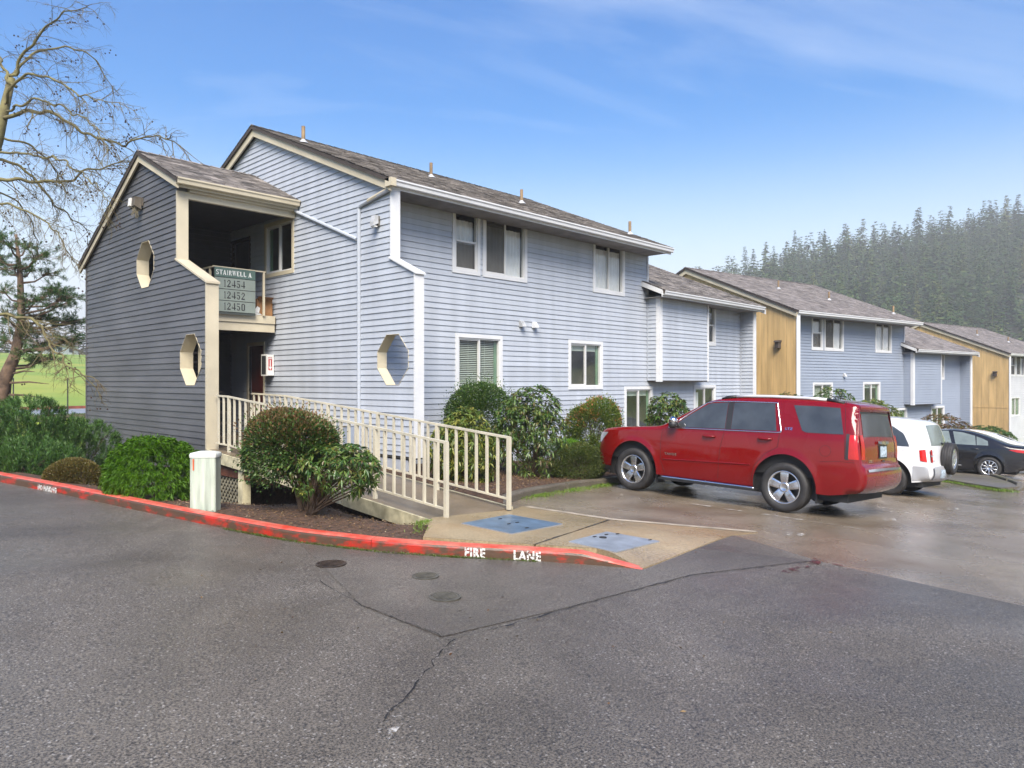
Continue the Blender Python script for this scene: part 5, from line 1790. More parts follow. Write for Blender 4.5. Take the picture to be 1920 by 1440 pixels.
def wheel(root, x, y, R_, wd, rim_r, spokes, style='five', name='wheel', zc=None, axis='y', mat=None, out=-1):
    """tyre with tread and shoulder, alloy rim; out = side the face looks to"""
    zc = R_ if zc is None else zc
    mat = mat or M_alloy
    h = wd / 2
    prof = [(rim_r - .005, h * .80), (rim_r + .012, h * .93), ((R_ + rim_r) / 2, h * 1.0), (R_ - .03, h * .93), (R_ - .008, h * .80), (R_, h * .55), (R_ - .006, h * .48), (R_, h * .42), (R_, h * .08), (R_ - .006, 0.0), (R_, -h * .08),
            (R_, -h * .42), (R_ - .006, -h * .48), (R_, -h * .55), (R_ - .008, -h * .80), (R_ - .03, -h * .93), ((R_ + rim_r) / 2, -h), (rim_r + .012, -h * .93), (rim_r - .005, -h * .80)]
    t = MB(); t.lathe(prof, (0, 0, 0), 'y', 48)
    V = np.array(t.v)
    T = lambda V: (np.asarray(V) * np.array([1, out * -1.0, 1]) if out > 0 else np.asarray(V))
    # face looks towards -y in the local build
    def place(V):
        V = np.asarray(V, float).copy()
        if out > 0: V[:, 1] *= -1
        if axis == 'x':
            V = np.stack([V[:, 1] * -1, V[:, 0], V[:, 2]], -1)
        return V + np.array([x, y, zc])
    w_ = obj(name, place(t.v), t.f, M_tyre, root, smooth=True)
    rm = MB()
    rm.lathe([(rim_r, -h * .80), (rim_r - .012, -h * .86), (rim_r - .026, -h * .80), (rim_r - .034, -h * .55), (rim_r - .05, h * .5), (rim_r, h * .7)], (0, 0, 0), 'y', 48)
    rim = obj('rim', place(rm.v), rm.f, mat, w_, smooth=True)
    bk = MB(); bk.lathe([(rim_r - .04, -h * .02), (0.001, -h * .02)], (0, 0, 0), 'y', 32)
    obj('brake_shadow', place(bk.v), bk.f, M_trim_blk, w_)
    for i in range(spokes):
        a = 2 * math.pi * i / spokes + math.pi / 2
        sp = MB()
        if style == 'five':
            w0, w1 = .052, .075
        else:
            w0, w1 = .018, .021
        y0, y1 = -h * .62, -h * .72
        r0, r1 = .05, rim_r - .02
        n_ = 5
        vs = []
        for j in range(n_ + 1):
            tt = j / n_; rr = r0 + (r1 - r0) * tt; ww = w0 + (w1 - w0) * tt; yo = y0 + (y1 - y0) * tt - .012 * math.sin(math.pi * tt)
            for (s_, dy) in ((-1, .03), (-1, .006), (-.62, 0), (.62, 0), (1, .006), (1, .03)):
                px, pz = rr, s_ * ww
                vs.append((px * math.cos(a) - pz * math.sin(a), yo + dy, px * math.sin(a) + pz * math.cos(a)))
        fs = [(j * 6 + q, j * 6 + q + 1, (j + 1) * 6 + q + 1, (j + 1) * 6 + q) for j in range(n_) for q in range(5)]
        obj('spoke', place(vs), fs, mat, w_)
    hb = MB(); hb.lathe([(.085, -h * .5), (.082, -h * .68), (.06, -h * .76), (.055, -h * .72), (0.001, -h * .72)], (0, 0, 0), 'y', 24)
    obj('hub_cap', place(hb.v), hb.f, mat, w_, smooth=True)
    return w_


def place_car(root, loc, xdir):
    """rest the vehicle on the sloping paving; xdir: horizontal heading of its length axis (front to rear)"""
    x = Vector((xdir[0], xdir[1], 0)).normalized()
    n = Vector((0.056, -0.019, 1)).normalized()
    x = (x - n * x.dot(n)).normalized()
    y = n.cross(x)
    root.matrix_world = Matrix(((x.x, y.x, n.x, loc[0]), (x.y, y.y, n.y, loc[1]), (x.z, y.z, n.z, loc[2]), (0, 0, 0, 1)))


# ---------------------------------------------------------------- red full-size SUV
suv = thing('parked_car', (0, 0, 0), 'wet red full-size SUV with chrome wheels and roof rails, parked nose to the bed', 'car', 'cars parked by the buildings', local=True)
xd = Vector((0, -1, 0)); nrm_ = Vector((0.056, -0.019, 1)).normalized()
xv = (xd - nrm_ * xd.dot(nrm_)).normalized(); yv = nrm_.cross(xv)
place_car(suv, Vector((11.728, 7.979, -2.071)) - xv * 1.0 + yv * 0.87 + Vector((0, 0, 0.006)), (0, -1))
sp_ = [(0.20, .31), (0.08, .35), (0.03, .48), (0.0, .66), (0.01, .82), (0.03, .98), (0.09, 1.09), (0.26, 1.15), (0.75, 1.20), (1.25, 1.235), (1.52, 1.26), (1.66, 1.32), (2.36, 1.73), (2.55, 1.80), (2.95, 1.855), (3.55, 1.875), (4.25, 1.868), (4.75, 1.84), (4.99, 1.80),
       (5.00, 1.74), (4.965, 1.70), (5.03, 1.38), (5.085, 1.15), (5.09, .88), (5.15, .84), (5.19, .72), (5.18, .54), (5.08, .43), (4.9, .40)]
C1 = Car(suv, sp_, 1.01, 1.24, 0.26, ((.95, .25, 3.0), (4.5, .09, 2.2)), [(1.0, .42, .525), (3.946, .42, .525)], r=.075, rock=.36, crown=.03, barrel=.04)
C1.body(M_p_red)
# lower shell, sills, wells
k = MB(); k.box((0.35, -.82, .26), (4.9, .82, .80)); k.box((1.6, -.93, .30), (3.4, .93, .55)); k.box((.4, -.9, .6), (4.8, .9, .98)); k.build('underbody', M_black, suv)
for wx in (1.0, 3.946):
    for sg in (-1, 1):
        wheel(suv, wx, sg * .875, .402, .28, .275, 5, 'five', out=sg)
# glass house
C1.side_patch('front_door_glass', M_cglass, [(1.86, 1.30), (2.10, 1.48), (2.48, 1.725), (2.84, 1.755)], [(1.80, 1.262), (2.2, 1.272), (2.5, 1.28), (2.86, 1.288)], .005)
C1.side_patch('rear_door_glass', M_cglass, [(2.95, 1.757), (3.3, 1.765), (3.68, 1.763)], [(2.97, 1.29), (3.4, 1.302), (3.78, 1.312)], .005)
C1.side_patch('quarter_glass', M_cglass, [(4.00, 1.752), (4.4, 1.75), (4.74, 1.737)], [(4.20, 1.345), (4.27, 1.318), (4.84, 1.325)], .005)
C1.side_patch('pillar_trim', M_trim_blk, [(2.845, 1.756), (2.948, 1.757)], [(2.865, 1.288), (2.968, 1.290)], .006, n=4)
C1.side_line('window_chrome', M_chrome, [(1.74, 1.245), (1.80, 1.29), (2.05, 1.47), (2.42, 1.727), (2.6, 1.762), (3.0, 1.776), (3.72, 1.778), (3.86, 1.30), (3.80, 1.288), (2.9, 1.268), (1.74, 1.245)], .011, .004)
C1.sheet_patch('windshield', M_cglass, 42, 52, lambda t: -.72 + .10 * t, lambda t: .72 - .10 * t, .004)
kr0, kr1 = C1.k_at(1.665), C1.k_at(1.30)
C1.sheet_patch('rear_glass', M_cglass, kr0, kr1, lambda t: -.66 - .07 * t, lambda t: .66 + .07 * t, .005)
C1.sheet_patch('spoiler_shadow_trim', M_trim_blk, C1.k_at(1.70), kr0, -.70, .70, .006, n=3)
# seams, mouldings
for ln in ([(1.62, 1.20), (1.60, .95), (1.62, .62), (1.70, .42)], [(2.86, 1.27), (2.80, .95), (2.77, .42)], [(3.84, 1.29), (3.82, 1.05), (3.62, .93), (3.44, .72), (3.38, .45)], [(4.80, 1.84), (4.86, 1.34), (4.88, .95)]):
    C1.side_line('panel_seam', M_seam, ln, .0045, -.002, n=4)
C1.side_line('door_moulding', M_p_red, [(1.66, .66), (2.4, .685), (3.36, .72)], .014, .000)
C1.side_line('running_board', M_chrome, [(1.64, .335), (2.5, .335), (3.46, .335)], .022, .05)
for sg in (-1, 1):
    k = MB(); k.box((1.62, min(sg * .9, sg * 1.06), .285), (3.48, max(sg * .9, sg * 1.06), .325)); k.build('side_step', M_trim_blk, suv)
for sg in (-1, 1):
    for hx, hz_ in ((2.58, 1.135), (3.60, 1.165)):
        y_ = float(C1.f(hx, hz_)) * sg
        k = MB(); k.path([(hx - .12, y_ + sg * .012, hz_), (hx - .08, y_ + sg * .042, hz_ + .002), (hx + .07, y_ + sg * .042, hz_ + .006), (hx + .12, y_ + sg * .012, hz_ + .008)], [.014, .02, .02, .014], 8); k.build('door_handle', M_p_red, suv, smooth=True)
    # mirror
    ym = float(C1.f(1.95, 1.27)) * sg
    k = MB(); k.path([(1.94, ym - sg * .02, 1.28), (1.93, ym + sg * .08, 1.31)], .03, 8); m_ = k.build('mirror', M_trim_blk, suv)
    k = MB(); k.path([(1.90, ym + sg * .13, 1.255), (1.905, ym + sg * .14, 1.29), (1.92, ym + sg * .13, 1.36)], [.06, .085, .085], 12); k.build('mirror_housing', M_trim_blk, m_, smooth=True)
    k = MB(); k.path([(1.905, ym + sg * .135, 1.35), (1.92, ym + sg * .13, 1.41), (1.93, ym + sg * .12, 1.435)], [.088, .08, .04], 12); k.build('mirror_cap', M_chrome, m_, smooth=True)
    # roof rail
    pr = [(2.95, 1.862), (3.2, 1.878), (3.6, 1.884), (4.2, 1.876), (4.5, 1.862)]
    yr_ = float(C1.f0(3.5, 1.80)) - .05
    k = MB(); k.path([(x, sg * yr_, z) for x, z in pr], .026, 8); rr_ = k.build('roof_rail', M_rail_silver, suv, smooth=True)
    for e0, e1 in (((2.68, 1.815), (2.95, 1.862)), ((4.5, 1.862), (4.78, 1.815))):
        k = MB(); k.path([(e0[0], sg * yr_, e0[1]), ((e0[0] + e1[0]) / 2, sg * yr_, (e0[1] + e1[1]) / 2 + .008), (e1[0], sg * yr_, e1[1])], [.02, .03, .027], 8); k.build('rail_foot', M_trim_blk, rr_, smooth=True)
# front lamp, grille, bumper lip
C1.side_patch('headlight', M_lens, [(.09, 1.045), (.22, 1.065), (.36, 1.07)], [(.05, .86), (.13, .86), (.20, .93)], .006, n=10)
C1.sheet_patch('grille', M_trim_blk, C1.k_at(.70, False), C1.k_at(1.03, False), -.55, .55, .008)
C1.sheet_patch('grille_bar', M_chrome, C1.k_at(.86, False), C1.k_at(.93, False), -.6, .6, .016, n=3)
C1.side_patch('air_dam', M_trim_blk, [(.02, .42), (.48, .42)], [(.20, .32), (.50, .33)], .006, n=6)
# rear: lamps, plate, handle, bumper
for sg in (-1, 1):
    pass
C1.side_patch('tail_light', M_taillight, [(4.93, 1.325), (5.03, 1.325)], [(4.935, .95), (5.075, .95)], .008, n=8)
C1.side_patch('tail_light_trim', M_trim_blk, [(4.882, 1.34), (4.935, 1.34)], [(4.89, .94), (4.94, .94)], .006, n=4)
kt0, kt1 = C1.k_at(1.325), C1.k_at(.95)
C1.sheet_patch('tail_light', M_taillight, kt0, kt1, -.885, -.76, .010, n=8, m=4); C1.sheet_patch('tail_light', M_taillight, kt0, kt1, .76, .885, .010, n=8, m=4)
C1.sheet_patch('tailgate_handle', M_chrome, C1.k_at(1.225), C1.k_at(1.185), -.26, .26, .03, n=3)
C1.sheet_patch('plate_recess', M_trim_blk, C1.k_at(1.17), C1.k_at(.96), -.21, .21, .007, n=4)
pl = C1.sheet_patch('licence_plate', M_plate, C1.k_at(1.15), C1.k_at(.985), -.155, .155, .016, n=4)
k = MB(); k.tube(C1.sheet_pt(C1.k_at(1.20), 0, .03), C1.sheet_pt(C1.k_at(1.20), 0, .05), .05, .05, 4); k.build('tailgate_emblem', pm('badge_gold', (0.5, 0.42, 0.25), .25, metal=.9), suv)
C1.sheet_patch('bumper_strip', M_chrome, C1.k_at(.80), C1.k_at(.765), -.80, .80, .012, n=2)
C1.sheet_patch('tow_cover', M_trim_blk, C1.k_at(.93), C1.k_at(.905), -.06, .08, .010, n=2)
for zz in (.865,):
    C1.side_line('bumper_crease', M_seam, [(4.52, .875), (4.8, .905), (5.06, .90)], .004, -.002, n=4)
th = np.linspace(0, 2 * math.pi, 24)
C1.side_line('fuel_door', M_seam, [(4.59 + .085 * math.cos(t), 1.05 + .085 * math.sin(t)) for t in th], .0035, -.002, sides=(-1,), n=4)
for wx, zt_ in ((1.48, .40), (4.43, .45)):
    for sg in (-1, 1):
        k = MB(); k.box((wx, sg * .80 - .11, .20), (wx + .03, sg * .80 + .15, .52)); k.build('mud_flap', M_trim_blk, suv)


def car_badge(C, text, x, z, size, side, mat, root, name='badge'):
    v, f = text_mesh(text, size, 1.25, .002, spacing=1.15)
    X = x + v[:, 0] if side < 0 else x - v[:, 0]
    Z = z + v[:, 1]
    Y = side * (C.f(X, Z) + .006)
    return obj(name, np.stack([X, Y, Z], -1), f, mat, root)


car_badge(C1, 'TAHOE', 1.70, .745, .055, -1, M_chrome, suv)
car_badge(C1, 'LTZ', 3.92, 1.345, .05, -1, M_chrome, suv)


def rear_badge(C, text, y, z, size, mat, root):
    v, f = text_mesh(text, size, 1.25, .002)
    pts = []
    for q in v:
        pts.append(C.sheet_pt(C.k_at(z + q[1]), y + q[0], .007))
    return obj('badge', pts, f, mat, root)


rear_badge(C1, 'LTZ', -.62, .90, .06, M_chrome, suv)

# ---------------------------------------------------------------- white compact SUV with spare wheel
rav = thing('parked_car', (0, 0, 0), 'small white SUV with tailgate spare wheel and silver lower cladding', 'car', 'cars parked by the buildings', local=True)
place_car(rav, Vector((16.889, 4.973, -2.417)) - xv * 3.28 + yv * 0.74 + Vector((0, 0, 0.006)), (0, -1))
rp_ = [(0.2, .28), (0.06, .34), (0.0, .55), (0.04, .78), (0.16, .90), (0.9, 1.02), (1.12, 1.08), (1.75, 1.55), (2.0, 1.62), (2.7, 1.66), (3.4, 1.645), (3.78, 1.60), (3.87, 1.55), (4.02, 1.08), (4.05, .70), (4.10, .66), (4.12, .50), (4.05, .38), (3.9, .34)]
C2 = Car(rav, rp_, .865, 1.02, 0.20, ((.8, .18, 2.2), (3.3, .10, 2.2)), [(.79, .36, .44), (3.28, .36, .44)], r=.12, rock=.30, crown=.035, barrel=.03)
C2.body(M_p_white)
k = MB(); k.box((.3, -.70, .22), (3.9, .70, .75)); k.box((.3, -.76, .55), (3.7, .76, .85)); k.build('underbody', M_black, rav)
for wx in (.79, 3.28):
    for sg in (-1, 1):
        wheel(rav, wx, sg * .75, .345, .225, .22, 6, 'five', out=sg)
C2.side_patch('lower_cladding', M_silver, [(3.74, .66), (4.02, .66)], [(3.74, .36), (4.04, .38)], .012, n=10)
C2.side_patch('lower_cladding', M_silver, [(1.26, .50), (2.8, .50)], [(1.26, .31), (2.8, .31)], .012, n=14)
C2.sheet_patch('rear_bumper', M_silver, C2.k_at(.66), C2.k_at(.39), -.745, .745, .02)
C2.side_patch('front_door_glass', M_cglass, [(1.36, 1.14), (1.55, 1.30), (1.82, 1.50), (2.2, 1.535)], [(1.34, 1.06), (2.28, 1.06)], .005)
C2.side_patch('quarter_glass', M_cglass, [(2.36, 1.535), (2.95, 1.53), (3.30, 1.47), (3.52, 1.33), (3.63, 1.12)], [(2.40, 1.06), (3.0, 1.06), (3.4, 1.06), (3.65, 1.06)], .005)
C2.sheet_patch('rear_glass', M_cglass_l, C2.k_at(1.52), C2.k_at(1.10), lambda t: -.56 - .05 * t, lambda t: .56 + .05 * t, .005)
C2.sheet_patch('windshield', M_cglass, 24, 30, -.58, .58, .004)
C2.side_patch('tail_light', M_taillight, [(3.84, 1.0), (3.95, 1.02)], [(3.87, .78), (3.99, .76)], .010, n=8)
for sg in (-1, 1):
    C2.sheet_patch('tail_light', M_taillight, C2.k_at(1.02), C2.k_at(.76), sg * .745 if sg < 0 else .635, sg * .635 if sg < 0 else .745, .012, n=8, m=4)
    C2.sheet_patch('reverse_lens', M_lens, C2.k_at(.905), C2.k_at(.875), (-.745 if sg < 0 else .635), (-.635 if sg < 0 else .745), .016, n=2, m=3)
C2.side_line('fuel_door', M_seam, [(3.52, .97), (3.66, .97), (3.66, .85), (3.52, .85)], .003, -.002, sides=(-1,), closed=True, n=4)
C2.sheet_patch('licence_plate', M_plate, C2.k_at(.60), C2.k_at(.46), -.42, -.16, .028, n=3, m=3)
C2.sheet_patch('tailgate_seam', M_seam, C2.k_at(1.0), C2.k_at(.68), -.632, -.626, .004, n=8, m=1)
for zb_, wd_ in ((.99, .05), (.92, .04), (.80, .07)):
    C2.sheet_patch('badge', M_vent, C2.k_at(zb_), C2.k_at(zb_ - .022), -.60, -.60 + wd_, .006, n=2, m=2)
sp_w = wheel(rav, 4.20, .10, .345, .21, .22, 6, 'five', 'spare_wheel', zc=.84, axis='x')
V_ = np.array([tuple(v.co) for v in sp_w.data.vertices])
k = MB(); k.path([C2.sheet_pt(C2.k_at(1.15), -.05, .02), C2.sheet_pt(C2.k_at(1.12), .18, .03), C2.sheet_pt(C2.k_at(1.17), .35, .02)], .012, 5); k.build('wiper', M_trim_blk, rav)

# ---------------------------------------------------------------- black sedan, and a white one half hidden behind it
def sedan(label, paint, glass, loc, xdir):
    t = thing('parked_car', (0, 0, 0), label, 'car', 'cars parked by the buildings', local=True)
    place_car(t, loc, xdir)
    pr = [(0.2, .20), (0.05, .28), (0.0, .48), (0.05, .66), (0.22, .76), (0.9, .90), (1.22, .955), (1.95, 1.32), (2.25, 1.40), (2.65, 1.432), (3.05, 1.40), (3.45, 1.30), (4.02, 1.07), (4.25, 1.03), (4.52, 1.02), (4.58, .97), (4.57, .80), (4.63, .66), (4.62, .45), (4.55, .32), (4.4, .28)]
    C = Car(t, pr, .89, .93, 0.36, ((.9, .20, 2.2), (3.7, .15, 2.2)), [(.92, .33, .385), (3.62, .33, .385)], r=.11, rock=.22, crown=.03, barrel=.035)
    C.body(paint)
    k = MB(); k.box((.35, -.70, .16), (4.3, .70, .62)); k.box((.5, -.80, .4), (4.0, .80, .66)); k.build('underbody', M_black, t)
    for wx in (.92, 3.62):
        for sg in (-1, 1):
            wheel(t, wx, sg * .775, .325, .205, .222, 10, 'thin', out=sg)
    C.side_patch('front_door_glass', glass, [(1.42, .975), (1.72, 1.16), (2.02, 1.31), (2.36, 1.375), (2.50, 1.378)], [(1.40, .95), (2.0, .962), (2.62, .972)], .005)
    C.side_patch('rear_door_glass', glass, [(2.62, 1.375), (2.9, 1.352), (3.22, 1.27)], [(2.72, .975), (3.0, .982), (3.26, .985)], .005)
    C.side_patch('quarter_glass', glass, [(3.26, 1.255), (3.40, 1.205), (3.56, 1.13)], [(3.28, .986), (3.42, .99), (3.58, .995)], .005)
    C.sheet_patch('windshield', glass, 25, 29, -.62, .62, .004)
    C.sheet_patch('rear_glass', M_cglass_l if glass is not M_cglass else glass, 45.2, 48.4, lambda q: -.56 - .06 * q, lambda q: .56 + .06 * q, .005)
    for ln in ([(2.56, 1.39), (2.66, .97), (2.62, .60), (2.60, .30)], [(3.60, 1.13), (3.62, 1.0), (3.44, .80), (3.28, .55)], [(1.36, .93), (1.30, .55)]):
        C.side_line('panel_seam', M_seam, ln, .0035, -.002, n=4)
    C.side_line('sill_moulding', M_vent if paint is not M_p_white else M_seam, [(1.5, .325), (2.9, .335)], .010, .002)
    for sg in (-1, 1):
        for hx, hz_ in ((2.36, .845), (3.24, .865)):
            y_ = float(C.f(hx, hz_)) * sg
            k = MB(); k.path([(hx - .1, y_ + sg * .008, hz_), (hx - .05, y_ + sg * .03, hz_), (hx + .07, y_ + sg * .03, hz_ + .004), (hx + .1, y_ + sg * .008, hz_ + .005)], [.01, .014, .014, .01], 6); k.build('door_handle', paint, t, smooth=True)
        ym = float(C.f(1.55, .98)) * sg
        k = MB(); k.path([(1.52, ym, .97), (1.48, ym + sg * .10, 1.0), (1.49, ym + sg * .18, 1.02)], [.03, .065, .05], 8); k.build('mirror', paint, t, smooth=True)
    C.side_patch('tail_light', M_taillight, [(4.12, .905), (4.3, .925), (4.5, .91)], [(4.12, .895), (4.3, .845), (4.52, .83)], .008, n=10)
    for sg in (-1, 1):
        C.sheet_patch('tail_light', M_taillight, C.k_at(.915), C.k_at(.83), -.62 if sg < 0 else .30, -.30 if sg < 0 else .62, .008, n=4)
    C.side_patch('headlight', M_lens, [(.10, .72), (.35, .79), (.55, .80)], [(.06, .62), (.3, .66), (.5, .74)], .006, n=8)
    C.side_line('fuel_door', M_seam, [(3.80, .87), (3.98, .87), (3.98, .76), (3.80, .76)], .003, -.002, sides=(-1,), closed=True, n=4)
    C.sheet_patch('licence_plate', M_plate, C.k_at(.78), C.k_at(.66), -.15, .15, .012, n=3, m=3)
    return t


sed_dir = (0.10, -1)
xs_ = Vector((sed_dir[0], sed_dir[1], 0)).normalized(); xs_ = (xs_ - nrm_ * xs_.dot(nrm_)).normalized(); ys_ = nrm_.cross(xs_)
sedan('glossy black sedan with pale tinted windows beyond the white SUV', M_p_black, M_cglass_l, Vector((26.2, 4.9, float(plane_z(26.2, 4.9)))) - xs_ * 3.62 + ys_ * .775 + Vector((0, 0, .006)), sed_dir)
sedan('white car mostly hidden behind the black sedan at the right edge', M_p_white, M_cglass, Vector((30.4, 5.3, float(plane_z(30.4, 5.3)))) - xs_ * 3.62 + ys_ * .775 + Vector((0, 0, .006)), sed_dir)


# ================================================================== vegetation
def unit(a):
    return a / (np.linalg.norm(a, axis=-1, keepdims=True) + 1e-9)


def leaf_arrays(c, d, L, W, fold=0.25, up=None, droop=0.0):
    """two-triangle folded leaves: c base points, d directions, L length, W width"""
    n = len(c)
    L = np.broadcast_to(L, n)[:, None]; W = np.broadcast_to(W, n)[:, None]
    d = unit(d)
    if up is None:
        up = np.tile([0, 0, 1.0], (n, 1)) + rng.normal(0, .5, (n, 3))
    s = unit(np.cross(d, up)); nn = np.cross(s, d)
    mid = c + d * L * .5
    tip = c + d * L + np.array([0, 0, -1.0]) * droop * L
    V = np.stack([c, mid + s * W / 2 + nn * W * fold, tip, mid - s * W / 2 + nn * W * fold], 1).reshape(-1, 3)
    i = np.arange(n)[:, None] * 4
    F = np.concatenate([i + np.array([[0, 1, 2]]), i + np.array([[0, 2, 3]])], 1).reshape(-1, 3)
    return V, F


def sphere_dirs(n, zmin=-0.5):
    z = rng.uniform(zmin, 1, n); t = rng.uniform(0, 2 * math.pi, n)
    r = np.sqrt(np.maximum(0, 1 - z * z))
    return np.stack([r * np.cos(t), r * np.sin(t), z], -1)


def lumpy(dirs, seed, amp=0.16, k=7):
    """irregular crown: smooth random lobes over the sphere"""
    g = np.random.default_rng(seed)
    cs = unit(g.normal(0, 1, (k * 3, 3))); am = g.uniform(-1, 1, k * 3)
    r = np.ones(len(dirs))
    for c, a in zip(cs, am):
        r += amp * a * np.exp(-((1 - dirs @ c) / 0.16))
    return r


def stems(root, base, tips, r=0.014, mat=None, name='stem'):
    mb = MB()
    for t in tips:
        b = Vector(base) + Vector((random.uniform(-.05, .05), random.uniform(-.05, .05), 0))
        t = Vector(t)
        m = b.lerp(t, .45) + Vector((random.uniform(-.06, .06), random.uniform(-.06, .06), -.02))
        m.x = b.x + (m.x - b.x) * .7; m.y = b.y + (m.y - b.y) * .7
        mb.path([b, m, t], [r, r * .7, r * .3], 5)
    return mb.build(name, mat or M_bark, root)


M_bark = pm('bark_brown', (0.085, 0.055, 0.035), 0.85, var=0.25, vscale=9, bump=0.6, bscale=30)


def bush(name, label, base, cen, rad, n, L, W, mat, seed, amp=0.16, inner=0.35, out=1.0, droop=0.0, nst=12, group=None, zmin=-.55, jitter=.7, up_bias=0.2, spike=0.0, trunk=None, clump=0, mat_top=None):
    """small-leaved shrub: leaves through the outer shell of an uneven crown, twigs inside"""
    t = thing(name, base, label, 'shrub', group)
    cen = np.array(cen, float); rad = np.array(rad, float)
    d = sphere_dirs(n, zmin)
    if clump:
        cd = sphere_dirs(clump, zmin)
        w_ = rng.integers(0, clump, n)
        d = unit(cd[w_] + rng.normal(0, .13, (n, 3)))
    r = lumpy(d, seed, amp)
    fr = np.where(rng.random(n) < inner, rng.uniform(.45, .9, n), 1 - np.abs(rng.normal(0, .07, n)))
    if spike:
        fr = fr + np.where(rng.random(n) < .10, rng.uniform(0, spike, n), 0)
    p = cen + d * (r * fr)[:, None] * rad
    nd = unit(d / rad)
    dirs = unit(nd * out + rng.normal(0, jitter, (n, 3)) * .6 + np.array([0, 0, up_bias]))
    LL = L * rng.uniform(.65, 1.25, n)
    if mat_top is not None:
        hi_ = rng.random(n) < np.clip(.12 + .75 * (p[:, 2] - cen[2]) / rad[2], .05, .85)
        V, F = leaf_arrays(p[hi_], dirs[hi_], LL[hi_], (W * LL / L)[hi_], .22, droop=droop)
        obj('young_leaves', V, F, mat_top, t, kind='stuff')
        p, dirs, LL = p[~hi_], dirs[~hi_], LL[~hi_]
    V, F = leaf_arrays(p, dirs, LL, W * LL / L, .22, droop=droop)
    obj('foliage', V, F, mat, t, kind='stuff')
    tips = [cen + sphere_dirs(1, -.2)[0] * rad * rng.uniform(.55, .95) for _ in range(nst)]
    stems(t, base, tips, mat=M_bark)
    return t


def rosette_bush(name, label, base, cen, rad, n, L, W, mat, mat2, seed, amp=0.2, hole=0.0, group=None, nst=18, zmin=-.92, trunk=None, leaves=9):
    """rhododendron-like: whorls of long leaves at the end of each shoot"""
    t = thing(name, base, label, 'shrub', group)
    cen = np.array(cen, float); rad = np.array(rad, float)
    d = sphere_dirs(n, zmin)
    r = lumpy(d, seed, amp)
    fr = np.where(rng.random(n) < .42, rng.uniform(.4, .9, n), 1 - np.abs(rng.normal(0, .08, n)))
    p = cen + d * (r * fr)[:, None] * rad
    ax = unit(d / rad * .8 + np.array([0, 0, .55]) + rng.normal(0, .25, (n, 3)))
    a1 = unit(np.cross(ax, rng.normal(0, 1, (n, 3)))); a2 = np.cross(ax, a1)
    Vs, Fs, off = [], [], 0
    young = rng.random(n) < .12
    C, D, LL, WW = [], [], [], []
    C2_, D2_, L2_, W2_ = [], [], [], []
    for k_ in range(leaves):
        th_ = 2 * math.pi * k_ / leaves + rng.uniform(-.3, .3, n)
        spread = rng.uniform(.75, 1.25, n)
        dd = unit((a1 * np.cos(th_)[:, None] + a2 * np.sin(th_)[:, None]) * spread[:, None] + ax * rng.uniform(-.15, .55, n)[:, None] + np.array([0, 0, -.18]))
        l = L * rng.uniform(.6, 1.15, n)
        C.append(p); D.append(dd); LL.append(l); WW.append(W * l / L)
    C = np.concatenate(C); D = np.concatenate(D); LL = np.concatenate(LL); WW = np.concatenate(WW)
    V, F = leaf_arrays(C, D, LL, WW, .18, up=np.tile([0, 0, 1.0], (len(C), 1)) + rng.normal(0, .25, (len(C), 3)), droop=.16)
    obj('foliage', V, F, mat, t, kind='stuff')
    # pale young shoots / buds at some tips
    q = p[young]; aq = ax[young]
    m = len(q)
    Cy = np.repeat(q, 4, 0); Dy = np.repeat(aq, 4, 0) + rng.normal(0, .35, (m * 4, 3))
    V, F = leaf_arrays(Cy, Dy, L * .5, W * .6, .2)
    obj('young_shoots', V, F, mat2, t, kind='stuff')
    tips = [p[i] for i in rng.integers(0, n, nst)]
    stems(t, base, tips, r=.018, mat=M_bark)
    if trunk:
        mb = MB(); mb.path([Vector(q) for q in trunk[0]], trunk[1], 9); mb.build('trunk', M_bark, t, smooth=True)
    return t


L_dark = leafmat('leaf_dark', [(0.022, 0.055, 0.012), (0.045, 0.10, 0.02), (0.075, 0.14, 0.03), (0.12, 0.17, 0.04)])
L_rhodo = leafmat('leaf_rhodo', [(0.025, 0.065, 0.014), (0.055, 0.12, 0.022), (0.095, 0.17, 0.032), (0.16, 0.22, 0.05), (0.12, 0.075, 0.03)], rough=.35, spec=.5)
L_rhodo_y = leafmat('leaf_rhodo_yellow', [(0.05, 0.10, 0.02), (0.11, 0.17, 0.03), (0.19, 0.22, 0.04), (0.26, 0.25, 0.05), (0.06, 0.12, 0.025)], rough=.35, spec=.5)
L_young = leafmat('leaf_young', [(0.22, 0.26, 0.05), (0.32, 0.33, 0.07), (0.26, 0.20, 0.05)])
L_bronze = leafmat('leaf_bronze', [(0.10, 0.085, 0.025), (0.17, 0.095, 0.042), (0.23, 0.125, 0.065), (0.11, 0.10, 0.028), (0.07, 0.085, 0.02)])
L_pieris = leafmat('leaf_pieris', [(0.04, 0.10, 0.015), (0.10, 0.17, 0.02), (0.20, 0.22, 0.03), (0.05, 0.12, 0.02)])
L_orange = leafmat('leaf_orange', [(0.36, 0.17, 0.05), (0.42, 0.12, 0.05), (0.30, 0.24, 0.06)])
L_mop = leafmat('leaf_mop', [(0.06, 0.16, 0.008), (0.10, 0.25, 0.012), (0.16, 0.32, 0.02), (0.075, 0.18, 0.01)])
L_mound = leafmat('leaf_mound', [(0.09, 0.065, 0.018), (0.15, 0.11, 0.028), (0.11, 0.115, 0.028), (0.16, 0.095, 0.028)])
L_boxw = leafmat('leaf_box', [(0.035, 0.065, 0.012), (0.07, 0.10, 0.018), (0.11, 0.12, 0.022)])
L_pine = leafmat('leaf_pine', [(0.028, 0.075, 0.014), (0.05, 0.12, 0.02), (0.085, 0.165, 0.03)], transl=.1)
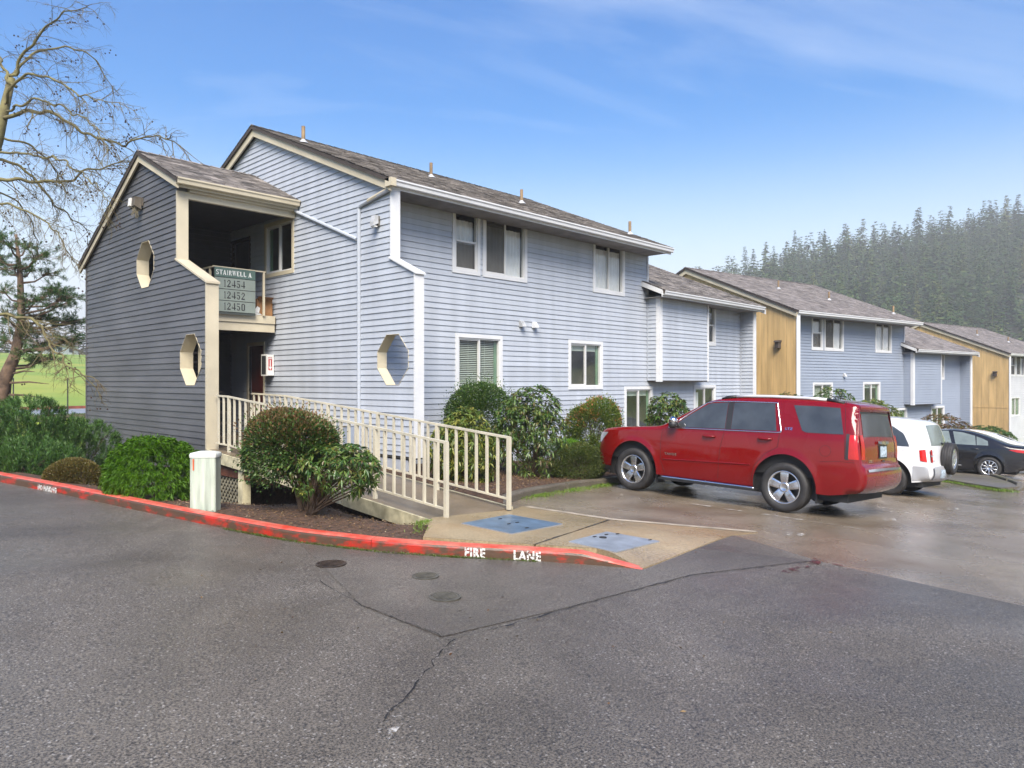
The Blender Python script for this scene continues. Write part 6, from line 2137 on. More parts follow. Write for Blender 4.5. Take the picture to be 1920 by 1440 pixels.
L_grass = leafmat('leaf_grass', [(0.07, 0.15, 0.012), (0.13, 0.22, 0.02), (0.16, 0.20, 0.03)])


def gz_at(u, v):
    return float(ground_z(u, v))


# ---- bed by the ramp
b0 = (5.03, 8.46, gz_at(5.03, 8.46))
bush('boxleaf_shrub', 'round bronze-tipped small-leaved shrub in front of the ramp railing', (5.10, 8.75, gz_at(5.1, 8.75)), (5.00, 8.82, -0.84), (0.56, 0.60, 0.44), 30000, .042, .025, L_dark, 77, mat_top=L_bronze, amp=.30, inner=.5, spike=.26, nst=26, zmin=-.85, clump=420)
rosette_bush('rhododendron', 'leggy rhododendron with bare trunk in front of the ramp', b0, (5.24, 8.10, -1.14), (0.46, 0.58, 0.36), 300, .105, .030, L_rhodo, L_young, 5, amp=.30, nst=34, zmin=-.75,
             trunk=([(5.03, 8.46, b0[2] - .05), (5.06, 8.42, -1.5), (5.04, 8.38, -1.25)], [.085, .06, .045]), leaves=9)
# ---- mop cypress, bronze mound, pedestal neighbours
mc = (4.12, 11.30, gz_at(4.12, 11.30))
t = thing('mop_cypress', mc, 'bright green thread-leaved mop shrub against the dark tower wall', 'shrub')
ncl, per = 1500, 26
cd = sphere_dirs(ncl, -.55)
cr_ = lumpy(cd, 21, .07, 9)
cen = np.array([4.12, 11.30, -1.50]); rad = np.array([0.66, 0.64, 0.68])
cpos = cen + cd * (cr_ * np.where(rng.random(ncl) < .25, rng.uniform(.7, .95, ncl), rng.uniform(.93, 1.03, ncl)))[:, None] * rad
n = ncl * per
p = np.repeat(cpos, per, 0) + rng.normal(0, .018, (n, 3))
nd_ = np.repeat(unit(cd / rad), per, 0)
dd = unit(nd_ * .9 + np.array([0, 0, -.30]) + rng.normal(0, .5, (n, 3)))
V, F = leaf_arrays(p - dd * .02, dd, rng.uniform(.04, .095, n), .0065, .1, droop=.4)
obj('foliage', V, F, L_mop, t, kind='stuff')
stems(t, mc, [cen + sphere_dirs(1, 0)[0] * rad * .7 for _ in range(10)])
bush('bronze_mound', 'low clipped bronze mound shrub behind the left kerb', (3.62, 13.40, gz_at(3.62, 13.4)), (3.62, 13.40, -1.55), (0.44, 0.50, 0.32), 18000, .026, .017, L_mound, 8, amp=.08, nst=10, zmin=-.5)
# upright mugo pines at the far left
def mugo(label, base, cen, rad, n, seed):
    t = thing('mugo_pine', base, label, 'shrub', 'mugo pines behind the left kerb')
    cen = np.array(cen, float); rad = np.array(rad, float)
    d = sphere_dirs(n, -.5); r = lumpy(d, seed, .22)
    p = cen + d * (r * np.where(rng.random(n) < .35, rng.uniform(.55, .95, n), 1.0))[:, None] * rad
    m = 46
    ax = unit(d * .5 + np.array([0, 0, .9]) + rng.normal(0, .25, (n, 3)))
    C = np.repeat(p, m, 0) + np.repeat(ax, m, 0) * rng.uniform(0, .16, n * m)[:, None]
    D = np.repeat(ax, m, 0) + rng.normal(0, .55, (n * m, 3))
    V, F = leaf_arrays(C, D, rng.uniform(.07, .12, n * m), .010, .05)
    obj('foliage', V, F, L_pine, t, kind='stuff')
    stems(t, base, [p[i] for i in rng.integers(0, n, 16)])


mugo('dark green mugo pine at the left picture edge', (3.1, 16.6, gz_at(3.1, 16.6)), (3.1, 16.6, -1.45), (.85, .9, .85), 560, 31)
mugo('dark green mugo pine, middle one behind the left kerb', (3.9, 17.5, gz_at(3.9, 17.5)), (3.85, 17.4, -1.38), (.9, 1.0, .92), 620, 32)
mugo('dark green mugo pine closest to the tower corner', (4.75, 18.0, gz_at(4.75, 18.0)), (4.7, 17.9, -1.62), (.85, .9, .80), 560, 33)
mugo('low mugo pine in front, beside the bronze mound', (3.35, 15.2, gz_at(3.35, 15.2)), (3.4, 15.4, -1.72), (.75, .85, .55), 460, 34)

# ---- bed in front of the long wall
def at_bed(u, v):
    return (u, v, gz_at(u, v))


bush('small_leaf_shrub', 'tall loose small-leaved shrub below the window with blinds', at_bed(10.75, 11.4), (10.72, 11.35, -0.90), (0.78, 0.78, 0.92), 34000, .042, .026, L_dark, 41, amp=.20, inner=.45, spike=.25, nst=24, zmin=-.9, clump=500)
rosette_bush('rhododendron', 'yellow-green rhododendron just behind the far ramp railing', at_bed(8.98, 9.86), (8.98, 9.86, -1.18), (0.66, 0.66, 0.80), 800, .112, .031, L_rhodo_y, L_young, 42, amp=.22, nst=26)
rosette_bush('rhododendron', 'dark open rhododendron, right of the tall small-leaved shrub', at_bed(10.95, 9.95), (10.95, 9.98, -0.98), (0.68, 0.68, 0.90), 800, .112, .032, L_rhodo, L_young, 43, amp=.30, nst=30)
t = bush('pieris', 'pieris shrub with orange young leaves beside the red car', at_bed(13.2, 10.1), (13.2, 10.1, -1.10), (0.66, 0.66, 0.78), 24000, .058, .022, L_pieris, 44, amp=.24, inner=.45, spike=.2, nst=20, clump=240, zmin=-.9)
dd = sphere_dirs(60, .1); rr = lumpy(dd, 44, .24)
pp = np.array([13.2, 10.1, -1.05]) + dd * rr[:, None] * np.array([.62, .62, .74])
C = np.repeat(pp, 14, 0) + rng.normal(0, .035, (60 * 14, 3)); D = np.repeat(dd, 14, 0) + rng.normal(0, .6, (60 * 14, 3)) + np.array([0, 0, .3])
V, F = leaf_arrays(C, D, .055, .018, .2)
obj('young_leaves', V, F, L_orange, t, kind='stuff')
bush('grass_mound', 'small bright green fine-leaved mound between rhododendron and boxwood', at_bed(12.1, 10.0), (12.1, 10.0, -1.55), (.42, .42, .30), 5000, .07, .007, L_mop, 45, amp=.06, nst=4, zmin=-.2, up_bias=.3)
bush('boxwood', 'low dense olive boxwood at the red car\'s front bumper', at_bed(11.62, 9.15), (11.60, 9.25, -1.66), (.64, .54, .44), 24000, .028, .018, L_boxw, 46, amp=.12, inner=.4, nst=8, zmin=-.9, clump=300)
rosette_bush('rhododendron', 'rhododendron behind the red car\'s windscreen', at_bed(16.3, 10.1), (16.3, 10.1, -1.05), (.62, .62, .78), 420, .14, .045, L_rhodo, L_young, 47, amp=.2)
G2 = 'shrubs before the next buildings'
rosette_bush('rhododendron', 'rounded shrub before the ochre end wall, left of three', at_bed(26.6, 11.1), (26.6, 11.1, -1.35), (.85, .85, .95), 330, .17, .06, L_rhodo, L_young, 48, group=G2, leaves=7)
rosette_bush('rhododendron', 'tallest shrub before the blue building\'s lower left window', at_bed(28.9, 10.6), (28.9, 10.6, -1.30), (1.15, 1.05, 1.10), 430, .17, .06, L_rhodo, L_young, 49, group=G2, leaves=7)
rosette_bush('rhododendron', 'rounded shrub showing above the red car\'s rear roof', at_bed(30.6, 9.7), (30.6, 9.7, -1.55), (1.25, 1.1, .95), 470, .17, .06, L_rhodo_y, L_young, 50, group=G2, leaves=7)
rosette_bush('rhododendron', 'bronze-green shrub above the black sedan\'s roof', at_bed(37.4, 8.6), (37.4, 8.6, -2.35), (1.2, 1.1, .85), 430, .17, .06, L_bronze, L_young, 51, group=G2, leaves=7)
rosette_bush('rhododendron', 'low dark shrub left of the light grey building', at_bed(40.6, 7.6), (40.6, 7.6, -2.65), (1.5, 1.2, .65), 420, .17, .06, L_dark, L_young, 52, group=G2, leaves=7)

# ---- moss and grass along kerbs, leaf litter
def tufts(name, pts, n, L, W, mat, spread, zf, lift=0.0):
    pts = np.asarray(pts, float)
    s = np.r_[0, np.cumsum(np.hypot(*np.diff(pts, axis=0).T))]
    q = rng.uniform(0, s[-1], n)
    q = q + .12 * np.sin(q * 5.1)
    u = np.interp(q, s, pts[:, 0]) + rng.normal(0, spread, n); v = np.interp(q, s, pts[:, 1]) + rng.normal(0, spread, n)
    c = np.stack([u, v, zf(u, v) + lift], -1)
    d = np.stack([rng.normal(0, .6, n), rng.normal(0, .6, n), np.full(n, .8)], -1)
    V, F = leaf_arrays(c, d, L * rng.uniform(.4, 1.2, n), W, .1)
    o = obj(name, V, F, mat, kind='stuff')
    return o


L_moss = leafmat('leaf_moss', [(0.05, 0.09, 0.01), (0.08, 0.13, 0.015), (0.10, 0.10, 0.03)])
tag(tufts('kerb_moss', [(3.9, 8.55), (4.22, 7.34), (4.66, 6.38), (5.14, 5.71), (5.64, 5.09)], 3200, .028, .007, L_moss, .016, lambda u, v: pave(u, v) + .008), 'green moss along the foot of the red kerb', 'moss')
tag(tufts('bed_moss', [(8.6, 8.05), (10.2, 8.40), (11.2, 8.6), (12.2, 8.85)], 2600, .05, .008, L_grass, .09, lambda u, v: pave(u, v) + .004), 'bright moss and grass along the grey bed kerb', 'moss')
tag(tufts('landing_weeds', [(5.2, 6.45), (5.6, 6.9), (6.0, 7.25)], 420, .05, .007, L_grass, .05, lambda u, v: ground_z(u, v) + .03), 'few weeds where mulch meets the concrete landing', 'weeds')
L_litter = leafmat('leaf_litter', [(0.16, 0.09, 0.04), (0.10, 0.05, 0.025), (0.22, 0.15, 0.07), (0.05, 0.03, 0.02)], transl=0)


def litter(name, n, ur, vr, zf, L, label):
    u = rng.uniform(*ur, n); v = rng.uniform(*vr, n)
    ok = (u - uK(v) > .25) if zf is ground_z else np.ones(n, bool)
    u, v = u[ok], v[ok]; m = len(u)
    c = np.stack([u, v, zf(u, v) + .014], -1)
    a = rng.uniform(0, 6.28, m)
    d = np.stack([np.cos(a), np.sin(a), rng.uniform(-.1, .25, m)], -1)
    V, F = leaf_arrays(c, d, L * rng.uniform(.5, 1.3, m), L * .45, .15)
    tag(obj(name, V, F, L_litter, kind='stuff'), label, 'litter')


litter('bark_chips', 9000, (3.0, 7.6), (5.2, 12.5), ground_z, .035, 'bark chips and dead leaves in the bed behind the kerb')
litter('bark_chips', 14000, (7.8, 15.0), (8.2, 12.5), ground_z, .035, 'bark chips and dead leaves in the bed by the wall')
litter('fallen_leaves', 160, (2.0, 16.0), (2.0, 7.5), pave, .035, 'scattered fallen leaves on the wet paving')


# ================================================================== far setting: path, bank, island, trees, hill forest, haze
def cp(px, py, d):
    """point of the place seen in that direction at that distance"""
    r = (px - 960) / 1364
    return np.array([(r * cS + cC) * d, (-r * cC + cS) * d, (717 - py) / 1364 * d])


M_path = pm('path_asphalt', (0.20, 0.21, 0.23), 0.4, var=0.1, vscale=2)
M_redband = pm('red_kerb_far', (0.22, 0.055, 0.035), 0.6, var=0.2)
k = MB(); k.box((-60, 47.2, -1.9), (60, 57.2, -1.838)); k.build('path', M_path, kind='structure')
k = MB(); k.box((-60, 57.7, -1.9), (60, 58.1, -1.66)); k.build('kerb', M_redband, kind='structure')
wallr = thing('retaining_wall', (12.5, 46.3, -2.7), 'mossy stone retaining wall beside the tower corner', 'wall')
M_stone = pm('wall_stone', (0.10, 0.085, 0.055), 0.85, var=0.3, vscale=3, rand=.3, bump=.6, bscale=12)
for r_ in range(4):
    x = 6.0 + (r_ % 2) * .3
    while x < 19:
        wd = random.uniform(.45, .8)
        k = MB(); k.box((x, 45.9 + random.uniform(0, .07), -2.8 + r_ * .25), (x + wd - .03, 46.6, -2.8 + r_ * .25 + .235)); k.build('stone', M_stone, wallr)
        x += wd
tag(tufts('bank_moss', [(6, 46.3), (19, 46.3)], 2600, .12, .03, L_moss, .16, lambda u, v: np.full_like(np.asarray(u, float), -1.83)), 'yellow-green moss on top of the retaining wall', 'moss')
M_post = pm('post_black', (0.012, 0.012, 0.013), 0.5)
for px, lab in ((127, 'slim black fence post by the path, nearer the tower'), (25, 'slim black fence post by the path, behind the leaning pine')):
    p = cp(px, 778, 42.5)
    t = thing('fence_post', (p[0], p[1], -1.85), lab, 'post', 'fence posts along the path')
    k = MB(); k.tube((p[0], p[1], -1.9), (p[0], p[1], 0.22), .04, .035, 8); k.build('shaft', M_post, t)
    k = MB(); k.lathe([(.045, 0), (.048, .03), (.02, .06), (.001, .07)], (p[0], p[1], .2), 'z', 8); k.build('cap', M_post, t)

# island with kerb between the parking bays
isl = thing('traffic_island', (23.5, 4.6, -2.75))
isl['kind'] = 'structure'
P_ = [(21.2, 3.72), (22.9, 3.45), (25.2, 4.35), (27.2, 5.15), (29.0, 6.87), (28.2, 7.4), (25.0, 6.2), (23.0, 5.75)]
k = MB(); k.prism([(x, y, float(plane_z(x, y)) - .1) for x, y in P_], (0, 0, .19)); k.build('walkway', M_conc_grey, isl)
IP, IT = resample(np.array([(21.9, 3.50), (22.9, 3.42), (25.2, 4.30), (27.2, 5.12), (29.0, 6.85)]), .12)
for a, b in ((0, 2.4), (2.4, 5.0), (5.0, 8.5)):
    sel = (IT >= a + .006) & (IT <= b + .03)
    vs, fs = kerb_sweep(IP[sel], IT[sel], plane_z, lambda s: min(1.25, max(.2, s / .8)), PROF, -1)
    obj('kerb_segment', vs, fs, M_conc_grey, isl)
tag(tufts('island_grass', [(20.9, 3.55), (21.5, 3.95), (22.4, 4.9), (22.9, 5.7), (24.0, 6.2)], 5200, .07, .012, L_grass, .16, lambda u, v: plane_z(u, v) + .02), 'grass strip between the white SUV and the black sedan', 'grass')
bush('island_shrub', 'small yellow-orange shrub behind the white SUV\'s spare wheel', (22.9, 5.75, float(plane_z(22.9, 5.75)) + .09), (22.9, 5.75, -2.1), (.38, .38, .62), 3000, .06, .025, L_mound, 61, amp=.2, spike=.3)

# ---------------------------------------------------------------- bare sycamore at the left edge
M_moss_bark = pm('bark_mossy', (0.085, 0.07, 0.035), 0.85, col2=(0.20, 0.18, 0.07), vscale=3.5, bump=.5, bscale=25)
M_twig = pm('twig', (0.105, 0.075, 0.045), 0.85, col2=(0.17, 0.15, 0.06), vscale=4)
M_ball = pm('seed_ball', (0.04, 0.022, 0.014), 0.9)
D0 = 19.0
trk = [cp(-80, 850, D0), cp(-74, 700, D0), cp(-62, 480, D0), cp(-34, 340, D0), cp(-6, 262, D0), cp(8, 205, D0 + .1), cp(22, 146, D0 + .2)]
trk[0][2] = gz_at(trk[0][0], trk[0][1]) - .1
syc = thing('sycamore_tree', tuple(trk[0]), 'bare mossy sycamore with hanging seed balls reaching in from the left', 'tree')
mb = MB(); mb.path(trk, [.34, .30, .25, .20, .15, .115, .085], 12); mb.build('trunk', M_moss_bark, syc, smooth=True)
limbs = [([(12, 190), (35, 150), (60, 137), (105, 147), (150, 178), (190, 187), (238, 203)], .055, -1.5),
         ([(6, 222), (45, 208), (110, 218), (150, 246), (190, 262), (230, 272), (262, 258), (300, 255), (338, 272)], .075, -1.0),
         ([(-36, 345), (-6, 336), (25, 338), (70, 340), (135, 340), (165, 316), (225, 306), (262, 303)], .075, .8),
         ([(-18, 300), (30, 302), (60, 330), (100, 383), (140, 415), (168, 440)], .06, 1.8),
         ([(-46, 372), (40, 388), (100, 425), (128, 470), (150, 500)], .05, -1.8),
         ([(22, 150), (38, 110), (75, 60), (125, 22), (185, 10)], .06, -1.0),
         ([(20, 160), (-10, 90), (-60, 30)], .06, 1.2),
         ([(-70, 600), (-18, 592), (38, 590), (80, 612), (97, 655), (140, 688), (170, 712)], .075, -2.2),
         ([(22, 148), (62, 98), (130, 84), (185, 112), (208, 158), (216, 182)], .05, 1.0),
         ([(2, 260), (50, 268), (95, 300), (118, 345), (128, 392)], .045, 2.4),
         ([(-40, 352), (30, 372), (60, 420), (70, 470)], .04, 2.2),
         ([(10, 210), (70, 186), (130, 205), (175, 235), (205, 285)], .045, -2.4),
         ([(0, 285), (60, 290), (120, 300), (180, 345), (210, 385)], .045, -3.0),
         ([(-14, 420), (-60, 380), (-120, 370)], .07, 0), ([(0, 280), (-60, 220), (-110, 200)], .07, 1)]
tw = MB()
tips = []


def twig(p, d, L, r, lev):
    n_ = 5 if lev < 2 else 4
    pts = [Vector(p)]
    d = Vector(d).normalized()
    for i in range(n_):
        d = (d + Vector((random.gauss(0, .17), random.gauss(0, .17), random.gauss(-.07 if lev < 2 else -.05, .15)))).normalized()
        pts.append(pts[-1] + d * (L / n_))
    tw.path(pts, [r * (1 - .75 * i / n_) for i in range(n_ + 1)], 4 if lev < 2 else 3)
    tips.append(pts[-1])
    if lev < 3:
        m = {0: 6, 1: 4, 2: 3}[lev]
        for i in range(m):
            q = random.uniform(.25, .98) * n_
            a = int(q); b = pts[a].lerp(pts[min(a + 1, n_)], q - a)
            nd = (d + Vector((random.gauss(0, .65), random.gauss(0, .65), random.gauss(-.12, .55)))).normalized()
            twig(b, nd, L * random.uniform(.38, .62), max(.0032, r * .5), lev + 1)


for li, (pp, r0, dz) in enumerate(limbs):
    n_ = len(pp)
    r0 *= .72
    pts = np.array([tuple(cp(x, y, D0 + dz * (i / (n_ - 1)) ** 1.2)) for i, (x, y) in enumerate(pp)])
    l_ = np.r_[0, np.cumsum(np.linalg.norm(np.diff(pts, axis=0), axis=1))]
    t_ = np.arange(0, l_[-1], .22)
    pts = np.stack([np.interp(t_, l_, pts[:, q]) for q in range(3)], -1) + rng.normal(0, .035, (len(t_), 3))
    fine = chaikin(pts, 1)
    m = len(fine)
    mb = MB(); mb.path(list(fine), [r0 * (1 - .82 * (i / m)) for i in range(m)], 7); mb.build('limb', M_moss_bark, syc, smooth=True)
    ln = np.r_[0, np.cumsum(np.linalg.norm(np.diff(fine, axis=0), axis=1))]
    s = .45
    while s < ln[-1]:
        b = Vector([np.interp(s, ln, fine[:, q]) for q in range(3)])
        i = min(int(np.searchsorted(ln, s)), m - 2)
        d = Vector(fine[i + 1] - fine[i]).normalized()
        nd = (d * .8 + Vector((random.gauss(0, .6), random.gauss(0, .6), random.gauss(-.12, .5)))).normalized()
        twig(b, nd, random.uniform(.4, 1.15) * (1 - .25 * s / ln[-1]), max(.0065, r0 * .26), 1)
        s += random.uniform(.07, .17)
    twig(fine[-1], Vector(fine[-1] - fine[-2]).normalized(), .7, r0 * .2, 1)
tw.build('twigs', M_twig, syc, kind='stuff')
sbm = MB()
for q in random.sample(tips, 420):
    if random.random() < .45:
        for _ in range(random.randint(1, 4)):
            c = q + Vector((random.gauss(0, .07), random.gauss(0, .07), -random.uniform(.02, .16)))
            sbm.lathe([(.001, .021), (.015, .015), (.021, 0), (.015, -.015), (.001, -.021)], c, 'z', 6)
sbm.build('seed_balls', M_ball, syc, kind='stuff')

# ---------------------------------------------------------------- leaning pine behind the mugo hedge
pt = [cp(-8, 790, 24), cp(8, 712, 24), cp(30, 662, 24), cp(40, 600, 24.3), cp(38, 520, 24.6), cp(30, 440, 25)]
pt[0][2] = gz_at(pt[0][0], pt[0][1]) - .2
pine = thing('pine_tree', tuple(pt[0]), 'leaning pine with dark needle clumps left of the stair tower', 'tree')
M_pbark = pm('pine_bark', (0.13, 0.085, 0.055), 0.9, var=.3, vscale=5, bump=.8, bscale=18)
mb = MB(); mb.path(pt, [.26, .22, .17, .12, .09, .04], 10); mb.build('trunk', M_pbark, pine, smooth=True)
cl = [(15, 452, -.8), (50, 462, .4), (75, 480, -.3), (60, 505, .9), (25, 500, 0), (92, 512, .2), (108, 545, -.6), (125, 560, .6), (70, 560, -.9), (35, 575, .8), (85, 590, .1), (5, 545, -.3), (110, 600, .9), (60, 620, -.2), (90, 640, .5), (30, 612, 1.1), (-10, 480, .5), (45, 655, -.7), (118, 470 + 100, -1.0), (140, 600, .3), (130, 640, -.4), (10, 590, -1.0), (70, 675, .9), (88, 672, -.3), (20, 640, .2)]
br = MB()
C, Dr = [], []
cl = cl + [(x + random.uniform(-22, 22), y + random.uniform(-16, 16), dd_ + random.uniform(-1, 1)) for (x, y, dd_) in cl[::2]]
for (x, y, dd_) in cl:
    c = cp(x, y, 24.4 + dd_)
    # branch from the trunk up to the clump
    tz = np.clip(c[2] - .35, pt[1][2], pt[-1][2])
    zz = np.array([q[2] for q in pt]); o = np.array([np.interp(tz, zz, [q[i] for q in pt]) for i in range(3)])
    midp = (o + c) / 2 + np.array([0, 0, -.12])
    br.path([o, midp, c], [.045, .03, .012], 5)
    for _ in range(22):
        e = c + rng.normal(0, 1, 3) * np.array([.26, .26, .12])
        br.path([c * .5 + (o + c) / 4, (c + e) / 2, e], [.012, .008, .004], 3)
        ax = unit((e - c) + np.array([0, 0, .12]) + rng.normal(0, .05, 3))
        for _ in range(46):
            C.append(e + ax * rng.uniform(-.10, .06)); Dr.append(ax * .75 + rng.normal(0, .55, 3))
br.build('branches', M_pbark, pine, kind='stuff')
V, F = leaf_arrays(np.array(C), np.array(Dr), rng.uniform(.09, .15, len(C)), .0125, .05)
obj('needles', V, F, L_pine, pine, kind='stuff')
# bare lower branches
for (x0_, y0_, x1_, y1_) in ((25, 700, 65, 697), (12, 740, 88, 748), (18, 718, 92, 720)):
    mb = MB(); a, b = cp(x0_, y0_, 24), cp(x1_, y1_, 23.4); mb.path([a, (a + b) / 2 + np.array([0, 0, .05]), b], [.04, .03, .008], 5); mb.build('bare_branch', M_pbark, pine)


# ---------------------------------------------------------------- conifers
def conifer_mesh(seed, levels, per, sub, w0=.17, name='conifer', big=1.0):
    g = np.random.default_rng(seed)
    C, D, L, W = [], [], [], []
    lean = g.normal(0, .012, 2)
    for i in range(levels):
        z = .06 + .93 * ((i + g.uniform(-.4, .4)) / levels)
        taper = (1.0 - z) ** .80
        rad = w0 * taper * g.uniform(.72, 1.18) + .006
        n_ = max(3, int(per * (1.15 - .75 * z)))
        for j in range(n_):
            a = g.uniform(0, 2 * math.pi)
            rr = rad * g.uniform(.55, 1.15)
            for q in range(sub):
                t = (q + .5) / sub
                C.append((rr * t * math.cos(a) * .75 + lean[0] * z, rr * t * math.sin(a) * .75 + lean[1] * z, z - .30 * rr * t + g.uniform(-.006, .006)))
                aa = a + g.uniform(-.9, .9)
                D.append((math.cos(aa), math.sin(aa), g.uniform(-.75, -.05)))
                k_ = .35 + .65 * taper
                L.append(.062 * k_ * big * g.uniform(.7, 1.35)); W.append(.046 * k_ * big * g.uniform(.6, 1.3))
    C = np.array(C); D = np.array(D)
    up = np.tile([0, 0, 1.0], (len(C), 1)) + g.normal(0, .35, (len(C), 3))
    V, F = leaf_arrays(C, D, np.array(L), np.array(W), -.25, up=up)
    n0 = len(V)
    tv = [(.010, 0, 0), (-.005, .009, 0), (-.005, -.009, 0), (lean[0], lean[1], 1.0)]
    V = np.concatenate([V, np.array(tv)]); F = np.concatenate([F, np.array([[0, 1, 3], [1, 2, 3], [2, 0, 3]]) + n0])
    return V, F


def forest_mat(name, a, b, c):
    m, N, L, bs = nodes(name)
    bs.inputs['Roughness'].default_value = .9; bs.inputs['Specular IOR Level'].default_value = .1
    oi = N.new('ShaderNodeObjectInfo'); g = N.new('ShaderNodeNewGeometry')
    rp = N.new('ShaderNodeValToRGB'); e = rp.color_ramp.elements
    e[0].position = 0; e[0].color = (*a, 1); e[1].position = 1; e[1].color = (*c, 1); q = e.new(.62); q.color = (*b, 1)
    L.new(oi.outputs['Random'], rp.inputs[0])
    mr = N.new('ShaderNodeMapRange'); mr.inputs['To Min'].default_value = .6; mr.inputs['To Max'].default_value = 1.4
    L.new(g.outputs['Random Per Island'], mr.inputs['Value'])
    vm = N.new('ShaderNodeVectorMath'); vm.operation = 'SCALE'
    L.new(rp.outputs[0], vm.inputs[0]); L.new(mr.outputs[0], vm.inputs['Scale']); L.new(vm.outputs[0], bs.inputs['Base Color'])
    return m


M_con = forest_mat('conifer_needles', (0.026, 0.058, 0.020), (0.055, 0.098, 0.028), (0.15, 0.155, 0.038))
M_con_mass = leafmat('conifer_mass', [(0.024, 0.054, 0.018), (0.045, 0.085, 0.026), (0.10, 0.125, 0.036)], rough=.9, transl=.05, spec=.1)
protos = []
for sd in range(6):
    V, F = conifer_mesh(100 + sd, 30, 11, 3, w0=(.19, .15, .23, .175, .27, .16)[sd])
    me = bpy.data.meshes.new('conifer')
    me.from_pydata([tuple(v) for v in V], [], [tuple(map(int, f)) for f in F]); me.materials.append(M_con)
    protos.append(me)
NT = 1500
qq = rng.uniform(.16, .98, NT * 3); dd = rng.uniform(185, 440, NT * 3)
keep = []
cell = set()
for q_, d_ in zip(qq, dd):
    r_ = q_ * d_
    key = (int(r_ / 5.6), int(d_ / 8.0))
    if key in cell: continue
    cell.add(key)
    keep.append((r_ * cS + d_ * cC, -r_ * cC + d_ * cS, d_, q_))
    if len(keep) >= NT: break
keep.sort(key=lambda t_: t_[2])
# trees one can tell apart (the skyline, and the lowest row over the roofs) stand as single objects, the wood between them is one mass
ORD = ['first', 'second', 'third', 'fourth', 'fifth', 'sixth', 'seventh', 'eighth', 'ninth', 'tenth', 'eleventh', 'twelfth', 'thirteenth', 'fourteenth', 'fifteenth', 'sixteenth', 'seventeenth', 'eighteenth', 'nineteenth', 'twentieth',
       'twenty-first', 'twenty-second', 'twenty-third', 'twenty-fourth', 'twenty-fifth', 'twenty-sixth', 'twenty-seventh', 'twenty-eighth', 'twenty-ninth', 'thirtieth']


def pick(pool, q0, q1, bins, key):
    res = []
    for i in range(bins):
        c_ = [t_ for t_ in pool if q0 + (q1 - q0) * i / bins <= t_[3] < q0 + (q1 - q0) * (i + 1) / bins]
        if c_:
            res.append(max(c_, key=key))
    return res


elev = lambda t_: (gz_at(t_[0], t_[1]) + 20) / t_[2]
sky_ = pick(keep, .295, .705, 30, elev)
used_ = {id(t_) for t_ in sky_}
low_ = pick([t_ for t_ in keep if id(t_) not in used_ and 225 < t_[2] < 300], .40, .705, 24, lambda t_: -t_[2])
sset = used_ | {id(t_) for t_ in low_}
for grp, tpl, lst, hr in (('skyline conifers on the hill', '%s conifer from the left along the misty hill crest', sky_, (14, 27)), ('conifers on the lower hillside', '%s conifer from the left in the lowest row over the roofs', low_, (15, 24))):
    for i, (x, y, d_, q_) in enumerate(sorted(lst, key=lambda t_: t_[3])):
        o = bpy.data.objects.new('conifer_tree', random.choice(protos))
        COL.objects.link(o)
        h = random.uniform(*hr)
        wx_ = random.uniform(.8, 1.35)
        o.location = (x, y, gz_at(x, y) - .6); o.scale = (h * wx_, h * wx_ * random.uniform(.9, 1.1), h); o.rotation_euler = (0, 0, random.uniform(0, 6.28))
        tag(o, tpl % ORD[i], 'tree', grp)
light = [conifer_mesh(200 + i, 20, 8, 2, w0=(.20, .25, .32)[i], big=1.45) for i in range(3)]
Vs, Fs, off = [], [], 0
for t_ in keep:
    if id(t_) in sset: continue
    x, y, d_, q_ = t_
    V, F = light[random.randrange(3)]
    h = random.choice([random.uniform(8, 13), random.uniform(12, 19), random.uniform(16, 24)]); a = random.uniform(0, 6.28)
    ca, sa_ = math.cos(a), math.sin(a)
    W_ = np.stack([(V[:, 0] * ca - V[:, 1] * sa_) * h * 1.15 + x, (V[:, 0] * sa_ + V[:, 1] * ca) * h * 1.15 + y, V[:, 2] * h + gz_at(x, y) - .6], -1)
    Vs.append(W_); Fs.append(F + off); off += len(V)
fo = obj('hillside_forest', np.concatenate(Vs), np.concatenate(Fs), M_con_mass, kind='stuff')
tag(fo, 'dense misty conifer forest covering the hill behind the buildings', 'forest')

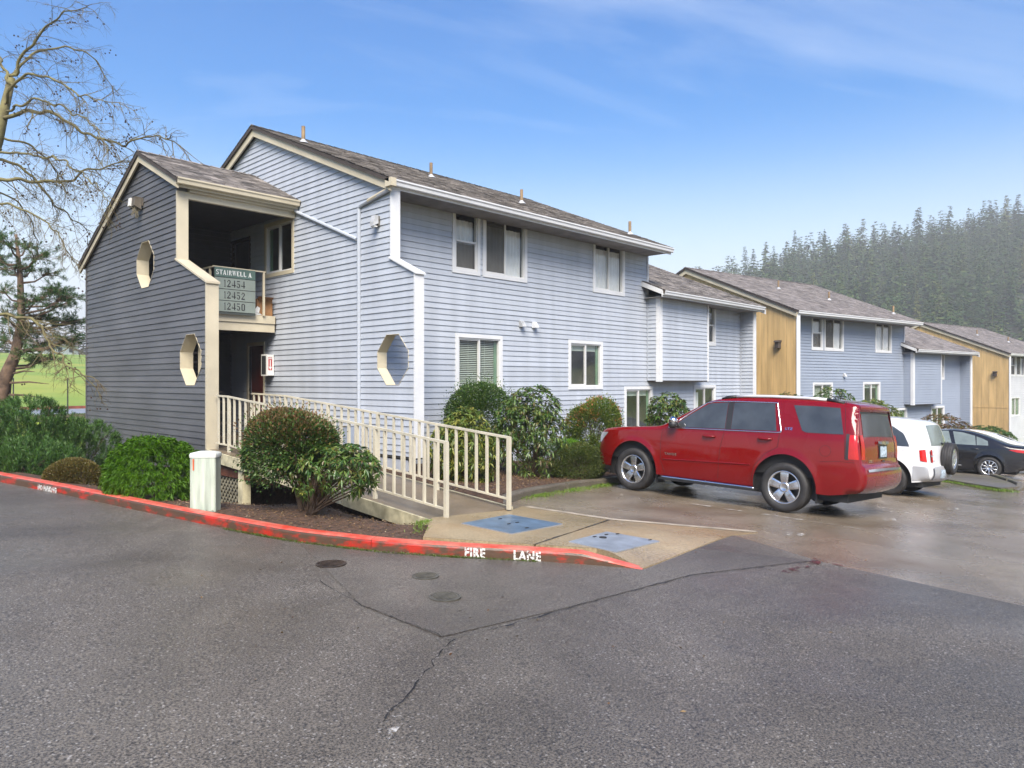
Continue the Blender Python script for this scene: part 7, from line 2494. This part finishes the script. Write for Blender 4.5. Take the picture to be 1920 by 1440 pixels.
# treeline and a house beyond the field at the left
M_far_tree = forest_mat('far_tree', (0.02, 0.035, 0.014), (0.05, 0.055, 0.02), (0.085, 0.07, 0.035))
pr2 = []
for sd in range(3):
    V, F = conifer_mesh(300 + sd, 14, 14, 3, w0=.34, big=1.2)
    V = V.copy(); V[:, 0:2] *= (1 - (np.clip(V[:, 2], 0, 1) - .55) ** 2 * 1.2)[:, None]
    me = bpy.data.meshes.new('broad_tree'); me.from_pydata([tuple(v) for v in V], [], [tuple(map(int, f)) for f in F]); me.materials.append(M_far_tree); pr2.append(me)
for i in range(18):
    px = 2 + i * 9.5 + random.uniform(-3, 3); d_ = random.uniform(168, 215)
    p = cp(px, 700, d_)
    o = bpy.data.objects.new('distant_tree', random.choice(pr2)); COL.objects.link(o)
    h = random.choice([random.uniform(6, 9), random.uniform(8, 14)])
    o.location = (p[0], p[1], gz_at(p[0], p[1]) - .3); o.scale = (h, h, h); o.rotation_euler = (0, 0, random.uniform(0, 6.28))
    tag(o, ORD[i] + ' tree from the left in the treeline beyond the field', 'tree', 'treeline beyond the field')
hp = cp(92, 668, 165)
hs_ = thing('distant_house', (hp[0], hp[1], gz_at(hp[0], hp[1])), 'low white house far across the field', 'house', local=True, rotz=R(30))
hs_['category'] = 'house'
k = MB(); k.box((-5, -3, -.5), (5, 3, 2.4)); k.build('wall', M_white, hs_)
k = MB(); k.prism([(-5.4, -3.5, 2.4), (-5.4, 3.5, 2.4), (-5.4, 0, 3.9)], (10.8, 0, 0)); k.build('roof', M_shingle_far, hs_)
for x in (-3.5, -.5, 2.5):
    k = MB(); k.box((x, -3.05, .9), (x + 1.1, -3.0, 1.9)); k.build('window', M_cglass, hs_)

# ---------------------------------------------------------------- haze
k = MB(); k.box((-2600, -2600, -12), (2700, 2700, 150))
hzo = k.build('haze', None, kind='stuff')
hm = bpy.data.materials.new('haze_air'); hm.use_nodes = True
hn = hm.node_tree; hn.nodes.clear()
ho = hn.nodes.new('ShaderNodeOutputMaterial'); pv = hn.nodes.new('ShaderNodeVolumePrincipled')
pv.inputs['Color'].default_value = (0.90, 0.91, 0.92, 1)
pv.inputs['Density'].default_value = 0.0009
pv.inputs['Anisotropy'].default_value = 0.0
hn.links.new(pv.outputs[0], ho.inputs['Volume'])
hzo.data.materials.append(hm)
hm.cycles.homogeneous_volume = True if hasattr(hm.cycles, 'homogeneous_volume') else None
tag(hzo, 'thin pale rain mist filling the valley air', 'mist')
